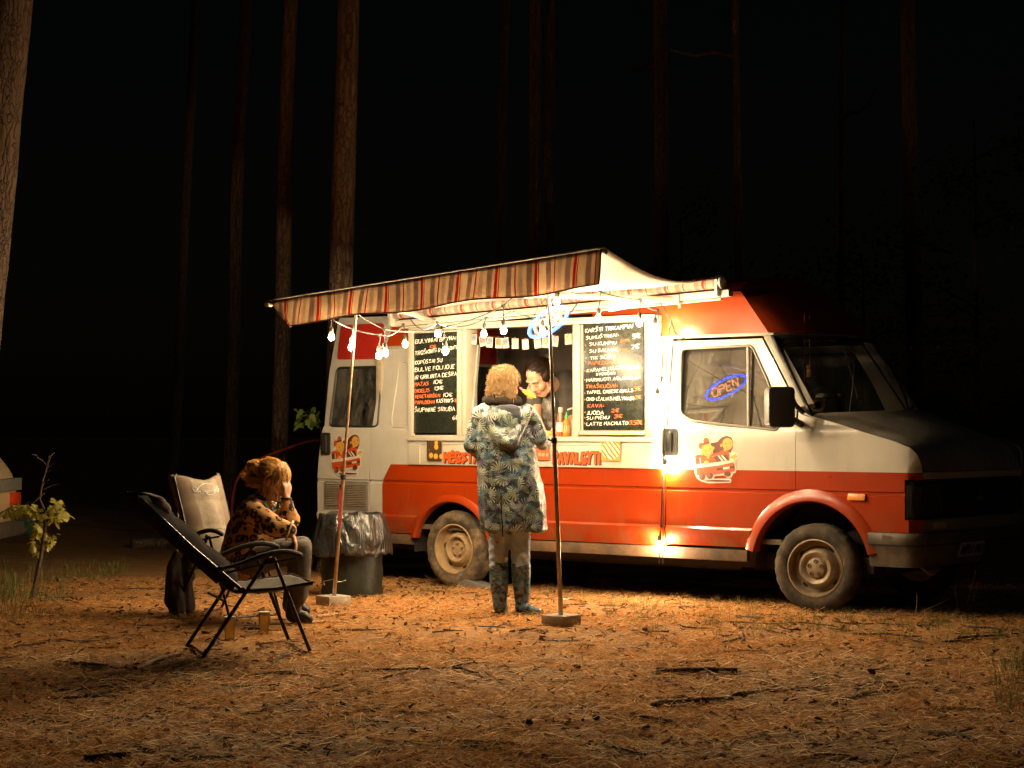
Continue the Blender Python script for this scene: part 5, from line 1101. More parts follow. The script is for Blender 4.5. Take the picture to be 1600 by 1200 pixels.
def hand_parts(w_, d, n, side, sc=1., curl=.5, spread=.06):
    """w_ wrist, d direction of the fingers, n direction the palm faces, side +1/-1 where the thumb sits"""
    d = Vector(d).normalized(); n = Vector(n); n = (n-d*n.dot(d)).normalized(); t = n.cross(d)*side; w_ = Vector(w_); out_ = []
    L = [.072, .08, .075, .06]
    for k in range(4):
        o = (.03-.0195*k); kn = w_+(d*(.088-.004*abs(k-1))+t*o*1.05)*sc; out_.append(('c', w_+t*o*.6*sc, .017*sc, kn, .0125*sc))
        p = kn; a = curl*.8+.06*k; dd = d
        for j in range(3):
            a_ = a*(j+1)*.75; dv = (d*math.cos(a_)+n*math.sin(a_)+t*(1.5-k)*spread*(1-.3*j)).normalized(); q = p+dv*L[k]*(.46, .31, .25)[j]*sc; out_.append(('c', p, (.0098-.001*j)*sc, q, (.0090-.001*j)*sc)); p = q
    p = w_+(d*.025+t*.028)*sc
    for j, (l_, a_) in enumerate(((.042, .1), (.034, .35), (.027, .6))):
        dv = (d*(.62+.15*j)+t*(.75-.3*j)+n*(.2+a_*.8)).normalized(); q = p+dv*l_*sc; out_.append(('c', p, (.0125-.0015*j)*sc, q, (.0115-.0015*j)*sc)); p = q
    return out_
def ringloft(rings, n=28):
    """rings: (centre, rx, ry) horizontal ellipses -> ('m', verts, faces) closed"""
    vs = []; fs = []
    for c, rx, ry in rings:
        for j in range(n): a = 2*PI*j/n; vs.append(Vector(c)+Vector((rx*math.cos(a), ry*math.sin(a), 0)))
    k = len(rings)
    for i in range(k-1):
        for j in range(n): fs.append((i*n+j, i*n+(j+1) % n, (i+1)*n+(j+1) % n, (i+1)*n+j))
    fs.append(tuple(range(n))[::-1]); fs.append(tuple((k-1)*n+j for j in range(n))); return ('m', vs, fs)
def smooth_path(pts, n):
    pts = [Vector(p) for p in pts]; out_ = []
    for k in range(n):
        t = k/(n-1)*(len(pts)-1); i = min(int(t), len(pts)-2); f = t-i; p0, p1, p2, p3 = pts[max(i-1, 0)], pts[i], pts[i+1], pts[min(i+2, len(pts)-1)]
        out_.append(.5*((2*p1)+(p2-p0)*f+(2*p0-5*p1+4*p2-p3)*f*f+(3*p1-p0-3*p2+p3)*f**3))
    return out_
def strands(name, h, n, flow, length, mat, parent, sc=1., wave=.006, freq=9., r=.0016, seed=1, start=None, lift=.0, pts_n=10):
    """hair grown from the scalp of head h and combed along flow(a,b,d)->(a,b,d) step in head space"""
    rr = random.Random(seed); mb = MB()
    for k in range(n):
        while True:
            a, b, d = rr.gauss(0, 1), rr.gauss(0, 1), rr.gauss(0, 1); l_ = math.sqrt(a*a+b*b+d*d); a, b, d = a/l_, b/l_, d/l_
            if start(a, b, d): break
        q = Vector((a, b, d)); pts = []; ph = rr.random()*6.28; L = length*rr.uniform(.6, 1.1); m = pts_n; up_ = 1.02+lift*rr.random(); am = wave*rr.uniform(.4, 1.3)
        for j in range(m):
            t = j/(m-1); s_ = Vector((q.x*.083, q.y*.1-.014, q.z*.093+.03))*up_
            off = Vector((math.sin(freq*t*3+ph), math.cos(freq*t*2.3+ph), math.sin(freq*t*2.7+ph*2)))*am*(.3+t)
            pts.append(h(s_.x+off.x, s_.y+off.y, s_.z+off.z)); f_ = Vector(flow(q.x, q.y, q.z, rr)); ql = q.length; q2 = q+f_*(L/m)
            if q2.z > -.35 and ql < 1.15: q2.normalize()
            q = q2
        mb.tube(pts, [r*sc*(1-.6*j/m) for j in range(m)], 3, 0, False)
    return mb.build(name, mat, parent, 180, fix=False)

# ------------------------------------------------------------------ customer seen from behind
base = onG(800, 961); S1 = depth(base)/FPX
cu = empty('person', base, 'customer seen from behind in a palm print raincoat and floral rubber boots', 'person', None, YAW)
X1 = lambda px: (px-800)*S1; Z1 = lambda py: (962-py)*S1
def q1(px, py, y=0.): return Vector((X1(px), y, Z1(py)))
hp, h1 = head_parts(q1(789, 604, .02), (.72, .62, -.22), q1(786, 636, -.01), 1.04)
w1, w2 = q1(758, 712, .20), q1(851, 694, .30)
parts = hp+[('e', q1(787, 665, .0), (.17, .1, .14)), ('c', q1(788, 660), .13, q1(795, 790), .15), ('c', q1(780, 790), .095, q1(779, 875), .062), ('c', q1(812, 790), .095, q1(814, 875), .062), ('c', q1(779, 875), .062, q1(781, 945), .045), ('c', q1(814, 875), .062, q1(816, 945), .045), ('c', q1(781, 948), .045, q1(784, 955, .1), .035), ('c', q1(816, 948), .045, q1(834, 955, -.02), .035),
 ('c', q1(752, 650), .06, q1(738, 698, .04), .048), ('c', q1(738, 698, .04), .048, w1, .03), ('c', q1(822, 650), .06, q1(843, 686, .08), .048), ('c', q1(843, 686, .08), .048, w2, .03)]
parts += hand_parts(w1, (.5, .85, .1), (.6, -.2, -.6), 1, 1., .5)+hand_parts(w2, (.25, .9, .25), (-.6, .3, -.6), -1, 1., .6)
bd = blob('body', parts, .0085, M['skin'], cu, 3); face_bits(h1, cu, 1.04)
rings = [(q1(804, 831), .252, .2), (q1(803, 812), .256, .2), (q1(800, 780), .252, .195), (q1(797, 750), .243, .19), (q1(793, 720), .232, .185), (q1(788, 690), .222, .175), (q1(786, 668), .212, .165), (q1(785, 650), .2, .15), (q1(785, 638), .165, .125), (q1(785, 628), .11, .1)]
def folds(v, n):
    lo = max(0., min(1, (1.15-v.z)/.5)); a = math.atan2(v.y, v.x)
    return .012*noise.noise((v.x*5+3, v.y*5, v.z*2.2))+.016*lo*math.sin(a*7+2*noise.noise((v.z*2, a, 0)))+.009*noise.noise((v.x*13, v.y*13, v.z*9))+.005*noise.noise((v.x*30, v.y*30, v.z*22))
cp = [ringloft(rings), ('c', q1(752, 650, .0), .082, q1(738, 697, .03), .072), ('c', q1(738, 697, .03), .07, q1(754, 710, .17), .056), ('c', q1(822, 650, 0), .082, q1(842, 685, .06), .075), ('c', q1(842, 685, .06), .072, q1(850, 694, .24), .056),
 ('e', q1(790, 657, -.14), (.155, .06, .12)), ('e', q1(792, 678, -.155), (.12, .05, .075)), ('c', q1(756, 640, -.08), .045, q1(785, 690, -.19), .05), ('c', q1(824, 640, -.08), .045, q1(800, 692, -.19), .05)]
coat = blob('raincoat', cp, .011, M['coat'], cu, 4, folds)
mb = MB(); mb.tube([q1(783+23*math.cos(t)+1.5*math.sin(3*t), 627+4*math.sin(t)+2*math.sin(2*t+1), -.02-.10*math.sin(t)) for t in np.linspace(0, 2*PI, 40)[:-1]], [.036+.009*math.sin(5*t+1)+.006*math.sin(11*t) for t in np.linspace(0, 2*PI, 40)[:-1]], 10, closed=True); mb.build('fleece_collar', M['fleece'], cu, 180)
blob('hood_lining', [('e', q1(793, 643, -.14), (.105, .05, .05)), ('e', q1(799, 651, -.163), (.075, .03, .05))], .012, M['lining'], cu, 4, lambda v, n: .006*noise.noise((v.x*14, v.y*14, v.z*14)))
mb = MB(); mb.tube([q1(786, 838, -.2), q1(784, 800, -.212), q1(783, 770, -.21)], .004, 5); mb.build('coat_slit', M['fleece'], coat, 60)
mb = MB(); mb.lathe([(.011, 0), (.011, .01), (0, .012)], q1(812, 662, -.235), (0, -1, 0), 12); mb.build('press_stud', M['rubber'], coat, 40)
wr = lambda v, n: .004*math.sin(v.z*90+3*noise.noise((v.x*9, v.y*9, v.z*5)))*(.4+noise.noise((v.x*5, v.y*4, v.z*7)))
blob('leggings', [('c', q1(780, 780), .105, q1(779, 850), .078), ('c', q1(779, 850), .078, q1(779, 892), .07), ('c', q1(811, 780), .105, q1(813, 850), .078), ('c', q1(813, 850), .078, q1(814, 892), .07)], .009, M['denim'], cu, 3, wr)
for sx_, sy_, r_ in ((791, 873, .02), (820, 869, .026), (777, 848, .017)):
    mb = MB(); c_ = q1(sx_, sy_, -.085); mb.add([c_+Vector((math.sin(k*PI/5)*(r_ if k % 2 == 0 else r_*.42), .012*abs(sx_-(779 if sx_ < 800 else 814))/12, math.cos(k*PI/5)*(r_ if k % 2 == 0 else r_*.42))) for k in range(10)], [tuple(range(10))]); mb.build('star_print', M['starw'] if sx_ > 785 else M['v_red'], cu, None, fix=False).modifiers.new('t', 'SOLIDIFY').thickness = .012
for (ax_, sh, foot, toe) in ((779, 0, (782, 950, .02), (786, 953, .14)), (814, 1, (814, 950, -.01), (838, 957, -.06))):
    tp = [('c', q1(ax_, 884), .074, q1(ax_+.5, 905), .073), ('c', q1(ax_+.5, 905), .073, q1(ax_+2, 945), .055), ('c', q1(*foot), .05, q1(*toe), .042), ('c', q1(ax_+2, 948, 0), .055, q1(*foot), .05)]
    bt = blob('rubber_boot', tp, .009, M['boots'], cu, 3, lambda v, n: .003*noise.noise((v.x*20, v.y*20, v.z*14)))
    f0, f1 = q1(*foot), q1(*toe); d_ = (f1-f0); d_.z = 0; d_.normalize(); a0 = f0-d_*.06; a1 = f1+d_*.042; mb = MB(); mb.tube([Vector((a0.x, a0.y, .016)), Vector((a0.x*.5+a1.x*.5, a0.y*.5+a1.y*.5, .014)), Vector((a1.x, a1.y, .018))], [.046, .05, .038], 10, flat=1.); so2 = mb.build('sole', M['plastic'], bt, 60)
    for v in so2.data.vertices: v.co.z = max(-.004, min(.026, v.co.z))
fl = lambda a, b, d, rr: (a*.25+rr.gauss(0, .25), -.25*(b+.2)+rr.gauss(0, .2), -1.)
hc = blob('hair', [('e', h1(0, -.02, .03), (.08, .094, .084), h1.m), ('e', h1(0, -.05, -.02), (.07, .05, .07), h1.m)], .007, M['blond'], cu, 1, lambda v, n: .014*noise.noise((v.x*28, v.y*28, v.z*28))+.010*noise.noise((v.x*70, v.y*70, v.z*60)))
strands('hair_curls', h1, 1100, fl, 1.4, M['blond'], hc, 1.04, .013, 4.2, .0022, 3, lambda a, b, d: d > -.25 and b < .55, .2, 16)
strands('hair_ringlets', h1, 150, fl, 1.3, M['blond'], hc, 1.04, .016, 3.6, .0042, 13, lambda a, b, d: d > -.2 and b < .5, .14, 16)
mb = MB()
for k, t in enumerate(np.linspace(0, 1, 9)):
    p = h1(-.095+.05*t, -.05-.055*t, .05-.10*t); mb.tube([p+Vector((0, -.008, .012)), p+Vector((.012*(-1)**k, -.016, 0)), p+Vector((0, -.006, -.014))], [.008, .012, .008], 6)
mb.build('braid', M['blond'], hc, 180)
e0 = h1(.082, .01, -.04); mb = MB(); e0 = q1(812, 607, .06); mb.tube([e0, q1(818, 612, .04)], .008, 8); fe = mb.build('earring_bead', M['feather_p'], cu, 60)
mb = MB(); a, b2 = q1(816, 611, .04), q1(838, 623, .02); ups = Vector((.35, 0, .9)).normalized()
mb.grid(lambda i, j: a.lerp(b2, i)+ups*((j-.5)*.042*math.sin(PI*min(1, i*.9+.08))**.8+.006*math.sin(i*30)*(j-.5))+Vector((0, .01*math.sin(i*3), -.03*i*i*0)), 14, 5); mb.build('feather_earring', M['feather_y'], cu, 180, fix=False).modifiers.new('t', 'SOLIDIFY').thickness = .003

# ------------------------------------------------------------------ woman sitting with her hand to her face
base = onG(448, 972); S2 = depth(base)/FPX
se = empty('person', base, 'woman in leopard print jumper sitting with one hand at her face', 'person', None, YAW)
def q2(px, py, y=0.): return Vector(((px-448)*S2, y, (972-py)*S2))
hp, h2 = head_parts(q2(425, 753, .03), (.88, -.16, -.30), q2(402, 797, .04), 1.18)
e1, wl1 = q2(432, 822, -.20), q2(460, 832, -.19); e2, wl2 = q2(452, 815, .02), q2(447, 779, -.02)
hip = q2(383, 872, .05)
parts = hp+[('c', hip, .15, q2(392, 830, .05), .14), ('c', q2(392, 830, .05), .14, q2(402, 800, .05), .11), ('c', q2(398, 800, -.13), .06, e1, .045), ('c', e1, .045, wl1, .029), ('c', q2(405, 797, .22), .06, e2, .045), ('c', e2, .045, wl2, .029),
 ('c', hip+Vector((0, -.09, -.02)), .085, q2(473, 862, -.13), .062), ('c', q2(473, 862, -.13), .062, q2(464, 950, -.12), .045), ('c', hip+Vector((0, .12, -.02)), .085, q2(466, 858, .16), .062), ('c', q2(466, 858, .16), .062, q2(452, 945, .16), .045), ('c', q2(462, 958, -.12), .045, q2(480, 963, -.14), .035), ('c', q2(450, 950, .16), .045, q2(468, 955, .15), .035)]
parts += hand_parts(wl1, (.35, -.1, -.9), (-.9, 0, -.3), -1, 1.05, .35, .05)+hand_parts(wl2, (.05, -.12, 1), (-.8, .5, .1), 1, 1.05, .7, .05)
blob('body', parts, .0085, M['skin_b'], se, 3); face_bits(h2, se, 1.18, True)
def kn(v, n): return .010*noise.noise((v.x*8, v.y*8, v.z*8))+.006*noise.noise((v.x*20, v.y*20, v.z*20))
blob('leopard_jumper', [('c', q2(382, 868, .05), .19, q2(390, 830, .05), .18), ('c', q2(390, 830, .05), .18, q2(400, 803, .05), .135), ('e', q2(398, 798, .05), (.14, .2, .09)), ('c', q2(397, 800, -.13), .085, e1, .08), ('c', e1, .08, q2(457, 828, -.19), .058), ('c', q2(405, 797, .22), .085, e2, .078), ('c', e2, .076, q2(448, 789, -.01), .052), ('c', q2(403, 792, .0), .09, q2(407, 786, .04), .075)], .011, M['leopard'], se, 4, kn)
mb = MB(); mb.tube([q2(457, 828, -.19)+Vector((.058*.4*math.sin(t), .062*math.cos(t), .062*math.sin(t)+.004*math.sin(t*9))) for t in np.linspace(0, 2*PI, 28)[:-1]], .009, 6, closed=True); mb.build('lace_cuff', M['cuff'], se, 60)
mb = MB(); mb.tube([wl2+Vector((.036*math.cos(t), .036*math.sin(t), -.005)) for t in np.linspace(0, 2*PI, 18)[:-1]], .008, 6, closed=True); mb.build('bracelet', M['rubber'], se, 60)
mb = MB(); rp_ = wl1+Vector((.02, -.03, -.1)); mb.lathe([(.007, 0), (.008, .006), (0, .009)], rp_, (0, -1, .2), 10); mb.build('ring', M['chrome'], se, 40)
mb = MB(); mb.tube([q2(412, 783, -.06), q2(424, 800, -.075), q2(433, 795, .0), q2(436, 778, .03)], .012, 6, flat=.4); mb.build('lanyard', pm('teal_lanyard', (.02, .25, .2), .6), se, 60)
blob('trousers', [('c', q2(385, 876, .05), .165, q2(398, 872, .05), .15), ('c', hip+Vector((.02, -.09, -.03)), .105, q2(472, 860, -.13), .085), ('c', q2(472, 862, -.13), .085, q2(470, 915, -.125), .085), ('c', q2(470, 915, -.125), .085, q2(468, 930, -.12), .08), ('c', hip+Vector((.02, .12, -.03)), .105, q2(466, 858, .16), .085), ('c', q2(466, 858, .16), .085, q2(458, 925, .16), .08)], .011, M['trouser'], se, 3, lambda v, n: .013*noise.noise((v.x*9, v.y*9, v.z*3))+.006*noise.noise((v.x*22, v.y*22, v.z*9)))
for y_, x0, x1, zz in ((-.125, 461, 485, 0), (.155, 449, 475, -8)):
    blob('boot', [('c', q2(x0+3, 930+zz, y_), .058, q2(x0, 958+zz, y_), .058), ('c', q2(x0, 961+zz, y_), .05, q2(x1-6, 963+zz, y_-.01), .046), ('c', q2(x1-6, 964+zz, y_-.01), .045, q2(x1, 966+zz, y_-.02), .036)], .009, M['bootblk'], se, 3)
fl2 = lambda a, b, d, rr: ((-.1*a)+rr.gauss(0, .12), (-.9 if b < .25 else .35)+rr.gauss(0, .15), (-.15 if b < .25 else -1.)+rr.gauss(0, .1))
hc = blob('hair', [('e', h2(0, -.024, .045), (.09, .106, .082), h2.m), ('e', h2(0, .04, .062), (.076, .05, .036), h2.m), ('e', q2(398, 735, .03), (.038, .042, .038)), ('c', h2(0, -.07, .02), .055, q2(401, 738, .03), .042), ('c', h2(.07, -.02, .03), .022, h2(.076, -.03, -.02), .014)], .007, M['ginger'], se, 1, lambda v, n: .012*noise.noise((v.x*32, v.y*32, v.z*32))+.009*noise.noise((v.x*80, v.y*80, v.z*60)))
strands('hair_locks', h2, 2600, fl2, .95, M['ginger'], hc, 1.18, .007, 2.2, .002, 5, lambda a, b, d: d > .1 or b < -.2, .12, 12)
strands('hair_tufts', h2, 190, fl2, .85, M['ginger'], hc, 1.18, .011, 1.8, .0048, 15, lambda a, b, d: d > .15 or b < -.3, .1, 12)
mb = MB(); rr_ = random.Random(8)
for k in range(46):
    c_ = q2(397, 733, .03); v0 = Vector((rr_.gauss(0, 1), rr_.gauss(0, 1), rr_.gauss(0, 1))).normalized(); v1 = v0.cross(Vector((rr_.random(), rr_.random(), rr_.random()))).normalized(); R0 = .05*rr_.uniform(.8, 1.25); mb.tube([c_+(v0*math.cos(t)+v1*math.sin(t))*R0*(1+.12*math.sin(5*t)) for t in np.linspace(0, 1.9, 7)], [.003, .006, .0075, .008, .0075, .006, .003], 5, 0, False)
for k in range(300):
    c_ = q2(398, 735, .03); v0 = Vector((rr_.gauss(0, 1), rr_.gauss(0, 1), rr_.gauss(0, 1))).normalized(); v1 = v0.cross(Vector((rr_.random(), rr_.random(), rr_.random()))).normalized(); R0 = .052*rr_.uniform(.9, 1.55); mb.tube([c_+(v0*math.cos(t)+v1*math.sin(t))*R0*(1+.06*math.sin(5*t)) for t in np.linspace(0, 1.6, 6)], .0015, 3, 0, False)
for k in range(18):
    p = h2(.07+rr_.gauss(0, .012), rr_.uniform(-.06, .05), -.02); mb.tube([p, p+Vector((rr_.gauss(0, .01), rr_.gauss(0, .01), -.05)), p+Vector((rr_.gauss(0, .02), rr_.gauss(0, .015), -.1))], .0013, 3, 0, False)
mb.build('loose_hair', M['ginger'], hc, 180, fix=False)

# ------------------------------------------------------------------ vendor leaning over the counter
vc = onY(878, 640, .48); S3 = depth(vc)/FPX
ve = empty('person', (vc.x, vc.y, .54), 'dark haired vendor in black tee leaning over the counter inside the van', 'person', None, YAW)
def q3(px, py, y=0.): return Vector(((px-878)*S3, y, vc.z-.54+(640-py)*S3))
hp, h3 = head_parts(q3(843, 591, -.30), (-.52, -.42, -.62), q3(868, 604, -.12), 1.3, (.15, .05, 1), 1.06)
we1, we2 = q3(848, 676, -.36), q3(866, 672, -.34)
el1, el2 = q3(836, 652, -.16), q3(905, 660, -.1)
hp3 = q3(905, 700, .22)
parts = hp+[('c', hp3, .2, q3(888, 640, .02), .2), ('c', q3(888, 640, .02), .2, q3(880, 605, -.06), .15), ('c', q3(835, 612, -.13), .075, el1, .055), ('c', el1, .055, we1, .034), ('c', q3(905, 598, .0), .08, el2, .06), ('c', el2, .06, we2, .034),
 ('c', hp3+Vector((-.1, 0, -.1)), .12, Vector((hp3.x-.1, .2, .45)), .07), ('c', Vector((hp3.x-.1, .2, .45)), .07, Vector((hp3.x-.1, .2, .06)), .05), ('c', hp3+Vector((.1, 0, -.1)), .12, Vector((hp3.x+.1, .2, .45)), .07), ('c', Vector((hp3.x+.1, .2, .45)), .07, Vector((hp3.x+.1, .2, .06)), .05), ('c', Vector((hp3.x-.1, .2, .05)), .045, Vector((hp3.x-.1, .07, .045)), .04), ('c', Vector((hp3.x+.1, .2, .05)), .045, Vector((hp3.x+.1, .07, .045)), .04)]
parts += hand_parts(we1, (.4, -.6, -.35), (.2, -.2, -.9), 1, 1.05, .55)+hand_parts(we2, (-.5, -.4, -.3), (-.1, -.2, -.9), -1, 1.05, .6)
blob('body', parts, .009, M['skin'], ve, 3); face_bits(h3, ve, 1.3, True)
blob('tee_shirt', [('c', hp3+Vector((0, 0, .02)), .225, q3(888, 640, .02), .225), ('c', q3(888, 640, .02), .225, q3(882, 608, -.05), .18), ('c', q3(845, 605, -.1), .095, q3(834, 628, -.14), .078), ('c', q3(900, 596, -.02), .11, q3(908, 632, -.05), .085), ('e', q3(878, 598, -.05), (.2, .14, .09))], .012, M['tee'], ve, 4, lambda v, n: .012*noise.noise((v.x*5, v.y*5, v.z*5))+.008*noise.noise((v.x*14, v.y*14, v.z*10)))
blob('work_trousers', [('c', hp3+Vector((0, 0, -.06)), .21, hp3+Vector((0, 0, -.1)), .2), ('c', hp3+Vector((-.1, 0, -.1)), .13, Vector((hp3.x-.1, .2, .12)), .08), ('c', hp3+Vector((.1, 0, -.1)), .13, Vector((hp3.x+.1, .2, .12)), .08)], .015, M['fleece'], ve, 3)
M['apron'] = fan_print('printed_apron', [(.16, .145, .12), (.1, .09, .075), (.22, .2, .17)], (.02, .018, .016), 14)
blob('apron', [('e', q3(860, 640, -.16), (.085, .09, .17)), ('e', q3(866, 668, -.14), (.13, .1, .14))], .011, M['apron'], ve, 3, lambda v, n: .008*noise.noise((v.x*10, v.y*10, v.z*7)))
fl3 = lambda a, b, d, rr: (.35*(1 if a > 0 else -1)*(1 if b > .1 else -.2)+rr.gauss(0, .06), -1.+rr.gauss(0, .06), -.12+rr.gauss(0, .05))
hc = blob('hair', [('e', h3(0, -.026, .044), (.107, .124, .107), h3.m), ('e', h3(.076, -.01, .02), (.026, .075, .055), h3.m), ('e', h3(-.076, -.01, .02), (.026, .075, .055), h3.m), ('e', h3(-.01, -.14, .06), (.045, .04, .045))], .008, M['darkhair'], ve, 2, lambda v, n: .002*noise.noise((v.x*60, v.y*60, v.z*60)))
strands('hair_locks', h3, 700, fl3, 1.3, M['darkhair'], hc, 1.3, .002, 1.5, .002, 6, lambda a, b, d: d > .1 and b < .62, .05)
# ================================================================== camp chairs
M['tube'] = pm('dark_chair_tube', (.03, .024, .02), .32, .6, var=.3); M['pad'] = pm('grey_padded_fabric', (.16, .14, .12), .95, var=.25, scale=14, bump=.3, bscale=60, spec=.1); M['pad_light'] = pm('taupe_padded_fabric', (.24, .2, .155), .95, spec=.1, var=.25, scale=12, bump=.3, bscale=60); M['pad_dark'] = pm('brown_side_fabric', (.15, .105, .07), .9, var=.2, scale=12); M['armp'] = pm('dark_armrest', (.035, .03, .026), .7, var=.2, spec=.25)
M['jacket_dark'] = pm('dark_chair_back', (.03, .026, .023), 1., var=.2, scale=12, spec=.03)
M['white_print'] = pm('white_print', (.75, .72, .66), .8)
def camp_chair(label, topx, topz, light, rec=0):
    root = empty('camp_chair', (0, 0, 0), label, 'chair', 'reclining camp chairs'); hw = .29
    b0 = Vector((-.09, 0, .43)); b1 = Vector((topx, 0, topz)); bd_ = b1-b0; nb = Vector((bd_.z, 0, -bd_.x)).normalized()
    for s_ in (-1, 1):
        y = s_*hw
        mb = MB(); mb.tube([(.11, y, .63), (.36, y, .01)], .0125, 10); mb.build('front_leg', M['tube'], root, 60)
        mb = MB(); mb.tube([(.07, y*.93, .62), (-.13, y*.93, .32), (-.34, y*.93, .01)], .0125, 10); mb.build('rear_leg', M['tube'], root, 60)
        mb = MB(); mb.tube([b0+Vector((0, y*.9, 0)), b0.lerp(b1, .5)+Vector((0, y*.9, 0))-nb*.01, b1+Vector((0, y*.9, 0)), b1+bd_.normalized()*.02+Vector((0, y*.8, 0))], .0135, 10); mb.build('back_tube', M['tube'], root, 60)
        mb = MB(); pts = smooth_path([(-.235, y*1.05, .575), (-.12, y*1.08, .60), (.04, y*1.1, .655), (.17, y*1.1, .675), (.27, y*1.08, .655), (.285, y*1.06, .635)], 14); mb.tube(pts, [.012, .02, .024, .026, .028, .03, .031, .032, .032, .031, .03, .028, .024, .015], 10, flat=.55); ar = mb.build('armrest', M['armp'], root, 60)
        mb = MB(); mb.tube([(.25, y*1.06, .63), (.05, y*1.05, .60), (-.2, y, .545)], .008, 6); mb.build('arm_rail', M['tube'], ar, 60)
        mb = MB(); mb.tube([(-.12, y*.95, .425), (.12, y*.95, .43), (.37, y*.95, .465)], .012, 8); mb.build('seat_rail', M['tube'], root, 60)
        for p in ((-.09, y*.93, .43), (.09, y*1., .62), (-.235, y, .57)):
            mb = MB(); mb.lathe([(.02, -.012), (.02, .012)], p, (0, 1, 0), 10); mb.build('hinge', M['plastic'], root, 40)
    for x in (.36, -.34): mb = MB(); mb.tube([(x, -hw*.96, .015), (x-.03*np.sign(x), -hw*.8, .012), (x-.03*np.sign(x), hw*.8, .012), (x, hw*.96, .015)], .011, 8); mb.build('foot_bar', M['tube'], root, 60)
    mb = MB(); mb.tube([(.37, -hw*.9, .465), (.37, hw*.9, .465)], .011, 8); mb.tube([(-.2, -hw*.9, .36), (-.2, hw*.9, .36)], .009, 8); mb.build('cross_bar', M['tube'], root, 60)
    mb = MB(); mb.grid(lambda i, j: Vector((-.13+.5*i, (j-.5)*2*hw*.93, .43+.04*i*i-.035*math.sin(PI*j)*math.sin(PI*min(1, i*1.05))+.004*math.sin(31*i)*math.sin(9*j))), 18, 11); mb.build('seat', M['pad_light'] if light else M['pad'], root, 180, fix=False).modifiers.new('t', 'SOLIDIFY').thickness = .022
    def bk(i, j, o=0.):
        k = (j-.5)*2; top = 1.0+(.17*abs(k)**1.4-.12)*max(0, (i-.6)/.4); p = b0.lerp(b1, .05+.95*i*top); wd = hw*(.74+.22*i**.8+.03*math.sin(PI*i)); q = p+Vector((0, k*wd, 0))+nb*(.03*math.cos(k*PI/2)+o+.02*abs(math.sin(i*PI*3.0))**.6*(1-abs(k)**3)+.018*abs(math.cos(k*PI*1.5))**.5-.05*abs(k)**2-.03*(1-abs(k))**.5*0)
        return q
    mb = MB(); mb.grid(lambda i, j: bk(i, j), 30, 17)
    # darker wedge panels at the sides
    mats = [M['pad_light'], M['pad_dark']] if light else [M['jacket_dark'], M['jacket_dark']]
    n_ = 16
    for fi in range(len(mb.f)):
        i, j = divmod(fi, n_); k = abs((j+.5)/n_-.5)*2
        if .5 < k < .82 and .12 < i/30: mb.m[fi] = 1
    o = mb.build('backrest', mats, root, 180, fix=False); o.modifiers.new('t', 'SOLIDIFY').thickness = .03
    if light:
        mb = MB(); st, wd = write('CAMBLING', .036, .1, 3)
        for q in st: mb.tube([bk(.74+b*1.9+.22*((a/wd-.5)**2), .5+(a/wd-.5)*.56, .034) for a, b in q], .0032, 5)
        mb.tube([bk(.80+.15*math.sin(PI*t)+.0, .5+(.5-t)*.44, .034) for t in np.linspace(0, 1, 16)], .0028, 5); mb.build('printed_logo', M['white_print'], root, 60, fix=False)
        for i in (.28, .78): mb = MB(); mb.tube([bk(i, j, .031) for j in np.linspace(.12, .88, 14)], .003, 4); mb.build('seam', M['pad_dark'], root, 60, fix=False)
    else:
        mb = MB(); c_ = b0.lerp(b1, .86)+nb*.055; rot = Matrix((nb, Vector((0, 1, 0)), bd_.normalized())).transposed(); vs = []
        pl_ = blob('head_pillow', [('c', c_+Vector((0, -.17, 0)), .055, c_+Vector((0, .17, 0)), .055), ('c', c_+Vector((0, -.16, 0))-bd_.normalized()*.05, .05, c_+Vector((0, .16, 0))-bd_.normalized()*.05, .05), ('c', c_+Vector((0, -.16, 0))+bd_.normalized()*.05, .03, c_+Vector((0, .16, 0))+bd_.normalized()*.05, .03)], .012, M['pad'], root, 4)
    return root
rn, fn_ = onG(308, 1038), onG(488, 1020); fd = (fn_-rn); ang = math.atan2(fd.y, fd.x)-R(11); lat = Vector((-math.sin(ang), math.cos(ang), 0))
ch1 = camp_chair('empty dark camp chair reclined with head pillow, nearest the camera', -.74, 1.02, False); ch1.location = (rn+fn_)/2+lat*.28; ch1.rotation_euler.z = ang
ch1.location.z = gz(ch1.location.x, ch1.location.y)
ch1.rotation_euler = (R(1.5), 0, ang)
b2_ = onG(352, 962); ch2 = camp_chair('taupe camp chair with printed logo behind the seated woman', -.36, 1.07, True); ch2.location = (b2_.x, b2_.y, gz(b2_.x, b2_.y)); ch2.rotation_euler.z = YAW+R(-40); ch2.scale = (.92, .86, .97)
# jacket hung on the taupe chair
jb = onG(283, 962); Dj = depth(jb)-.05
M['jacket'] = pm('dark_grey_jacket', (.055, .046, .038), .9, var=.3, scale=12, bump=.3); M['paperbag'] = pm('brown_paper_bag', (.4, .25, .13), .9)
def qj(px, py, y=0.): return onD(px, py, Dj+y)-jb
jr = empty('jacket', jb, 'dark jacket hanging from the side of the taupe camp chair', 'jacket')
blob('cloth', [('c', qj(276, 868), .035, qj(272, 890), .06), ('c', qj(272, 890), .06, qj(277, 950), .07), ('c', qj(290, 880, .06), .05, qj(292, 948, .05), .06), ('c', qj(268, 900, -.03), .05, qj(268, 940, -.02), .06), ('c', qj(292, 862, .06), .03, qj(296, 900, .08), .05)], .011, M['jacket'], jr, 4, lambda v, n: .02*noise.noise((v.x*9, v.y*9, v.z*3))+.008*noise.noise((v.x*25, v.y*25, v.z*8)))
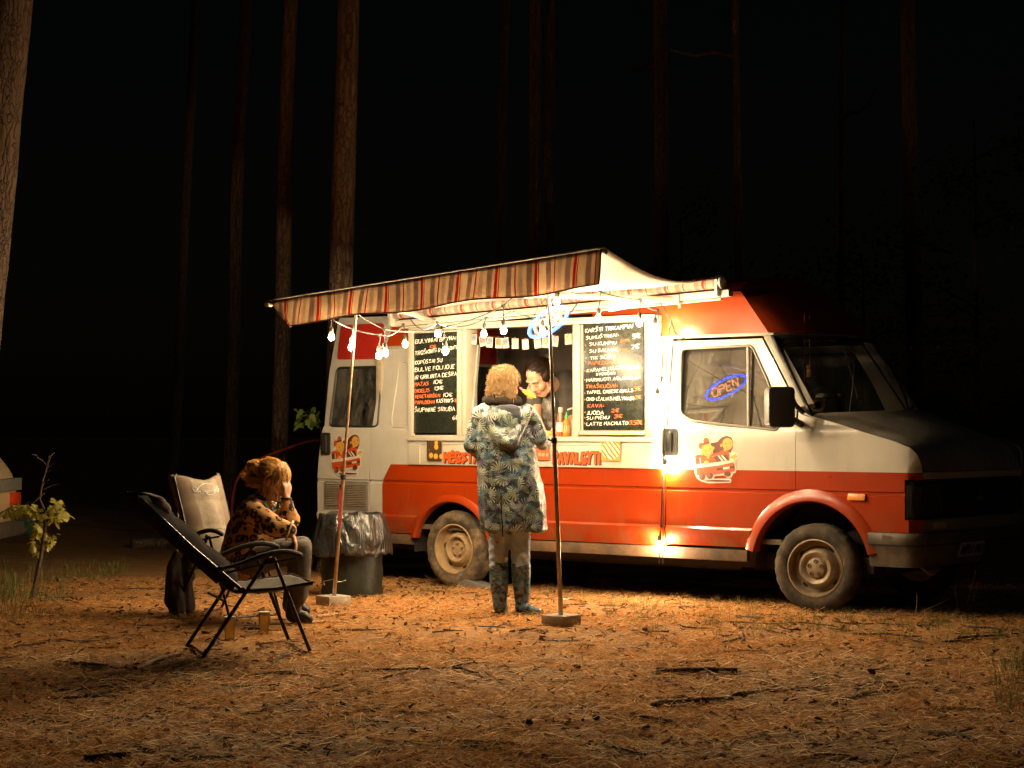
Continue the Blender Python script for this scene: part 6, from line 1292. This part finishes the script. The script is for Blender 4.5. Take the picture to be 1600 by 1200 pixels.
mb = MB(); mb.prism([(-.05, 0), (.05, 0), (.03, .09), (-.035, .1)], lambda a, b, t: qj(283, 972)+RV*a+Vector((0, 0, b))+FV*t, -.03, .03); pb = mb.build('paper_bag', M['paperbag'], None, 40, .008); pb.location = jb; tag(pb, 'small brown paper bag on the ground under the jacket', 'bag')
# thin stake beside the chairs
b_ = onG(276, 905); mb = MB(); mb.tube([Vector((0, 0, -.05)), onD(279, 785, depth(b_))-b_], .008, 6); st_ = mb.build('thin_stake', M['polem'], None, 60); st_.location = b_; tag(st_, 'thin upright metal stake behind the taupe chair', 'stake')
# ================================================================== bin, cups, chock
M['bin_green'] = pm('dark_green_tarpaulin', (.011, .015, .008), .45, var=.35, scale=9, bump=.6, bscale=12)
def bag_mat():
    q = NT('black_bin_bag'); q.color((.022, .021, .02)); q.set(Roughness=.3); q.b.inputs['Specular IOR Level'].default_value = .8
    v = q.n('TexVoronoi', feature='DISTANCE_TO_EDGE'); v.inputs['Scale'].default_value = 6; q.l(q.mapping((1, 1, .45)), v.inputs['Vector']); q.bump(q.math('ADD', q.noise(7, 3, .5, q.mapping((1, 1, .5)), 1.5), q.math('MULTIPLY', v.outputs[0], 1.2)), .8, .05); return q.m
M['bag'] = bag_mat()
bb = onG(550, 930); S4 = depth(bb)/FPX
bn = empty('pop_up_bin', bb, 'dark green pop up garden bin lined with a black bag', 'bin')
def bj(a, h): return 1+.035*noise.noise((math.cos(a)*2.2, math.sin(a)*2.2, h*6))+.015*math.sin(h*34+a)
mb = MB(); mb.lathe([(.25, -.02), (.262, .03), (.25, .1), (.262, .2), (.25, .28), (.26, .4), (.255, .6), (.25, .62)], (0, 0, 0), (0, 0, 1), 48, 0, bj); mb.build('bin_body', M['bin_green'], bn, 60)
mb = MB(); nn_ = 90
def bagp(a, t):
    # t 0 inside rim -> 1 bottom of the overhang
    f = abs(math.sin(a*7+3*noise.noise((math.cos(a)*2, math.sin(a)*2, 0))))+.35*noise.noise((math.cos(a)*9, math.sin(a)*9, t*5)); g2 = noise.noise((math.cos(a)*3, math.sin(a)*3, t*4)); r_ = .255+.0*t
    if t < .15: rr2, z = .245-.05*(1-t/.15), .66-.12*(1-t/.15)
    else:
        q = (t-.15)/.85; rr2 = .27+.055*math.sin(q*1.9)+.02*f*q+.025*g2*q; z = .70-.33*q-.02*f*q+.01*math.sin(a*5)*q
    if .1 < t < .25: z = max(z, .695+.02*g2)
    return Vector((rr2*math.cos(a), rr2*math.sin(a), z))
mb.grid(lambda i, j: bagp(2*PI*i, j), nn_, 16); mb.build('bin_bag', M['bag'], bn, 180).modifiers.new('t', 'SOLIDIFY').thickness = .002
def beer_mat():
    q = NT('lager_beer'); q.color(q.ramp(q.noise(20, 2), [(.3, (1., .72, .2)), (.7, (1., .8, .3))])); q.set(Roughness=.55); b_ = q.b.inputs; b_['Transmission Weight'].default_value = 1.; b_['IOR'].default_value = 1.12; return q.m
M['beer'] = beer_mat()
M['foam'] = pm('beer_foam', (.78, .7, .56), .8, var=.1, scale=50); M['cup'] = thin_glass('clear_plastic_cup', (.97, .97, .96), .0, 1.25)
for (px, py, lab) in ((359, 999, 'plastic cup of beer on the ground, left of the two'), (413, 991, 'plastic cup of beer on the ground, right of the two')):
    p = onG(px, py); r_ = empty('beer_cup', p, lab, 'cup', 'beer cups on the ground')
    mb = MB(); mb.lathe([(.0, .003), (.032, .003), (.0345, .05), (.044, .165), (.0445, .168), (.0435, .165)], (0, 0, 0), (0, 0, 1), 24); mb.build('cup', M['cup'], r_, 60)
    mb = MB(); mb.lathe([(0, .008), (.0305, .008), (.033, .05), (.0395, .13), (0, .13)], (0, 0, 0), (0, 0, 1), 24); mb.build('beer', M['beer'], r_, 60); mb = MB(); mb.lathe([(0, .1305), (.0397, .1305), (.041, .155), (.03, .159), (0, .157)], (0, 0, 0), (0, 0, 1), 24); mb.build('foam', M['foam'], r_, 60)
c_ = onG(688, 924); mb = MB(); mb.prism([(-.17, 0), (.19, 0), (.17, .03), (.02, .055), (-.08, .09), (-.11, .145), (-.15, .145)], lambda a, b, t: Vector((a, t, b)), -.0, .16); ck = mb.build('wheel_chock', pm('grey_plastic_chock', (.13, .12, .11), .6, var=.2), None, 40, .006); ck.location = (c_.x, .02, gz(c_.x, .05)); tag(ck, 'grey plastic wedge chocking the rear wheel', 'wheel chock')
# ================================================================== sticks, bark and cones
def stick(p0, p1, r, label, m='twig', bend=.0, name='fallen_branch', group='fallen branches on the clearing', seg=8):
    a, b = onG(*p0), onG(*p1); root = None; mb = MB(); pts = []; rr2 = []
    n = (b-a).normalized(); s_ = Vector((-n.y, n.x, 0)); o0 = (a+b)/2
    for k in range(seg+1):
        t = k/seg; p = a.lerp(b, t)+s_*(bend*math.sin(PI*t)+.05*noise.noise((k*.7, a.x, a.y))*(b-a).length); p.z = gz(p.x, p.y)+r*.7+.01*abs(noise.noise((k*.7, a.y, 3))); pts.append(p-o0); rr2.append(r*(1.05-.35*t)*(1+.3*noise.noise((k*1.3, a.x, 1))))
    mb.tube(pts, rr2, 9)
    for k in range(2 if r > .008 else 1):
        i_ = random.randint(2, seg-2); d_ = (s_*random.choice((-1, 1))*.8+n*.9+Vector((0, 0, .25))).normalized()*min(.06, r*random.uniform(2.5, 6)); mb.tube([pts[i_], pts[i_]+d_*.6, pts[i_]+d_], [r*.45, r*.3, r*.12], 5)
    o = mb.build(name, M[m], None, 60); o.location = o0; tag(o, label, 'branch', group); return o
stick((1025, 1053), (1152, 1053), .024, 'straight thick dark branch lying right of the image centre', 'bark_dark')
stick((1018, 1109), (1146, 1096), .022, 'thick dark branch just below the straight thick one', 'bark_dark', .03)
stick((1306, 1098), (1446, 1076), .009, 'thin curved branch alone at the lower right', 'twig', .08)
stick((210, 1049), (281, 1024), .02, 'pale peeled stick touching the near chair rear foot', 'twig_pale', .02)
stick((497, 966), (585, 955), .012, 'pale stick beside the left pole concrete block', 'twig_pale', .03)
stick((115, 1044), (168, 1046), .02, 'short dark stick left of the pale peeled one', 'bark_dark')
stick((1000, 1126), (1050, 1131), .014, 'short dark stick below the two thick branches', 'bark_dark')
stick((1142, 1090), (1295, 1074), .011, 'long dark twig right of the thick branches', 'twig', .05)
stick((860, 1161), (952, 1161), .012, 'dark stick near the bottom edge, right of centre', 'twig', .02)
stick((716, 1168), (802, 1176), .014, 'dark stick near the bottom edge, left of centre', 'bark_dark', .02)
stick((424, 1038), (456, 1024), .012, 'short brown stick between the near chair feet', 'twig')
stick((452, 1156), (504, 1140), .008, 'small curved pale twig near the bottom edge', 'twig_pale', .06)
stick((622, 904), (664, 922), .008, 'thin pale stick beside the wheel chock', 'twig_pale', .04)
stick((135, 1088), (235, 1074), .013, 'crooked brown stick left below the near chair', 'twig', .05)
stick((1150, 966), (1192, 969), .018, 'dark red strip of bark under the cab door', 'bark_dark')
stick((1230, 975), (1310, 980), .006, 'thin twig in front of the front wheel', 'twig', .03)
stick((132, 1196), (205, 1192), .03, 'chunk of dark wood at the bottom edge lower left', 'bark_dark')
stick((1455, 1150), (1525, 1172), .02, 'dark broken branch in the lower right corner', 'bark_dark', .04)
stick((1060, 1078), (1120, 1092), .006, 'fine crooked twig above the lower thick branch', 'twig_pale', .03)
mb = MB(); rr_ = random.Random(5); mb.lathe([(0, -.004), (.014, 0), (.021, .012), (.022, .024), (.016, .04), (.006, .05), (0, .052)], (0, 0, 0), (0, 0, 1), 10, 0, lambda a, h: 1+.16*math.sin(a*5+h*160)); cn = mb.build('pine_cone', M['bark_dark'], None, 30); CONE = cn.data; bpy.data.objects.remove(cn)
for px, py, lab in ((932, 1126, 'pine cone left of the thick dark branches'), (1004, 1142, 'pine cone under the short dark stick'), (1272, 1130, 'pine cone below the long dark twig'), (1366, 1058, 'pine cone above the thin curved branch'), (1012, 988, 'pine cone closest to the right pole block'), (828, 1138, 'pine cone between the two bottom edge sticks'), (905, 1045, 'pine cone left of the straight thick branch'), (640, 1148, 'pine cone left of the bottom edge sticks'), (415, 1110, 'pine cone below the near camp chair')):
    o = bpy.data.objects.new('pine_cone', CONE); col.objects.link(o); p = onG(px, py); o.location = p+Vector((0, 0, .016)); o.rotation_euler = (R(80+random.uniform(-20, 20)), 0, random.random()*6.28); o.scale = (random.uniform(.7, 1.1), random.uniform(.6, .9), random.uniform(.8, 1.3)); tag(o, lab, 'pine cone', 'pine cones on the ground')
# dry bent stems in front of the van nose
M['straw'] = pm('dry_stem', (.36, .22, .1), .8, var=.3)
b_ = onG(1392, 952); Db = depth(b_); dr_ = empty('dry_weed', b_, 'bent dry weed stems arching by the front wheel', 'weed')
def qd(px, py): return onD(px, py, Db)-b_
for pts in (((1350, 962), (1372, 943), (1395, 944), (1410, 965)), ((1378, 944), (1384, 962)), ((1392, 945), (1404, 958), (1408, 967)), ((1375, 946), (1362, 956))): mb = MB(); mb.tube(smooth_path([qd(*p) for p in pts], 8), [.006]*8, 5); mb.build('stem', M['straw'], dr_, 60)
b_ = onG(1432, 962); Db = depth(b_); dr_ = empty('tall_grass_stems', b_, 'tall thin grass stems standing before the bumper', 'grass stems')
for x0, x1, y1 in ((1431, 1432, 925), (1505, 1524, 892), (1512, 1528, 910), (1427, 1484, 935), (1496, 1492, 916)): mb = MB(); mb.tube(smooth_path([onD(x0, 962, Db)-b_, onD((x0+x1)/2+1, (962+y1)/2, Db)-b_, onD(x1, y1, Db)-b_], 7), [.004, .004, .0035, .003, .003, .004, .006 if x1 > 1500 else .002], 5); mb.build('stem', M['straw'], dr_, 60)
# ================================================================== counter things
def on_counter(px, Y, z=1.3355): p = onY(px, 680, Y); return Vector((p.x, Y, z))
mk = lambda n, c, r=.3, tr=0.: (lambda q: (q.color(c), q.set(Roughness=r), q.b.inputs['Transmission Weight'].__setattr__('default_value', tr), q.m)[-1])(NT(n))
def bottle(p, prof, m, cap, mc, label, band=None, mband=None):
    r_ = empty('bottle', p, label, 'bottle', 'sauce bottles on the hatch sill'); mb = MB(); mb.lathe(prof, (0, 0, 0), (0, 0, 1), 20); mb.build('bottle_body', m, r_, 60); mb = MB(); mb.lathe(cap, (0, 0, 0), (0, 0, 1), 16); mb.build('cap', mc, r_, 40)
    if band: mb = MB(); mb.lathe(band, (0, 0, 0), (0, 0, 1), 20); mb.build('printed_label', mband, r_, 60)
YS_ = .03
bottle(on_counter(885, YS_), [(0, 0), (.030, .003), (.031, .02), (.031, .105), (.027, .125), (.014, .148), (.013, .158)], pm('chilli_sauce', (.62, .17, .02), .2, var=.15), [(.016, .156), (.016, .172), (.011, .178), (.006, .198), (.003, .206), (0, .206)], pm('green_cap', (.03, .36, .07), .4), 'orange chilli sauce bottle with green pointed cap', [(.0316, .03), (.0316, .095)], food_mat('sauce_label', (.62, .2, .03), (.8, .66, .45), 70))
bottle(on_counter(876, YS_+.05), [(0, 0), (.034, .003), (.035, .02), (.035, .12), (.031, .16), (.02, .2), (.018, .21)], pm('clear_red_sauce', (.30, .10, .05), .2, var=.4, scale=6), [(.021, .205), (.021, .245), (.019, .25), (0, .25)], M['frame'], 'tall sauce bottle with white cap beside the chilli sauce', [(.0356, .04), (.0356, .12)], pm('white_label', (.7, .66, .58), .5, var=.5, scale=70))
pd = on_counter(900, .10, 1.262); r_ = empty('pump_dispenser', pd, 'white pump dispenser at the right end of the sill', 'dispenser'); mb = MB(); mb.lathe([(0, 0), (.045, .002), (.045, .2), (.03, .23), (.015, .24), (.015, .26)], (0, 0, 0), (0, 0, 1), 20); mb.build('dispenser_body', M['frame'], r_, 60); mb = MB(); mb.tube([(0, 0, .26), (0, 0, .31), (-.03, -.01, .315), (-.075, -.02, .30)], .008, 8); mb.build('pump', M['frame'], r_, 60)
bs = on_counter(862, .045); r_ = empty('food_tray', bs, 'small tray of fried food and napkin on the sill', 'food tray'); blob('fried_food', [('e', (random.gauss(0, .03), random.gauss(0, .018), .014+.008*k % .04), (.022, .02, .014)) for k in range(9)], .006, pm('fried_batter', (.72, .36, .05), .6, var=.35, scale=40, bump=.4), r_, 2); blob('napkin', [('e', (.02, .02, .045), (.03, .01, .03), Matrix.Rotation(.4, 3, 'Y')), ('e', (-.01, .03, .05), (.02, .01, .035))], .006, M['photo_white'], r_, 1)
mb = MB(); mb.prism([(-.07, -.045), (.07, -.045), (.07, .045), (-.07, .045)], lambda a, b, t: Vector((a*(1+.12*(t > .01)), b*(1+.12*(t > .01)), t)), 0, .02); mb.build('tray', M['paperbag'], r_, 40)
yc = onY(741, 640, .45); mb = MB(); mb.box((0, 0, 0), (.36, .3, .24)); cr = mb.build('storage_crate', pm('yellow_plastic_crate', (.6, .32, .03), .5, var=.15), None, 40, .01); cr.location = (yc.x, .42, 1.3825); tag(cr, 'yellow storage crate inside the van at the left of the window', 'crate')
ob_ = onY(905, 640, .6); mb = MB(); mb.box((0, 0, .0), (.2, .18, .26)); o = mb.build('patterned_bag', food_mat('wicker_print', (.28, .15, .06), (.55, .36, .2), 40), None, 40, .02); o.location = (on_counter(897, .36).x+.08, .38, 1.393); tag(o, 'brown patterned bag behind the dispenser', 'bag')
# ================================================================== things behind the windscreen
def dash(px, py, Y): return onY(px, py, Y)
pt = dash(1262, 632, .55); r_ = empty('plant_pot', pt, 'small brown plant pot with green leaves on the dashboard', 'plant pot'); mb = MB(); mb.lathe([(0, -.07), (.045, -.07), (.06, .0), (.062, .01), (.052, .008), (0, .0)], (0, 0, 0), (0, 0, 1), 18); mb.build('pot', pm('terracotta', (.2, .1, .055), .8), r_, 60)
for k in range(9): put_leaf(MAPLE, Vector((random.gauss(.02, .03), random.gauss(0, .02), .01)), (random.gauss(.5, .6), random.gauss(0, .5), .6), .06, r_)
eg = dash(1257, 612, .5); r_ = empty('hanging_egg', eg, 'colourful painted egg ornament hanging in the cab', 'ornament'); q = NT('painted_egg'); q.color(q.ramp(q.noise(26, 2), [(.35, (.5, .05, .04)), (.5, (.6, .4, .05)), (.62, (.1, .35, .1))])); mb = MB(); mb.lathe([(0, -.05), (.02, -.042), (.03, -.015), (.026, .02), (.012, .042), (0, .05)], (0, 0, 0), (0, 0, 1), 16); mb.build('egg', q.m, r_, 180); mb = MB(); mb.tube([(0, 0, .05), (.0, 0, .14), (0, 0, .62)], .0025, 4); mb.build('thread', M['v_red'], r_, 60)
wd_ = dash(1265, 580, .62); r_ = empty('hanging_totem', wd_, 'small wooden ornament on a thread behind the windscreen', 'ornament'); mb = MB(); mb.lathe([(0, -.05), (.025, -.045), (.028, -.03), (.02, -.02), (.025, -.005), (.022, .015), (.014, .02), (.03, .03), (.026, .045), (0, .05)], (0, 0, 0), (0, 0, 1), 14); mb.build('carved_wood', pm('carved_orange_wood', (.45, .2, .07), .6, var=.4, scale=30), r_, 40); mb = MB(); mb.tube([(0, 0, .05), (0, 0, .45)], .003, 4); mb.build('thread', M['twig_pale'], r_, 60)
cp_ = dash(1286, 621, .6); r_ = empty('white_cap', cp_, 'white cap lying on the dashboard', 'cap'); mb = MB(); mb.lathe([(.062, -.03), (.066, -.01), (.06, .015), (.04, .03), (0, .035)], (0, 0, 0), (0, 0, 1), 20); mb.build('crown_of_cap', M['photo_white'], r_, 60); mb = MB(); mb.lathe([(.067, -.012), (.0685, -.012), (.0685, .0), (.067, .0)], (0, 0, 0), (0, 0, 1), 20); mb.build('band', M['fleece'], r_, 60)
rl_ = dash(1278, 634, .5); r_ = empty('paper_roll', rl_, 'brown paper roll lying on the dashboard under the cap', 'roll'); mb = MB(); mb.lathe([(.03, -.05), (.055, -.05), (.055, .05), (.03, .05), (.03, -.05)], (0, 0, 0), (.55, -.8, .1), 24); mb.build('roll', M['twig_pale'], r_, 40); mb = MB(); mb.tube([(.0, -.05, .02), (.02, -.06, -.01), (-.01, -.055, -.03)], .008, 6); mb.build('core', M['fleece'], r_, 60)
fg_ = dash(1312, 622, .75); r_ = empty('small_figurine', fg_, 'tiny red and brown figurine at the windscreen corner', 'figurine'); blob('figure', [('c', (0, 0, -.09), .014, (0, 0, -.02), .02), ('e', (0, 0, .02), (.02, .02, .022)), ('c', (-.035, 0, .0), .007, (.03, 0, -.03), .007)], .006, pm('figurine_red', (.3, .06, .04), .5, var=.4, scale=40), r_, 2)
# ================================================================== far things at the left
cc_ = onD(-186, 667, 17.5); cx_, cy2 = cc_.x, cc_.y; cz_ = gz(cx_, cy2)
car = empty('parked_car', (cx_, cy2, cz_), 'pale parked car cut by the left edge, only its tail showing', 'car', None, YAW)
prof = [(-3.6, .35), (.62, .35), (.80, .5), (.84, .72), (.80, .95), (.62, 1.18), (.3, 1.45), (-.1, 1.55), (-1.9, 1.55), (-2.5, 1.2), (-3.5, 1.05), (-3.7, .8)]
M['carp'] = pm('cream_car_paint', (.5, .36, .2), .35, var=.1); mb = MB(); mb.prism(rounded(prof, .12), lambda a, b, t: Vector((a, t, b)), 0, 1.6); mb.build('car_body', M['carp'], car, 40, .05, seg=3)
mb = MB(); mb.prism(rounded([(.2, .98), (.52, .98), (.24, 1.38), (-.1, 1.44), (-.5, 1.44), (-.5, .98)], .05), lambda a, b, t: Vector((a, t, b)), -.006, .02); mb.build('side_window', M['glass_dark'], car, 40)
for y0_, y1_ in ((-.012, .3), (1.3, 1.612)):
    mb = MB(); mb.span((.60, y0_, .66), (.865, y1_, .78)); mb.build('tail_light', pm('red_tail_lens', (.55, .05, .01), .2), car, 40, .01)
mb = MB(); mb.span((.56, -.01, .80), (.872, 1.61, .92)); mb.build('rear_panel', M['grey_trim'], car, 40, .01); mb = MB(); mb.span((.5, -.02, .36), (.90, 1.62, .50)); mb.build('rear_bumper', M['bumper'], car, 40, .03)
for x in (0., -2.7): mb = MB(); mb.lathe([(0, -.1), (.31, -.1), (.32, -.07), (.32, .1), (0, .1)], (x, .1, .32), (0, 1, 0), 24); mb.build('wheel', M['tyre'], car, 40)
b_ = onD(38, 820, 25.); zb_ = gz(b_.x, b_.y); mb = MB(); mb.prism(rounded([(-.12, 0), (.12, 0), (.15, .30), (-.15, .30)], .02), lambda a, b, t: RV*a*(1)+FV*t+Vector((0, 0, b)), -.14, .14); o = mb.build('plastic_tub', pm('turquoise_plastic', (.01, .16, .2), .4), None, 40, .01); o.location = (b_.x, b_.y, zb_); tag(o, 'turquoise plastic tub behind the oak sapling', 'tub')
a, b = onG(205, 852), onG(262, 850); o0 = (a+b)/2; mb = MB(); mb.tube([a-o0+Vector((0, 0, .05)), Vector((0, 0, .055)), b-o0+Vector((0, 0, .05))], [.06, .062, .058], 14); o = mb.build('short_log', M['bark'], None, 60); o.location = o0; tag(o, 'short bark covered log lying behind the camp chairs', 'log')
b_ = onG(362, 880); Dr = 19.; b_ = Vector((onD(362, 667, Dr).x, onD(362, 667, Dr).y, 0)); b_.z = gz(b_.x, b_.y); mb = MB(); mb.tube(smooth_path([(0, 0, -.05)]+[onD(*p, Dr)-b_ for p in ((362, 800), (367, 760), (380, 735), (410, 715), (445, 702), (480, 690), (500, 688))], 30), .013, 8); o = mb.build('red_hoop', pm('dark_red_hoop', (.06, .007, .005), .9, var=.3, spec=.1), None, 60); o.location = b_; tag(o, 'dark red hoop arching behind the seated woman', 'hoop')
